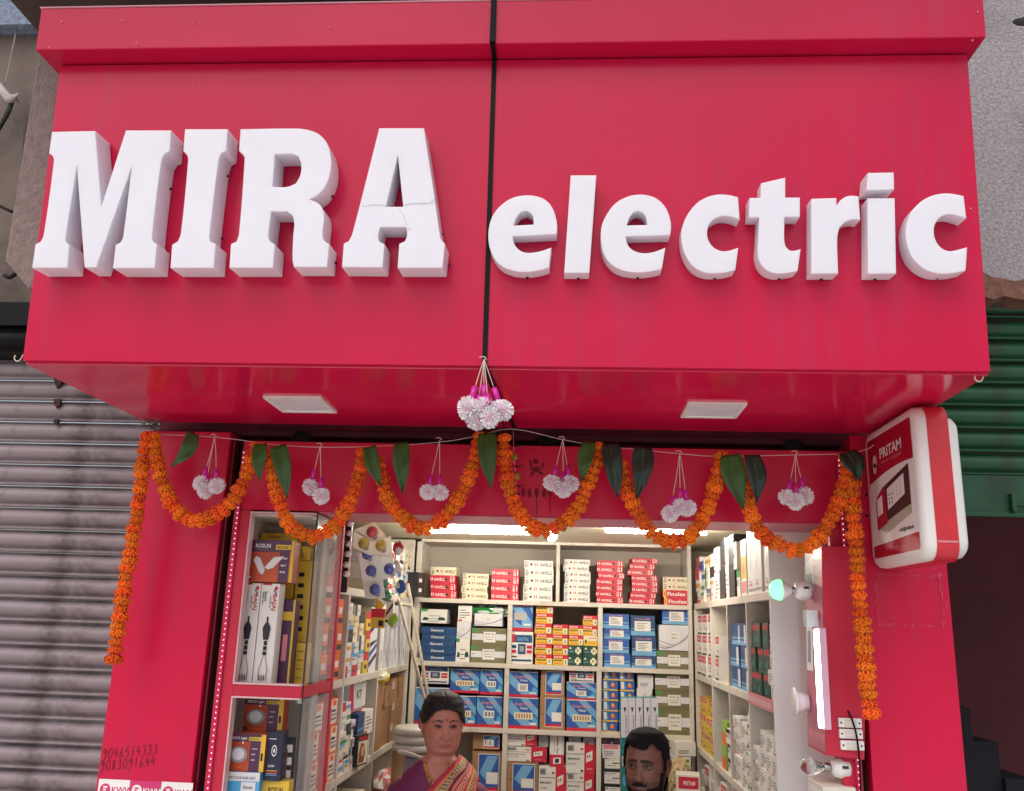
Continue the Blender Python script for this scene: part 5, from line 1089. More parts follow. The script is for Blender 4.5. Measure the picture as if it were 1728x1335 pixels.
bk = (cdark, [('r', .3, .1, .7, .12, inkg)])
side_col('R', 3.71, 3.79, z, [ms('smallwr', D_small(4), .11, 'small white box')] * 2, LB % 'first narrow', name='lamp_box')
side_col('R', 3.80, 3.93, z, [ms('blackb', bk, .13, 'black carton'), ms('blackb', bk, .13, 'black carton')], LB % 'first black')
side_col('R', 3.94, 4.03, z, [ms('whiteb', D_winkle(), .14, 'white carton'), ms('whiteb', D_winkle(), .12, 'white carton')], LB % 'narrow white')
side_col('R', 4.04, 4.18, z, [ms('blackb', bk, .13, 'black carton'), ms('blackb', bk, .14, 'black carton')], LB % 'second black')
side_col('R', 4.19, 4.32, z, [ms('whiteb2', D_winkle(), .12, 'white carton'), ms('whiteb2', D_winkle(), .12, 'white carton')], LB % 'second white')
for c_ in range(4): side_col('R', 4.34 + c_ * .155, 4.48 + c_ * .155, z, randspecs(60 + c_, .25, (.05, .06), 'small red and white printed box'), LB % ['first printed', 'second printed', 'third printed', 'farthest printed'][c_])
# right second row
z = ZR[1]
gd = ms('green_dark', (cdgreen, [('r', .1, .7, .5, .92, cred), ('r', .6, .7, .9, .92, cred), ('e', .5, .3, .2, .14, cteal)]), .085, 'dark green bulb box')
for c_ in range(3): side_col('R', 3.22 + c_ * .1, 3.315 + c_ * .1, z, [gd] * 3, '{} of the %s dark green column on right shelf' % ['first', 'second', 'third'][c_], name='bulb_box')
side_col('R', 3.12, 3.21, z, [ms('crumple', D_winkle(), .05, 'creased white packet')] * 5, '{} of the column by the white end panel')
bw = ms('blue_wide', (cblued, [('r', 0, .28, 1, .36, clblue), ('r', 0, 0, 1, .2, clblue), ('r', .7, .1, .95, .9, paperw)]), .085, 'wide deep blue box')
side_col('R', 3.56, 3.72, z, [bw] * 3, '{} of the nearer blue column on right shelf', dep=.2)
side_col('R', 3.73, 3.93, z, [bw] * 3, '{} of the farther blue column on right shelf', dep=.18)
pt = ms('pritam', D_pritam(), .10, 'red topped white box')
side_col('R', 4.28, 4.40, z, [pt] * 2, '{} of the short column before the far divider, right shelf')
for c_ in range(3): side_col('R', 4.45 + c_ * .17, 4.61 + c_ * .17, z, [pt] * 3, '{} of the %s red topped column in the far right bay' % ['first', 'second', 'third'][c_], dep=.16)
# right third row
z = ZR[2]
for c_ in range(4): side_col('R', 3.12 + c_ * .1, 3.215 + c_ * .1, z, [ms('crumple2', D_winkle(), .062, 'worn white socket packet')] * (4 - (c_ == 3)), '{} of the %s worn packet column below the pink strip' % ['first', 'second', 'third', 'fourth'][c_])
side_col('R', 3.545, 3.65, z, [ms('wg', D_greenlab(), .072, 'white box with green print')] * 4, '{} of the nearer green printed column, right third row')
side_col('R', 3.66, 3.77, z, [ms('wg2', D_winkle(), .06, 'thin white sleeve')] * 4, '{} of the thin sleeve column, right third row')
side_col('R', 3.78, 3.93, z, [ms('wg3', D_winkle(), .05, 'flat white packet')] * 5, '{} of the flat packet column, right third row')
side_col('R', 3.98, 4.12, z, [ms('bws', D_small(3), .06, 'blue and white box')] * 3, '{} of the blue and white column, right third row')
side_col('R', 4.13, 4.25, z, [ms('gro', (clime, [('r', 0, 0, 1, .5, cora)]), .1, 'green and orange box'), ms('gro', (clime, [('r', 0, 0, 1, .5, cora)]), .1, 'green and orange box')], '{} beside the yellow boxes, right third row')
al = ms('alfa', D_alfa(), .085, 'yellow switch box with red top')
for c_ in range(2): side_col('R', 4.46 + c_ * .25, 4.69 + c_ * .25, z, [al] * 3, '{} of the %s yellow column, far right bay' % ['nearer', 'farther'][c_], dep=.22)
# right lower row
z = ZR[3]
for c_ in range(11):
    y0 = 3.12 + c_ * .168
    side_col('R', y0, y0 + .15, z, [ms('low%d' % (c_ % 3), [D_pritam(), D_winkle(), D_modular()][c_ % 3], .085 if c_ % 3 else .1, ['red topped box', 'plain white box', 'white and red box'][c_ % 3])] * 3, '{} of column %s from the street, right lower shelf' % ['one', 'two', 'three', 'four', 'five', 'six', 'seven', 'eight', 'nine', 'ten', 'eleven'][c_], dep=.18)
c = atY(1161, 1306, 4.6); carton('switch_carton', 'pritam2', .11, .12, .16, D_pritam(), (c.x, 4.62, c.z - .16), -.1, 'white box with red top just right of the man\'s ear', 'box')
bq = MB(); bq.box(c.x - .08, 4.55, 0, c.x + .09, 4.8, c.z - .162, cbrown); solo('carton', bq, 'brown carton under the red topped box right of the man', 'box')
blob('mesh_bag', tuple(atY(1147, 1315, 4.75)), (.055, .05, .10), mat('beige_netting', (186, 160, 124), rough=.8, var=.4, scale=60), 'beige net bag of small parts behind the man\'s ear', 'bag', 21, amp=.2, sub=4, fr=5)
# --- cable coils and oval plate left of the woman
coil = mat('white_coil_wrap', (196, 190, 184), rough=.35)
for k in range(3):
    b = MB(); c = atY(697, 1262, 4.2); z0_ = c.z - .02 + k * .036
    b.lathe([(.03, 0), (.09, 0), (.102, .01), (.102, .024), (.09, .035), (.03, .035)], Matrix.Translation((c.x, 4.25, z0_)), coil, 28); solo('cable_coil', b, '%s white wrapped cable coil in the pile left of the woman' % ['bottom', 'middle', 'topmost'][k], 'cable coil', 'white cable coils')
b = MB(); c = atY(700, 1262, 4.2); b.lathe([(0.11, 0), (.11, c.z - .025)], Matrix.Translation((c.x, 4.25, 0)), cbrown, 20); solo('drum', b, 'brown drum under the white cable coils', 'drum')
c = atY(694, 1277, 3.9); b = MB(); Mx = Matrix.Translation((c.x, 3.9, c.z)) @ Matrix.Rotation(rad(-24), 4, 'X') @ Matrix.Rotation(rad(14), 4, 'Y') @ Matrix.Diagonal((1, .7, 1, 1))
b.lathe([(0, .006), (.035, .006), (.042, .001), (.062, .006), (.066, .004), (.064, 0), (0, 0)], Mx, white, 28); solo('oval_plate', b, 'glossy white oval ceiling plate behind the woman\'s shoulder', 'plate')
b = MB(); b.lathe([(.04, 0), (.04, c.z - .01)], Matrix.Translation((c.x, 3.93, 0)), cgrey, 16); solo('grey_tube', b, 'grey upright tube that carries the oval plate', 'tube')
# --- ladder
ld = thing('ladder', 'paint stained pale step ladder leaning at the left end of the back shelves', 'ladder', tuple(atY(720, 1190, 4.7)))
lm_ = mat('paint_stained_wood', (188, 176, 160), rough=.7, var=.2, scale=20, dirt=((90, 74, 60), 14, .55, .7))
def bar(b, p, q, w1, w2, m):
    d = (q - p).normalized(); s1 = d.cross(Vector((0, 1, 0))).normalized() * w1 / 2; s2 = d.cross(s1).normalized() * w2 / 2
    vs = [p - s1 - s2, p + s1 - s2, p + s1 + s2, p - s1 + s2, q - s1 - s2, q + s1 - s2, q + s1 + s2, q - s1 + s2]
    b.add(vs, [(0, 1, 2, 3), (7, 6, 5, 4), (0, 4, 5, 1), (1, 5, 6, 2), (2, 6, 7, 3), (3, 7, 4, 0)], m)
def ext(p, q, z): k = (z - p.z) / (q.z - p.z); return p + (q - p) * k
for pa, pb in ((atY(688, 985, 4.6), atY(722, 1170, 4.72)), (atY(672, 1010, 4.35), atY(709, 1150, 4.5))):
    b = MB(); bar(b, pa, ext(pa, pb, .02), .013, .03, lm_); bevel(part('rail', b, ld), .003)
pa, pb = atY(688, 985, 4.6), atY(722, 1170, 4.72); pc, pd = atY(672, 1010, 4.35), atY(709, 1150, 4.5)
for k in range(6):
    zz = 1.93 - .27 * k; b = MB(); bar(b, ext(pa, pb, zz), ext(pc, pd, zz), .014, .012, lm_); part('rung', b, ld)
# --- hanging bulb cards
cardm = mat('bulb_backing_card', (226, 218, 200), rough=.4, var=.08, dirt=((120, 140, 150), 20, .6, .8)); blis = mat('blister_plastic', (225, 230, 232), rough=.08, spec=.9, alpha=.10)
def bulb_card(pts, bulbs, Y, label, cc_=(226, 218, 200)):
    P = [atY(x, y, Y) for x, y in pts]; cc = sum(P, Vector()) / len(P)
    t = thing('bulb_card', label, 'bulb card', tuple(P[0]), 'hanging cards of coloured bulbs')
    b = MB(); b.prism(P, Vector((0, .003, 0)), mat('bulb_backing_%d' % cc_[2], cc_, rough=.4, var=.08, sss=.5)); part('card', b, t)
    rim = MB(); rim.tube([p + Vector((0, -.001, 0)) for p in P + P[:1]], .0012, mat('card_rim', (236, 232, 220), rough=.4), 4); part('card_edge', rim, t)
    for x, y, m in bulbs:
        c = atY(x, y, Y - .012); b = MB(); r_ = .0215; b.ell(c, (r_, .02, r_), m, 16, 10); part('bulb', b, t)
        b = MB(); e = c + Vector((.014, 0, -.022)); b.tube([c + Vector((.008, .004, -.012)), e], [.010, .008], steel, 8); part('bulb_cap', b, t)
        b = MB(); b.ell(c + Vector((0, -.001, 0)), (.026, .023, .026), blis, 12, 8); part('blister', b, t)
def bm_(n, c): return mat(n, c, rough=.12, spec=.8, coat=.5)
bulbY = bm_('yellow_bulb_glass', (214, 190, 20)); bulbB = bm_('blue_bulb_glass', (36, 84, 190)); bulbG = bm_('green_bulb_glass', (14, 130, 84)); bulbR = bm_('red_bulb_glass', (224, 50, 74))
bulb_card([(596, 894), (632, 880), (651, 904), (640, 914), (628, 912)], [(628, 898, bulbR)], 3.30, 'folded bulb card with a single red bulb at the top of the hanging cards', (244, 226, 180))
bulb_card([(597, 895), (625, 912), (660, 905), (662, 938), (625, 937), (596, 925)], [(614, 917, bulbY), (643, 921, bulbY)], 3.36, 'bulb card with two yellow bulbs over the blue ones', (232, 224, 196))
bulb_card([(604, 932), (662, 938), (668, 972), (646, 978), (650, 1009), (617, 1008), (608, 962)], [(620, 935, bulbB), (626, 963, bulbB), (657, 960, bulbB), (633, 995, bulbB)], 3.44, 'long bulb card with four blue bulbs', (196, 202, 206))
bulb_card([(643, 975), (655, 992), (662, 1008), (650, 1020), (636, 1010)], [(652, 1005, bulbG), (648, 983, bulbG)], 3.52, 'crumpled bulb card with green bulbs at the bottom', (200, 214, 208))
b = MB(); b.tube(crom([atY(632, 870, 3.38), atY(634, 885, 3.36), atY(640, 935, 3.42), atY(652, 985, 3.5)], 3), .0015, tw, 5); solo('card_string', b, 'string from the ceiling that carries the bulb cards', 'string')
carton('hanging_pack', 'hp1', .055, .02, .075, (cyel, [('r', 0, .55, 1, 1, cred), ('r', .55, .1, .9, .4, ink)]), tuple(atY(637, 1060, 3.6)), .1, 'yellow and red pack hanging under the bulb cards', 'pack')
carton('hanging_pack', 'hp2', .03, .02, .09, (paper, [('p', [(0, .2), (1, .7), (1, .9), (0, .4)], cpurple), ('r', 0, 0, 1, .1, cdark)]), tuple(atY(657, 1050, 3.7)), -.1, 'slim white pack with plum stripe beside the yellow and red pack', 'pack')
for k, (x, y, m1, lb) in enumerate(((664, 1048, clime, 'small lime green packet between the striped packs and tubes'), (640, 1018, cyel, 'yellow packet tip just under the long bulb card'), (668, 958, mat('pale_blister', (196, 206, 210), rough=.15), 'clear crumpled packet at the right edge of the bulb cards'), (672, 925, cred, 'red printed packet right of the yellow bulbs'), (676, 990, cblue, 'blue packet right of the lowest blue bulb'))):
    c = atY(x, y, 3.62 + .03 * k); blob('packet', tuple(c), (.022, .012, .028), m1, lb, 'packet', 40 + k, polyw, sub=3, amp=.18)
# strip of white night lamps
st = thing('lamp_strip', 'vertical black strip with six white night lamps beside the bulb cards', 'lamp strip', tuple(atY(586, 1000, 3.14)))
b = MB(); a = atY(588, 878, 3.14); c = atY(582, 1000, 3.14); b.box(a.x - .022, 3.14, c.z, a.x + .012, 3.15, a.z + .04, cdark); part('backing', b, st)
for k, (x, y) in enumerate(((591, 884), (590, 900), (589, 918), (587, 935), (585, 953), (585, 969))):
    cpt = atY(x, y, 3.125); b = MB(); b.ell(cpt, (.013, .016, .011), white, 12, 8); b.ell(cpt + Vector((-.004, -.014, .0)), (.003, .003, .003), black, 6, 4); part('night_lamp', b, st)
# red post with black screen behind the cabinet
b = MB(); b.box(-.812, 3.055, .5, -.79, 3.075, 2.29, red_dull); solo('shelf_post', b, 'slim red post at the back corner of the display cabinet', 'post')
t = thing('meter_board', 'red panel with a tall black glass display above the orange boxes', 'display board', (-.86, 3.5, 1.98))
b = MB(); b.box(-.885, 3.10, 1.96, -.874, 3.52, 2.29, red_dull); part('board', b, t)
b = MB(); b.box(-.8735, 3.14, 2.0, -.868, 3.36, 2.27, mat('black_glass', (10, 10, 12), rough=.08, coat=1)); part('screen', b, t)

# ---------------------------------------------------------------- ceiling lights
warm = mat('tube_glow', (255, 247, 228), emit=235, var=0); cool = mat('lamp_glow', (246, 248, 255), emit=60, var=0)
for (p, q, lb) in (((-.70, 4.34, 2.278), (-.2, 4.31, 2.278), 'lit white tube light on the ceiling over the left back shelves'), ((.16, 4.12, 2.278), (.62, 4.14, 2.278), 'lit white tube light on the ceiling over the right back shelves')):
    t = thing('tube_light', lb, 'tube light', p, 'lit ceiling tube lights'); b = MB(); b.box(p[0], p[1] - .014, 2.292, q[0], p[1] + .014, 2.2995, white); part('batten', b, t)
    b = MB(); b.tube([p, q], .0075, warm, 10); part('tube', b, t)
t = thing('round_ceiling_light', 'small round lit ceiling light left of the right tube', 'ceiling light', (.15, 3.99, 2.285))
b = MB(); b.lathe([(0, 0), (.05, 0), (.05, .016), (0, .016)], Matrix.Translation((.15, 3.96, 2.283)), white, 24); part('rim', b, t)
b = MB(); b.lathe([(0, 0), (.044, 0), (.044, .004), (0, .004)], Matrix.Translation((.15, 3.96, 2.279)), cool, 24); part('diffuser', b, t)
t = thing('hanging_bulb', 'glaring lit bulb just under the middle marigold swag', 'bulb', tuple(atY(931, 902, 3.7)))
c = atY(931, 903, 3.7); b = MB(); b.ell(c, (.024, .024, .026), mat('bulb_glow', (240, 244, 255), emit=60, var=0), 16, 10); part('bulb', b, t)
b = MB(); b.tube([c + Vector((0, 0, .02)), c + Vector((0, 0, .06))], .013, white, 10); b.tube([c + Vector((0, 0, .06)), Vector((c.x, c.y, 2.30))], .003, tw, 6); part('holder', b, t)

# ================================================================ DISPLAY CABINET (left)
cb = thing('display_cabinet', 'red framed glass display cabinet of lamp boxes on the left of the opening', 'cabinet', (-.92, 2.9, 0))
b = MB()
b.box(-1.057, 2.72, .3, -1.003, 2.745, 2.17, red_dull); part('frame_stile', b, cb)
b = MB(); b.box(-1.003, 2.721, 1.616, -.796, 2.745, 1.650, red_dull); b.box(-.796, 2.745, 1.616, -.792, 3.055, 1.650, red_dull); part('frame_rail', b, cb)
b = MB(); b.box(-1.003, 2.721, 1.10, -.796, 2.745, 1.14, red_dull); part('frame_rail', b, cb)
tr = mat('pale_beading', (214, 176, 176), rough=.4)
for z0_, z1_ in ((1.650, 2.166), (1.14, 1.616)):
    b = MB(); b.box(-1.003, 2.716, z0_, -.999, 2.75, z1_, tr); b.box(-.999, 2.716, z0_, -.796, 2.75, z0_ + .005, tr); b.box(-.999, 2.716, z1_ - .005, -.796, 2.75, z1_, tr); part('beading', b, cb)
b = MB(); b.box(-1.05, 2.75, .3, -1.045, 3.055, 2.166, lamin); b.box(-1.045, 3.05, .3, -.84, 3.058, 2.166, lamin); b.box(-.84, 2.99, .3, -.834, 3.055, 2.166, lamin); part('inner_wall', b, cb)
for z0_ in (2.155, 1.622, 1.11):
    b = MB(); b.box(-1.044, 2.748, z0_, -.797, 3.048, z0_ + .012, lamin); part('shelf', b, cb)
pane = mat('cabinet_glass', (236, 244, 240), rough=.03, alpha=.16, spec=.6, var=0)
for z0_, z1_ in ((1.655, 2.16), (1.145, 1.61)):
    b = MB(); b.box(-.797, 2.75, z0_, -.794, 3.05, z1_, pane); part('side_pane', b, cb)
b = MB(); b.box(-.799, 2.742, .3, -.794, 2.748, 2.166, cdark); part('glass_edge', b, cb)
b = MB(); c = Vector((-.803, 2.735, 2.155)); b.box(c.x - .008, c.y, c.z - .01, c.x + .006, c.y + .01, c.z + .004, steel); part('glass_clip', b, cb); b = MB(); c = Vector((-.80, 2.735, 1.606)); b.box(c.x - .008, c.y, c.z - .006, c.x + .006, c.y + .01, c.z + .004, steel); part('glass_clip', b, cb)
def cab(name, key, px0, px1, zb_, py1, design, Y, label, dep=.07, rz=0, pyb=None):
    zt2 = atY((px0 + px1) / 2, py1, Y).z; zb2 = zb_ if pyb is None else atY((px0 + px1) / 2, pyb, Y).z
    py = (py1 + (pyb or py1 + 60)) / 2
    x0_ = atY(px0, py, Y).x; x1_ = atY(px1, py, Y).x
    o = carton(name, key, x1_ - x0_, dep, zt2 - zb2, design, ((x0_ + x1_) / 2, Y + dep / 2, zb2), rz, label, 'box'); bevel(o, .0012, 1); return o
zc = 1.634
cab('immersion_box', 'bajaj', 408, 438, zc, 984, D_bajaj(), 2.775, 'left tall white immersion rod box in the cabinet', .03)
cab('immersion_box', 'bajaj', 439.5, 470, zc, 985, D_bajaj(), 2.775, 'right tall white immersion rod box in the cabinet', .055)
cab('downlight_box', 'rosun', 420, 494, 0, 912, D_rosun(), 2.775, 'purple and orange lamp box lying across the two immersion rod boxes', .07, .04, pyb=982.5)
cab('yellow_box', 'yel1', 497, 515, zc, 1085, (cyel, [('p', [(.2, .2 + .2 * k), (.8, .2 + .2 * k), (.8, .215 + .2 * k), (.2, .215 + .2 * k)], ink) for k in range(4)]), 2.90, 'yellow box standing behind the immersion rod boxes', .06)
cab('yellow_box', 'yel2', 440, 498, 0, 900, (cyel, D_lines(.2, .3, .8, .7, 2, ink)), 2.92, 'flat yellow box at the very top of the cabinet pile', .08, 0, pyb=912)
cab('yellow_box', 'yel4', 496, 520, 0, 922, (cyel, D_lines(.2, .1, .8, .9, 6, ink)), 2.93, 'upper right yellow box under the flat one in the cabinet', .08, 0, pyb=945)
cab('yellow_box', 'yel5', 496, 520, 0, 946, (cyel, D_lines(.2, .1, .8, .9, 6, ink)), 2.93, 'middle right yellow box in the upper cabinet compartment', .08, 0, pyb=1084)
cab('purple_box', 'purp', 476, 497, zc, 1012, (cpurple, [('r', 0, .76, .82, .86, cyel), ('r', .84, 0, 1, 1, cyel), ('r', .2, .3, .6, .6, cpink)]), 2.84, 'upright purple box with yellow edge beside the immersion rod boxes', .05)
cab('yellow_box', 'yel3', 430, 496, 0, 955, (cyel, D_lines(.1, .1, .9, .9, 4, ink)), 2.93, 'yellow box hidden behind the purple and orange lamp box', .08, 0, pyb=1010)
zc = 1.122
cab('panel_box', 'panel', 377, 436, 0, 1303, D_panel(), 2.765, 'sky blue and white panel light box at the bottom of the cabinet', .04, 0, pyb=1372)
cab('yellow_box', 'rosuny', 437, 486, 0, 1318, (cyel, [('t', 'ROSUN', .3, .6, .5, .22, ink), ('r', .1, .2, .9, .3, cora)]), 2.80, 'yellow box beside the sky blue box at the bottom of the cabinet', .05, 0, pyb=1372)
cab('downlight_box', 'deco', 383, 447, 0, 1239, D_deco(), 2.775, 'front purple and orange downlight box in the lower compartment', .05, 0, pyb=1302)
cab('navy_box', 'navy', 448, 474, 0, 1236, D_navy(), 2.79, 'dark navy lamp box to the right of the front downlight box', .06, .05, pyb=1318)
cab('downlight_box', 'deco', 411, 478, 0, 1178, D_deco(), 2.86, 'rear purple and orange downlight box in the lower compartment', .05, 0, pyb=1237)
cab('navy_box', 'navy2', 474, 490, 0, 1248, (cdark, [('r', .2, .1, .9, .28, paper), ('r', .2, .4, .9, .58, paper), ('r', .2, .7, .9, .88, paper)]), 2.86, 'narrow dark box with three white labels in the cabinet', .06, .2, pyb=1320)
b = MB(); b.box(-1.043, 2.755, 1.123, -.80, 2.99, 1.245, cbrown); solo('carton', b, 'brown carton at the bottom of the cabinet under the lamp boxes', 'box')
b = MB(); b.box(-1.0, 2.85, 1.247, -.86, 2.93, 1.455, cbrownd); solo('carton', b, 'brown upright carton behind the front downlight box', 'box')

# ================================================================ DEMO BOARD (right)
db = thing('demonstration_board', 'red and pink cardboard demonstration board with lit lamp fittings right of the opening', 'display board', (.79, 2.8, 1.52))
pinkb = mat('pink_printed_card', (190, 104, 122), rough=.35, var=.06)
b = MB(); b.prism([Vector((.722, 2.695, 1.52)), Vector((.826, 2.695, 1.512)), Vector((.872, 2.695, 2.105)), Vector((.742, 2.695, 2.10))], Vector((0, .2, 0)), red_dull); bevel(part('box_body', b, db), .002)
# side print, plane slightly slanted : param s along Y (0 front..1 back), t up
def sp(s, t, k=1): x = .722 + .02 * t; return Vector((x - .0004 * k, 2.695 + .2 * s, 1.52 + .58 * t))
b = MB(); b.poly([sp(.02, .01), sp(.98, .01), sp(.98, .99), sp(.02, .99)], pinkb)
us = Vector((0, -1, 0))
b.poly([sp(.95, .78, 2), sp(.5, .78, 2), sp(.45, .84, 2), sp(.5, .97, 2), sp(.95, .93, 2)], mat('print_mint_white', (205, 222, 212), rough=.3))
b.text('KWW', sp(.9, .80, 3), us, (0, 0, 1), .045, cteal, width=.075)
b.text('COLORED', sp(.42, .92, 3), us, (0, 0, 1), .011, inkw, width=.06); b.text('LIGHT', sp(.42, .89, 3), us, (0, 0, 1), .011, inkw, width=.05)
b.text('400+', sp(.42, .83, 3), us, (0, 0, 1), .02, clime, width=.045)
b.text('ONLY', sp(.80, .66, 3), us, (0, 0, 1), .012, inkw, width=.04)
b.poly([sp(.25 + .08 * math.cos(a), .66 + .025 * math.sin(a), 3) for a in [k * math.pi / 6 for k in range(12)]], cred)
b.poly([sp(.95, .38, 2), sp(.6, .38, 2), sp(.6, .62, 2), sp(.95, .62, 2)], inkw); b.poly([sp(.88, .42, 3), sp(.7, .42, 3), sp(.7, .58, 3), sp(.88, .58, 3)], cgrey)
for k in range(3): b.poly([sp(.9 - .3 * k, .05, 2), sp(.66 - .3 * k, .05, 2), sp(.66 - .3 * k, .09, 2), sp(.9 - .3 * k, .09, 2)], cpink)
part('side_print', b, db, 'pink printed side with product pictures', fix=False)
Mx90 = Matrix.Rotation(rad(-90), 4, 'Y')      # local z -> -X
# green bulb in holder
c = atX(1368, 997, .735); gx = Vector((.737, c.y, c.z))
t = thing('lamp_holder', 'white lamp holder with the glowing green bulb on the demonstration board', 'lamp', tuple(gx))
b = MB(); b.lathe([(.0, 0), (.021, 0), (.029, .010), (.030, .03), (.024, .046), (.016, .05), (0, .05)], Matrix.Translation(gx) @ Mx90, white, 22); b.box(gx.x - .03, gx.y - .0305, gx.z + .004, gx.x - .014, gx.y - .028, gx.z + .011, cdark); part('holder', b, t)
b = MB(); b.lathe([(.011, .048), (.011, .060)], Matrix.Translation(gx) @ Mx90, steel, 18); part('bulb_cap', b, t)
b = MB(); b.lathe([(.012, .060), (.015, .066), (.027, .084), (.0305, .092)], Matrix.Translation(gx) @ Mx90, white, 22); part('bulb_neck', b, t)
b = MB(); b.lathe([(.0305, .092), (.030, .104), (.025, .116), (.014, .124), (0, .127)], Matrix.Translation(gx) @ Mx90, mat('green_glow', (84, 255, 112), emit=5, var=0), 22); part('bulb_dome', b, t, 'glowing green dome')
# lit batten
a = atX(1378, 1062, .70); e = atX(1386, 1230, .70); yb_ = (a.y + e.y) / 2
t = thing('batten_light', 'glaring lit white batten light standing upright on the demonstration board', 'tube light', (.71, yb_, e.z))
b = MB(); b.box(.7045, yb_ - .010, e.z, .724, yb_ + .020, a.z + .004, mat('clear_batten_cover', (214, 170, 190), rough=.2)); part('housing', b, t)
b = MB(); b.box(.693, yb_ - .008, e.z + .002, .704, yb_ + .008, a.z, mat('batten_glow', (232, 240, 255), emit=22, var=0)); bevel(part('diffuser', b, t), .004, 2)
b = MB(); c = atX(1370, 1045, .72); b.box(.70, c.y - .018, a.z + .007, .735, c.y + .02, a.z + .055, mat('clear_cap', (214, 224, 226), rough=.2, alpha=.7)); part('end_cap', b, t)
# downlight fitting
c = atX(1365, 1187, .715); t = thing('downlight', 'white round downlight sticking out behind the lit batten', 'downlight', (.72, 2.90, c.z))
b = MB(); b.lathe([(.0, 0), (.026, 0), (.030, .022), (.036, .034), (.042, .038), (.042, .0405), (0, .0405)], Matrix.Translation((.722, 2.868, c.z)) @ Mx90, white, 26); part('body', b, t)
# clear bulb + holder under the board
c = atY(1436, 1288, 2.74); gx = Vector((.80, 2.745, 1.482))
t = thing('lamp_holder', 'white lamp holder with an unlit clear glass bulb under the demonstration board', 'lamp', tuple(gx))
b = MB(); b.lathe([(0, 0), (.018, 0), (.027, .006), (.029, .03), (.024, .046), (.014, .054), (0, .054)], Matrix.Translation(gx) @ Mx90, white, 22); b.box(gx.x - .03, gx.y - .031, gx.z + .002, gx.x - .013, gx.y - .0275, gx.z + .009, cdark); part('holder', b, t)
b = MB(); b.lathe([(.0115, .052), (.0125, .060), (.0125, .072), (.011, .074)], Matrix.Translation(gx) @ Mx90, steel, 18); part('bulb_cap', b, t)
b = MB(); b.lathe([(.011, .074), (.013, .082), (.020, .094), (.0245, .108), (.0245, .118), (.019, .131), (.008, .138), (0, .139)], Matrix.Translation(gx) @ Mx90, glass, 24); part('glass_globe', b, t)
b = MB(); b.tube([gx + Vector((-.074, 0, 0)), gx + Vector((-.10, 0, .004)), gx + Vector((-.104, 0, .010)), gx + Vector((-.104, 0, -.008)), gx + Vector((-.10, 0, -.004))], .0008, steel, 5); part('filament', b, t)
# fan regulator box below
t = thing('regulator_board', 'cream switch box with fan regulator at the bottom of the right jamb', 'switch box', (.76, 2.8, 1.2))
b = MB(); b.box(.708, 2.70, 1.16, .800, 2.86, 1.438, offwhite); bevel(part('box_body', b, t), .004)
b = MB(); b.box(.7045, 2.72, 1.18, .7075, 2.84, 1.425, white); part('plate', b, t)
b = MB(); b.lathe([(0, 0), (.022, 0), (.018, .014), (0, .014)], Matrix.Translation((.7043, 2.78, 1.385)) @ Mx90, white, 20); part('knob', b, t)
b = MB(); 
for k in range(5): b.box(.7082, 2.6992, 1.39 - k * .03, .80, 2.7, 1.3912 - k * .03, cpink)
part('rule_line', b, t)
# three switches on the red front
for k, (px, py) in enumerate(((1433, 1219.5), (1434.5, 1238), (1437, 1257.5))):
    c = atY(px, py, 2.694); t = thing('switch', '%s white switch plate on the red front of the demonstration board' % ['upper', 'middle', 'lower'][k], 'switch', tuple(c), 'switches on the demonstration board')
    b = MB(); b.box(c.x - .032, 2.683, c.z - .0125, c.x + .032, 2.6945, c.z + .0125, white); bevel(part('plate', b, t), .002)
    b = MB(); b.box(c.x - .0165, 2.679, c.z - .0085, c.x + .0165, 2.6835, c.z + .0085, mat('rocker_cream', (214, 206, 196), rough=.3)); bevel(part('rocker', b, t), .002)
    b = MB(); 
    for dx in (-.025, .025): b.ell((c.x + dx, 2.683, c.z), (.0028, .0012, .0028), black, 8, 5)
    part('screw', b, t)
b = MB(); b.tube(crom([atY(1431, 1200, 2.69), atY(1438, 1215, 2.672), atY(1445, 1240, 2.668), atY(1450, 1280, 2.68), atY(1453, 1345, 2.70)], 5), .0028, black, 7); solo('switch_cable', b, 'thin black cable hanging over the three switches', 'cable')
# ================================================================ PEOPLE
def lerp_tab(tab, z):
    for i in range(len(tab) - 1):
        if tab[i][0] >= z >= tab[i + 1][0]:
            t = (tab[i][0] - z) / (tab[i][0] - tab[i + 1][0]); t = t * t * (3 - 2 * t) if len(tab[i]) < 9 else t
            return [a + (c - a) * t for a, c in zip(tab[i][1:], tab[i + 1][1:])]
    return list(tab[-1][1:]) if z < tab[-1][0] else list(tab[0][1:])
def g(x, s): return math.exp(-(x / s) ** 2)
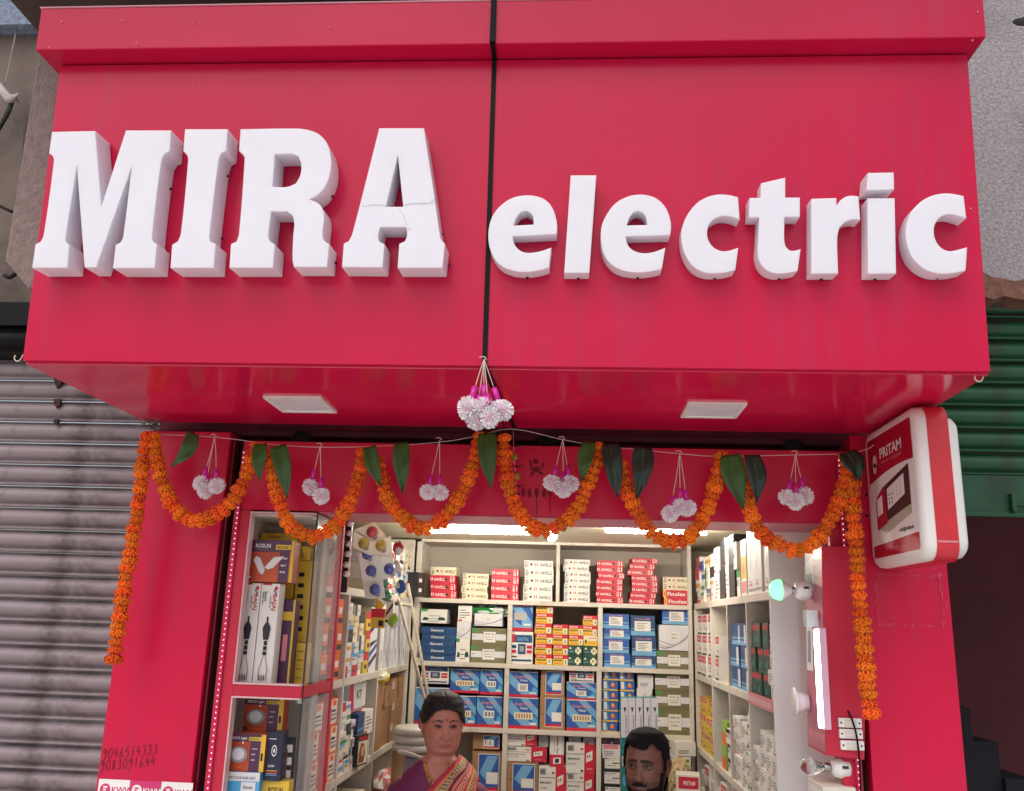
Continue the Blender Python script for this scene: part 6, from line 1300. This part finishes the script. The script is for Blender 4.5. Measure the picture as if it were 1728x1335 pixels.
# head + body table: z (m, 0 = eye line), half width, front y, back y
HEAD = [(.118, .006, -.004, .012), (.113, .030, -.036, .045), (.100, .051, -.060, .070), (.080, .064, -.076, .088), (.050, .0725, -.086, .098), (.020, .0755, -.088, .101), (0, .0755, -.086, .098), (-.025, .0725, -.086, .088), (-.050, .0715, -.087, .076), (-.075, .0675, -.086, .066), (-.093, .0615, -.083, .060), (-.104, .055, -.074, .057), (-.111, .053, -.056, .056), (-.122, .054, -.042, .057)]
def make_person(label, at_eye, yaw, tilt, skin, hairm, kind, torso, mats, scale=1.0):
    base = Vector((at_eye.x, at_eye.y, 0)); t = thing('person', label, 'person', tuple(base))
    ze = at_eye.z; NS = 96
    rows = []
    z = .118
    while z > -.123: rows.append(z); z -= .0034
    nh = len(rows)
    neck_end = -.165
    tz = []
    z = -.13
    while z > torso[-1][0]: tz.append(z); z -= .006 if z > -.40 else .03
    tz.append(torso[-1][0])
    Ry = Matrix.Rotation(yaw, 3, 'Z'); Rx = Matrix.Rotation(tilt, 3, 'X'); piv = Vector((0, .02, -.11))
    V = []; raw = []
    def face(x, z, th):
        f = 0.0; fr = max(0, math.cos(th)) ** .5
        # nose
        if -.058 < z < .022:
            s = (z - .012) / (-.044 - .012); s = max(0, min(1.15, s)); amp = .004 + .019 * s ** 1.3 if z > -.044 else .023 * math.exp(-((z + .044) / .0065) ** 2)
            wd = .0085 + .0055 * s; f += amp * g(x, wd)
        f += .009 * (g(x - .0140, .0055) + g(x + .0140, .0055)) * g(z + .043, .0065) - .005 * (g(x - .0225, .004) + g(x + .0225, .004)) * g(z + .044, .008)
        f -= .0125 * (g(x - .031, .015) + g(x + .031, .015)) * g(z - .001, .0115)
        f += .0065 * (g(x - .031, .0135) + g(x + .031, .0135)) * g(z + .001, .0075) - .0022 * (g(x - .031, .014) + g(x + .031, .014)) * g(z + .0135, .004) - .002 * (g(x - .031, .016) + g(x + .031, .016)) * g(z - .0115, .003)      # eyeball under lids
        f += .005 * (g(x - .03, .022) + g(x + .03, .022)) * g(z - .022, .009)
        f += .0045 * (g(x - .046, .018) + g(x + .046, .018)) * g(z + .028, .018)
        f -= .0042 * (g(x - .034, .005) + g(x + .033, .006)) * g(z + .058, .016)          # nasolabial
        f += .0065 * g(x, .020) * g(z + .0655, .0052) + .0065 * g(x, .017) * g(z + .0765, .0048) - .0035 * g(x, .024) * g(z + .071, .0022)
        f += .004 * g(x, .028) * g(z + .070, .018) - .004 * g(x, .022) * g(z + .086, .005) + .006 * g(x, .018) * g(z + .098, .009)
        f -= .002 * g(x, .004) * g(z + .057, .006)
        return f * fr
    def col(x, z, th, y): return 0
    allz = rows + tz
    for ri, z in enumerate(allz):
        head = ri < nh
        hw_, yf, yb = lerp_tab(HEAD, z) if head else lerp_tab(torso, z)
        cy = (yf + yb) / 2
        for k in range(NS):
            th = 2 * math.pi * k / NS       # 0 = front
            sx, cx = math.sin(th), math.cos(th)
            e = .90 if head else .82
            x = hw_ * math.copysign(abs(sx) ** e, sx)
            ry = (cy - yf) if cx > 0 else (yb - cy)
            y = cy - ry * math.copysign(abs(cx) ** (.86 if head else .8), cx)
            if head:
                if cx > 0:
                    lo = max(0, min(1, (-.045 - z) / .06)); x *= 1 - .22 * lo * cx ** 1.5
                y -= face(x, z, th)
            raw.append((x, y, z, th))
            p = Vector((x * (1.07 if kind == 'woman' and head else 1), y, z)) * scale
            wgt = 1 if z > -.10 else max(0, 1 - (-.10 - z) / .06)
            if wgt > 0:
                q = Ry @ (Rx @ (p - piv)) + piv; p = p.lerp(q, wgt)
            V.append(Vector((at_eye.x, at_eye.y, ze)) + p)
    n = len(allz); fs = []; ms_ = []
    me = bpy.data.meshes.new('body'); 
    vcap = len(V); V.append(V[0].lerp(V[NS // 2], .5) + Vector((0, 0, .001)))
    for k in range(NS): fs.append((vcap, (k + 1) % NS, k))
    for i in range(n - 1):
        for k in range(NS): fs.append((i * NS + k, i * NS + (k + 1) % NS, (i + 1) * NS + (k + 1) % NS, (i + 1) * NS + k))
    fs.append(tuple((n - 1) * NS + k for k in range(NS)))
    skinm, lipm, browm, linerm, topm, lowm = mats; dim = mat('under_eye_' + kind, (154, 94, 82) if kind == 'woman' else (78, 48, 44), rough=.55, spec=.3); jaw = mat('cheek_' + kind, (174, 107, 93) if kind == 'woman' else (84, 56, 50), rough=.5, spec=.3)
    b = MB(); b.add(V, fs, skinm, True)
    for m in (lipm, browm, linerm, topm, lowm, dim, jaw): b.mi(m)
    b.m[0] = 0
    for j, f in enumerate(fs):
        if len(f) == NS or vcap in f: continue
        x = sum(raw[i][0] for i in f) / 4; z = sum(raw[i][2] for i in f) / 4; th = raw[f[0]][3]; c = math.cos(th); m = 0
        if z > -.12 and c > 0:
            ax = abs(x)
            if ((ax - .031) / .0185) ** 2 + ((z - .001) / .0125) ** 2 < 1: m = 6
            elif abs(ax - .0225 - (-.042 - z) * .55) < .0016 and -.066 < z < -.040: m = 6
            elif kind == 'woman' and ((ax - .047) / .017) ** 2 + ((z + .030) / .018) ** 2 < 1: m = 7
            elif kind == 'man' and z < -.048: m = 7
            if -.080 < z < -.0640 and ax < .0245 * (1 - ((z + .0715) / .0100) ** 2 * .8): m = 1
            if kind == 'woman':
                if abs(z - (.0235 - max(0, (ax - .034)) * .35 + (.0025 if ax > .02 else 0))) < .0027 and .014 < ax < .051: m = 2
            else:
                if abs(z - (.0205 - max(0, (ax - .036)) * .5)) < .0055 - ax * .03 and .009 < ax < .053: m = 2
        if z < -.12: m = torso_mat(kind, x, z, th)
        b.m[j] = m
    # arms and legs as tapered tubes ending inside the trunk: same continuous mesh
    S = Vector((at_eye.x, at_eye.y, ze)); shz = -.255 if kind == 'woman' else -.27
    for sgn in (-1, 1):
        sw_ = .150 if kind == 'woman' else .172
        pts = [(.6 * sw_, .02, shz - .01), (sw_, .015, shz - .02), (sw_ + .028, .02, shz - .07), (sw_ + .038, .03, shz - .20), (sw_ + .045, .02, shz - .30), (sw_ + .035, -.03, shz - .38), (sw_ + .02, -.10, shz - .47), (sw_ + .015, -.125, shz - .52)]
        rr = [.04, .050, .049, .044, .040, .036, .027, .024] if kind == 'woman' else [.05, .056, .055, .047, .041, .039, .030, .026]
        P = crom([S + Vector((sgn * p[0], p[1], p[2])) * scale for p in pts], 3); RR = [rr[min(int(i / 3), 7)] + (rr[min(int(i / 3) + 1, 7)] - rr[min(int(i / 3), 7)]) * (i % 3) / 3 for i in range(len(P))]
        cut = 9 if kind == 'woman' else 14
        b.tube(P[:cut + 1], RR[:cut + 1], topm, 18); b.tube(P[cut:], RR[cut:], skinm, 16)
        w_ = P[-1]; d = (P[-1] - P[-3]).normalized(); sd = Vector((sgn * -1, 0, 0))
        b.tube([w_ - d * .01, w_ + d * .03, w_ + d * .075, w_ + d * .09], [.022, .034, .036, .028], skinm, 12)
        for q, ln in ((-.024, .062), (-.008, .072), (.008, .068), (.023, .054)):
            a_ = w_ + d * .08 + sd * q; b.tube([a_, a_ + d * ln * .5, a_ + d * ln * .8 + Vector((0, .01, -.008)), a_ + d * ln + Vector((0, .02, -.018))], [.0095, .009, .0082, .006], skinm, 8)
        a_ = w_ + d * .02 + sd * .028; b.tube([a_, a_ + d * .025 + sd * .018, a_ + d * .06 + sd * .022], [.012, .0105, .0075], skinm, 8)
        if kind == 'man':
            for L0, L1, r0, r1, m_ in ((torso[-1][0] + .06, -.98, .085, .062, lowm), (-.98, -1.36, .062, .050, lowm)):
                b.tube([S + Vector((sgn * .085, .01, L0)), S + Vector((sgn * .09, .01, (L0 + L1) / 2)), S + Vector((sgn * .092, .012, L1))], [r0, (r0 + r1) / 2, r1], m_, 16)
            hz = -(ze) + .0
            b.tube([S + Vector((sgn * .092, .012, -1.34)), S + Vector((sgn * .092, .0, hz + .06))], [.05, .045], lowm, 12)
            b.ell(S + Vector((sgn * .092, -.05, hz + .035)), (.045, .125, .035), cdark, 12, 8)
    body = part('body', b, t, fix=False)
    # recalc outward
    def place(x, y, z):
        p = Vector((x * (1.07 if kind == 'woman' else 1), y, z)) * scale; q = Ry @ (Rx @ (p - piv)) + piv; return S + q
    def surf(x, z):
        hw_, yf, yb = lerp_tab(HEAD, z); cy = (yf + yb) / 2; sx = min(.99, (abs(x) / hw_) ** (1 / .9)); th = math.asin(sx); y = cy - (cy - yf) * math.cos(th) ** .86
        return y - face(x, z, th)
    # eyes : almond white, iris, lid lines
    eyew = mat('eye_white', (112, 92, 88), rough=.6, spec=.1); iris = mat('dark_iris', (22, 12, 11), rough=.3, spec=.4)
    for sgn in (-1, 1):
        ex = .0305 * sgn; N = 14; up = []; dn = []
        for i in range(N + 1):
            u = -1 + 2 * i / N; up.append((ex + u * .0150, .0005 + .0058 * (1 - u * u) ** .8 - sgn * u * -.0008)); dn.append((ex + u * .0150, .0005 - .0048 * (1 - u * u) - sgn * u * -.0008))
        def onf(x, z, o): return place(x, surf(x, z) - o, z)
        b = MB(); vs = []; fs2 = []
        for i in range(N + 1):
            for q in range(4): z_ = up[i][1] + (dn[i][1] - up[i][1]) * q / 3; vs.append(onf(up[i][0], z_, .0012))
        for i in range(N):
            for q in range(3): fs2.append((i * 4 + q, i * 4 + q + 1, (i + 1) * 4 + q + 1, (i + 1) * 4 + q))
        b.add(vs, fs2, eyew, True); eye = part('eye', b, t, fix=False)
        b = MB(); gz = .003 * (1 if kind == 'woman' else -1) 
        c = (ex + gz, .0012); b.add([onf(c[0] + .0054 * math.cos(a), c[1] + max(-.0042, min(.0036, .0056 * math.sin(a))), .0019) for a in [k * math.pi / 8 for k in range(16)]], [tuple(range(16))], iris); part('iris', b, eye, fix=False)
        b = MB(); b.tube([onf(x, z_, .0014) for x, z_ in up], [.0005] + [.0013] * (N - 1) + [.0005], linerm, 6); part('eyelid', b, eye)
        b = MB(); b.tube([onf(x, z_ + .0042, .0006) for x, z_ in up[1:-1]], [.0004] + [.0011] * (N - 3) + [.0004], skinm, 6); b.tube([onf(x, z_ - .0006, .001) for x, z_ in dn], [.0003] + [.0008] * (N - 1) + [.0003], skinm, 6); part('eyelid', b, eye)
    # ears
    for sgn in (-1, 1):
        b = MB(); pts = [(.074, .012, .014), (.080, .018, .022), (.085, .030, .020), (.086, .036, .006), (.083, .033, -.012), (.078, .022, -.028), (.074, .012, -.034)]
        b.tube([place(sgn * x, y, z_) for x, y, z_ in crom(pts, 3)], .0048, skinm, 8)
        b.ell(place(sgn * .077, .020, -.004), (.005, .014, .024), skinm, 10, 8, M=Ry)
        ear = part('ear', b, t)
        if kind == 'woman':
            b = MB(); b.ell(place(sgn * .081, .006, -.034), (.004, .004, .004), mat('gold', (214, 160, 60), rough=.25, metal=1), 8, 6); part('earring', b, ear)
    # hair shell
    def hair_mask(x, y, z, th):
        c = math.cos(th); n_ = noise.noise(Vector((x * 60, y * 60, z * 60))) * .004
        if kind == 'woman':
            if c > .15: lim = .066 - abs(x) * .25 if abs(x) < .04 else .056 - (abs(x) - .04) * 1.5
            elif c > -.25: lim = .012 + (c + .25) * .02
            elif c > -.62: lim = -.022
            else: lim = -.075
        else:
            if c > .36: lim = .058 + .020 * g(abs(x) - .042, .012)
            elif c > .30: lim = .030
            elif c > .10: lim = -.012
            elif c > -.25: lim = .022
            else: lim = -.085
        return z > lim + n_
    vi = {}; vs = []; fs3 = []
    def hv(i):
        if i in vi: return vi[i]
        x, y, z, th = raw[i]; c0 = Vector((0, .008, .02)); d = (Vector((x, y, z)) - c0).normalized()
        th_ = (.006 if kind == 'woman' else .0035) + .0018 * noise.noise(Vector((x * 40, y * 25, z * 90)))
        if kind == 'woman' and math.cos(th) > 0: th_ -= .003 * g(x + .004, .0035)
        if kind == 'woman': th_ += .007 * max(0, min(1, (z - .05) / .05))
        if kind == 'woman' and math.cos(th) < -.3: th_ += .008 * g(z - .0, .05)
        if kind == 'man': th_ += .010 * max(0, min(1, (z - .05) / .05))
        p = Vector((x, y, z)) + d * th_
        vi[i] = len(vs); vs.append(place(*p)); return vi[i]
    for i in range(nh - 1):
        for k in range(NS):
            f = (i * NS + k, i * NS + (k + 1) % NS, (i + 1) * NS + (k + 1) % NS, (i + 1) * NS + k)
            if all(hair_mask(*raw[j]) for j in f): fs3.append(tuple(hv(j) for j in f))
    tp = len(vs); vs.append(place(0, .004, .128 if kind == 'woman' else .132))
    for k in range(NS): fs3.append((tp, hv((k + 1) % NS), hv(k)))
    b = MB(); b.add(vs, fs3, hairm, True)
    if kind == 'woman': b.ell(place(0, .118, -.015), (.038, .03, .034), hairm, 14, 10)
    h = part('hair', b, t, fix=False); sm = h.modifiers.new('thickness', 'SOLIDIFY'); sm.thickness = .007; sm.offset = -1
    # hair strands for a broken outline
    b = MB(); rr_ = random.Random(5); cand = [j for j in range(nh * NS) if hair_mask(*raw[j]) and raw[j][2] > .05]
    for _ in range(260 if kind == 'man' else 170):
        j = rr_.choice(cand); x, y, z, th = raw[j]; d = (Vector((x, y, z)) - Vector((0, .008, .02))).normalized(); p = Vector((x, y, z)) + d * .008
        if kind == 'man': e = p + d * rr_.uniform(.006, .012) + Vector((rr_.uniform(-1, 1), rr_.uniform(-1, 1), rr_.uniform(-.4, .6))) * .006
        else: e = p + d * .003 + Vector((rr_.uniform(-.3, .3) * .01, .012, -.006)); 
        b.tube([place(*p), place(*p.lerp(e, .6)), place(*e)], [.0016, .0012, .0003], hairm, 4)
    part('hair_strand', b, t, kind='stuff')
    return t, place, surf, raw, nh, NS, S
def torso_mat(kind, x, z, th):
    c = math.cos(th)
    if kind == 'woman':
        if z > -.142: return 0
        if c > 0:
            v = .062 + max(0, (-.19 - z)) * -.30
            edge_l = -.066 + (-.145 - z) * .62
            if z > -.36 and x > edge_l and x < .12: return 0
        else:
            if z > -.16: return 0
        return 4 if z > -.52 else 5
    if z > -.185: return 0
    return 4 if z > -.62 else 5
gold = mat('gold', (214, 160, 60), rough=.25, metal=1)
skW = mat('woman_skin', (170, 108, 94), rgb2=(184, 120, 104), rough=.5, scale=30, spec=.35, bump=.03, bscale=300)
skM = mat('man_skin', (104, 66, 56), rgb2=(116, 74, 62), rough=.45, scale=30, spec=.4, bump=.03, bscale=300)
hairW = mat('black_hair', (18, 14, 16), rgb2=(44, 38, 40), spec=.2, rough=.6, var=.2, scale=60, bump=.15, bscale=220)
hairM = mat('short_black_hair', (16, 14, 17), spec=.15, rough=.8, var=.3, scale=120, bump=.4, bscale=260)
purple = mat('purple_blouse', (104, 22, 78), rough=.6, var=.08, bump=.05, bscale=80)
TW = [(-.12, .057, -.044, .058), (-.130, .068, -.046, .062), (-.143, .088, -.050, .068), (-.160, .110, -.056, .076), (-.180, .132, -.062, .084), (-.206, .154, -.070, .090), (-.250, .170, -.084, .096), (-.31, .168, -.104, .098), (-.38, .160, -.128, .098), (-.45, .150, -.118, .092), (-.55, .140, -.108, .086), (-.68, .158, -.112, .108), (-.80, .172, -.112, .118), (-1.1, .165, -.105, .105), (-1.50, .150, -.10, .10)]
TM = [(-.12, .056, -.046, .056), (-.15, .060, -.045, .062), (-.18, .066, -.048, .070), (-.205, .100, -.058, .084), (-.232, .145, -.070, .092), (-.262, .178, -.084, .098), (-.31, .188, -.104, .104), (-.40, .178, -.112, .104), (-.52, .162, -.106, .098), (-.66, .152, -.100, .094), (-.80, .150, -.092, .100), (-.86, .140, -.08, .09)]
eyW = atY(755, 1218, 3.21); eyW = Vector((atY(744, 1226, 3.5).x, 3.5, atY(744, 1226, 3.42).z)); SW = .885
lipW = mat('lips_rose', (158, 84, 80), rough=.4); lipM = mat('lips_brown', (96, 52, 50), rough=.4)
browW = mat('eyebrow_soft', (70, 44, 40), rough=.8); browM = mat('eyebrow_black', (26, 18, 20), rough=.8)
sariRed = mat('sari_crimson', (168, 26, 50), rough=.6, var=.12, scale=30, bump=.05, bscale=200)
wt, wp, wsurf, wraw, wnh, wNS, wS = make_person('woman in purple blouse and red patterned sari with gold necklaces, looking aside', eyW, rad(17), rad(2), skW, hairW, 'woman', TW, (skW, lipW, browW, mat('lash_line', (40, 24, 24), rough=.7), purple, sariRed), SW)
# bindi
b = MB(); x_, z_ = .001, .029; c = wp(x_, wsurf(x_, z_) - .0008, z_); b.ell(c, (.0042, .0016, .0042), mat('bindi_red', (176, 14, 30), rough=.5), 12, 8); part('bindi', b, wt)
# necklaces
def bodyfront(x, z, tab):
    hw_, yf, yb = lerp_tab(tab, z); cy = (yf + yb) / 2; s = min(.985, (abs(x) / hw_) ** (1 / .82)); return cy - (cy - yf) * math.cos(math.asin(s)) ** .8
def wb(x, z, o=.004): return wS + Vector((x, bodyfront(x, z, TW) - o, z)) * SW
for drop, lb, w0 in ((.212, 'short gold chain', .048), (.236, 'longer gold chain', .052)):
    b = MB(); P = []
    for i in range(25):
        u = -1 + i / 12; x = u * w0 * (1 if abs(u) < .9 else .96); z = -.145 - (drop - .145) * (1 - abs(u) ** 2.4); P.append(wb(x, z))
    P2 = crom(P, 2)
    b.tube(P2, .0015, gold, 6)
    for q in P2[::2]: b.ell(q, (.0032, .0026, .0026), gold, 6, 5)
    part('necklace', b, wt, lb)
# sari drape over her left shoulder (image right) as a folded band
patt = bpy.data.materials.new('sari_pattern'); patt.use_nodes = True; T_ = patt.node_tree; N_ = T_.nodes; bs = N_['Principled BSDF']; bs.inputs['Roughness'].default_value = .65
uvn = N_.new('ShaderNodeUVMap'); 
def mth(op, a, c=None):
    n_ = N_.new('ShaderNodeMath'); n_.operation = op
    for i, q in enumerate((a, c)):
        if q is None: continue
        if isinstance(q, (int, float)): n_.inputs[i].default_value = q
        else: T_.links.new(q, n_.inputs[i])
    return n_.outputs[0]
sepx = N_.new('ShaderNodeSeparateXYZ'); T_.links.new(uvn.outputs[0], sepx.inputs[0]); U, V_ = sepx.outputs[0], sepx.outputs[1]
cr = N_.new('ShaderNodeValToRGB'); cr.color_ramp.interpolation = 'CONSTANT'; T_.links.new(U, cr.inputs[0])
stops = [(0, (170, 28, 60)), (.13, (196, 120, 60)), (.20, (72, 66, 44)), (.36, (186, 120, 74)), (.41, (104, 22, 60)), (.50, (188, 116, 92)), (.55, (176, 30, 52)), (.74, (216, 140, 44)), (.78, (110, 36, 40)), (.90, (212, 130, 40)), (.94, (176, 24, 60))]
el = cr.color_ramp.elements; el[0].position = 0; el[0].color = (*lin(stops[0][1]), 1); el[1].position = stops[1][0]; el[1].color = (*lin(stops[1][1]), 1)
for p_, c_ in stops[2:]: e_ = el.new(p_); e_.color = (*lin(c_), 1)
vo = N_.new('ShaderNodeTexVoronoi'); vo.feature = 'DISTANCE_TO_EDGE'; vo.inputs['Scale'].default_value = 1; vo.inputs['Randomness'].default_value = .25
mp = N_.new('ShaderNodeMapping'); mp.inputs['Scale'].default_value = (26, 34, 1); T_.links.new(uvn.outputs[0], mp.inputs[0]); T_.links.new(mp.outputs[0], vo.inputs['Vector'])
ed = mth('LESS_THAN', vo.outputs['Distance'], .11); 
wv = N_.new('ShaderNodeTexWave'); wv.inputs['Scale'].default_value = 1; mp2 = N_.new('ShaderNodeMapping'); mp2.inputs['Scale'].default_value = (5, 26, 1); T_.links.new(uvn.outputs[0], mp2.inputs[0]); T_.links.new(mp2.outputs[0], wv.inputs['Vector'])
band = mth('MULTIPLY', mth('GREATER_THAN', U, .20), mth('LESS_THAN', U, .36)); band2 = mth('MULTIPLY', mth('GREATER_THAN', U, .78), mth('LESS_THAN', U, .90)); band3 = mth('MULTIPLY', mth('MULTIPLY', mth('GREATER_THAN', U, .57), mth('LESS_THAN', U, .70)), mth('LESS_THAN', V_, .45))
msk = mth('MULTIPLY', ed, mth('MAXIMUM', mth('MAXIMUM', band, band2), band3))
mixc = N_.new('ShaderNodeMix'); mixc.data_type = 'RGBA'; T_.links.new(msk, mixc.inputs[0]); T_.links.new(cr.outputs[0], mixc.inputs[6]); mixc.inputs[7].default_value = (*lin((214, 184, 150)), 1); T_.links.new(mixc.outputs[2], bs.inputs['Base Color'])
def ztop(x):
    if x < .07: return -.138
    for a_, c_ in zip(TW[:7], TW[1:8]):
        if a_[1] <= x <= c_[1]: return a_[0] + (c_[0] - a_[0]) * (x - a_[1]) / (c_[1] - a_[1])
    return -.245
NU, NV = 60, 60; vs = []; fs = []; uvs = []
for j in range(NV + 1):
    v = j / NV
    for i in range(NU + 1):
        u = i / NU
        # spine: from shoulder top (v=0) down across the chest (v=1 at waist, her right)
        xin = max(.078 - .42 * v, -.15); xout = .166
        x = xin + (xout - xin) * u; z_ = ztop(x) - .42 * v
        y = bodyfront(x, z_, TW) - .009 - .006 * abs(math.sin(u * 13 + v * 2)) * (1 - .3 * v)
        vs.append(wS + Vector((x, y, z_)) * SW); uvs.append((u, v))
for j in range(NV):
    for i in range(NU): fs.append((j * (NU + 1) + i, j * (NU + 1) + i + 1, (j + 1) * (NU + 1) + i + 1, (j + 1) * (NU + 1) + i))
b = MB(); b.add(vs, fs, patt, True); so_ = part('sari', b, wt, 'red, olive and gold patterned sari end pleated over the shoulder', fix=False)
ul = so_.data.uv_layers.new(name='UVMap')
for lp in so_.data.loops: ul.data[lp.index].uv = uvs[lp.vertex_index]
md_ = so_.modifiers.new('thickness', 'SOLIDIFY'); md_.thickness = .003
# back part of the drape over the shoulder
vs = []; fs = []; uvs = []
for j in range(21):
    v = j / 20
    for i in range(31):
        u = i / 30; x = .078 + .088 * u; z_ = ztop(x); hw_, yf, yb = lerp_tab(TW, z_); 
        y0_ = bodyfront(x, z_, TW) - .008; y = y0_ + (yb + .02 - y0_) * v
        zz_ = z_ + .016 * math.sin(math.pi * v) - max(0, v - .8) * .4
        vs.append(wS + Vector((x, y, zz_)) * SW); uvs.append((u, v * .4))
for j in range(20):
    for i in range(30): fs.append((j * 31 + i, j * 31 + i + 1, (j + 1) * 31 + i + 1, (j + 1) * 31 + i))
b = MB(); b.add(vs, fs, patt, True); so2 = part('sari_fold', b, wt, fix=False)
ul = so2.data.uv_layers.new(name='UVMap')
for lp in so2.data.loops: ul.data[lp.index].uv = uvs[lp.vertex_index]
# ---- man
eyM = Vector((atY(1094, 1298, 3.3).x, 3.3, atY(1094, 1298, 3.22).z))
shirt = mat('dusty_rose_shirt', (170, 92, 84), rough=.8, var=.08)
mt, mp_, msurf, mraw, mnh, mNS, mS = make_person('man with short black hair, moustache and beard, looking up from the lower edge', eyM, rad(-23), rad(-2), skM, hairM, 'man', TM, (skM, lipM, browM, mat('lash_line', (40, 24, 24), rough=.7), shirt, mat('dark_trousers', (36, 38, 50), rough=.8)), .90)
# beard and moustache shell
vi = {}; vs = []; fs = []
def bmask(x, y, z, th):
    c = math.cos(th); n_ = noise.noise(Vector((x * 90, y * 90, z * 90))) * .003
    if c < -.05: return False
    ax = abs(x)
    if z < -.108: return False
    if c > 0 and ax < .022 and -.079 < z < -.0675: return False      # lips
    if ax < .030 and -.0675 + n_ < z < -.053 - ax * .15: return True     # moustache
    if z < -.080 + n_: return True
    if ax > .026 and z < -.066 - (.062 - ax) * .25 + n_: return True
    if .02 < c < .40 and z < -.015 + n_: return True
    return False
def bvf(i):
    if i in vi: return vi[i]
    x, y, z, th = mraw[i]; d = (Vector((x, y, z)) - Vector((0, .01, -.03))).normalized(); p = Vector((x, y, z)) + d * (.0016 + .0010 * noise.noise(Vector((x * 120, y * 120, z * 120))))
    vi[i] = len(vs); vs.append(mp_(*p)); return vi[i]
for i in range(mnh - 1):
    for k in range(mNS):
        f = (i * mNS + k, i * mNS + (k + 1) % mNS, (i + 1) * mNS + (k + 1) % mNS, (i + 1) * mNS + k)
        if all(bmask(*mraw[j]) for j in f): fs.append(tuple(bvf(j) for j in f))
b = MB(); b.add(vs, fs, hairM, True); bo = part('beard', b, mt, fix=False); md_ = bo.modifiers.new('thickness', 'SOLIDIFY'); md_.thickness = .0016; md_.offset = -1
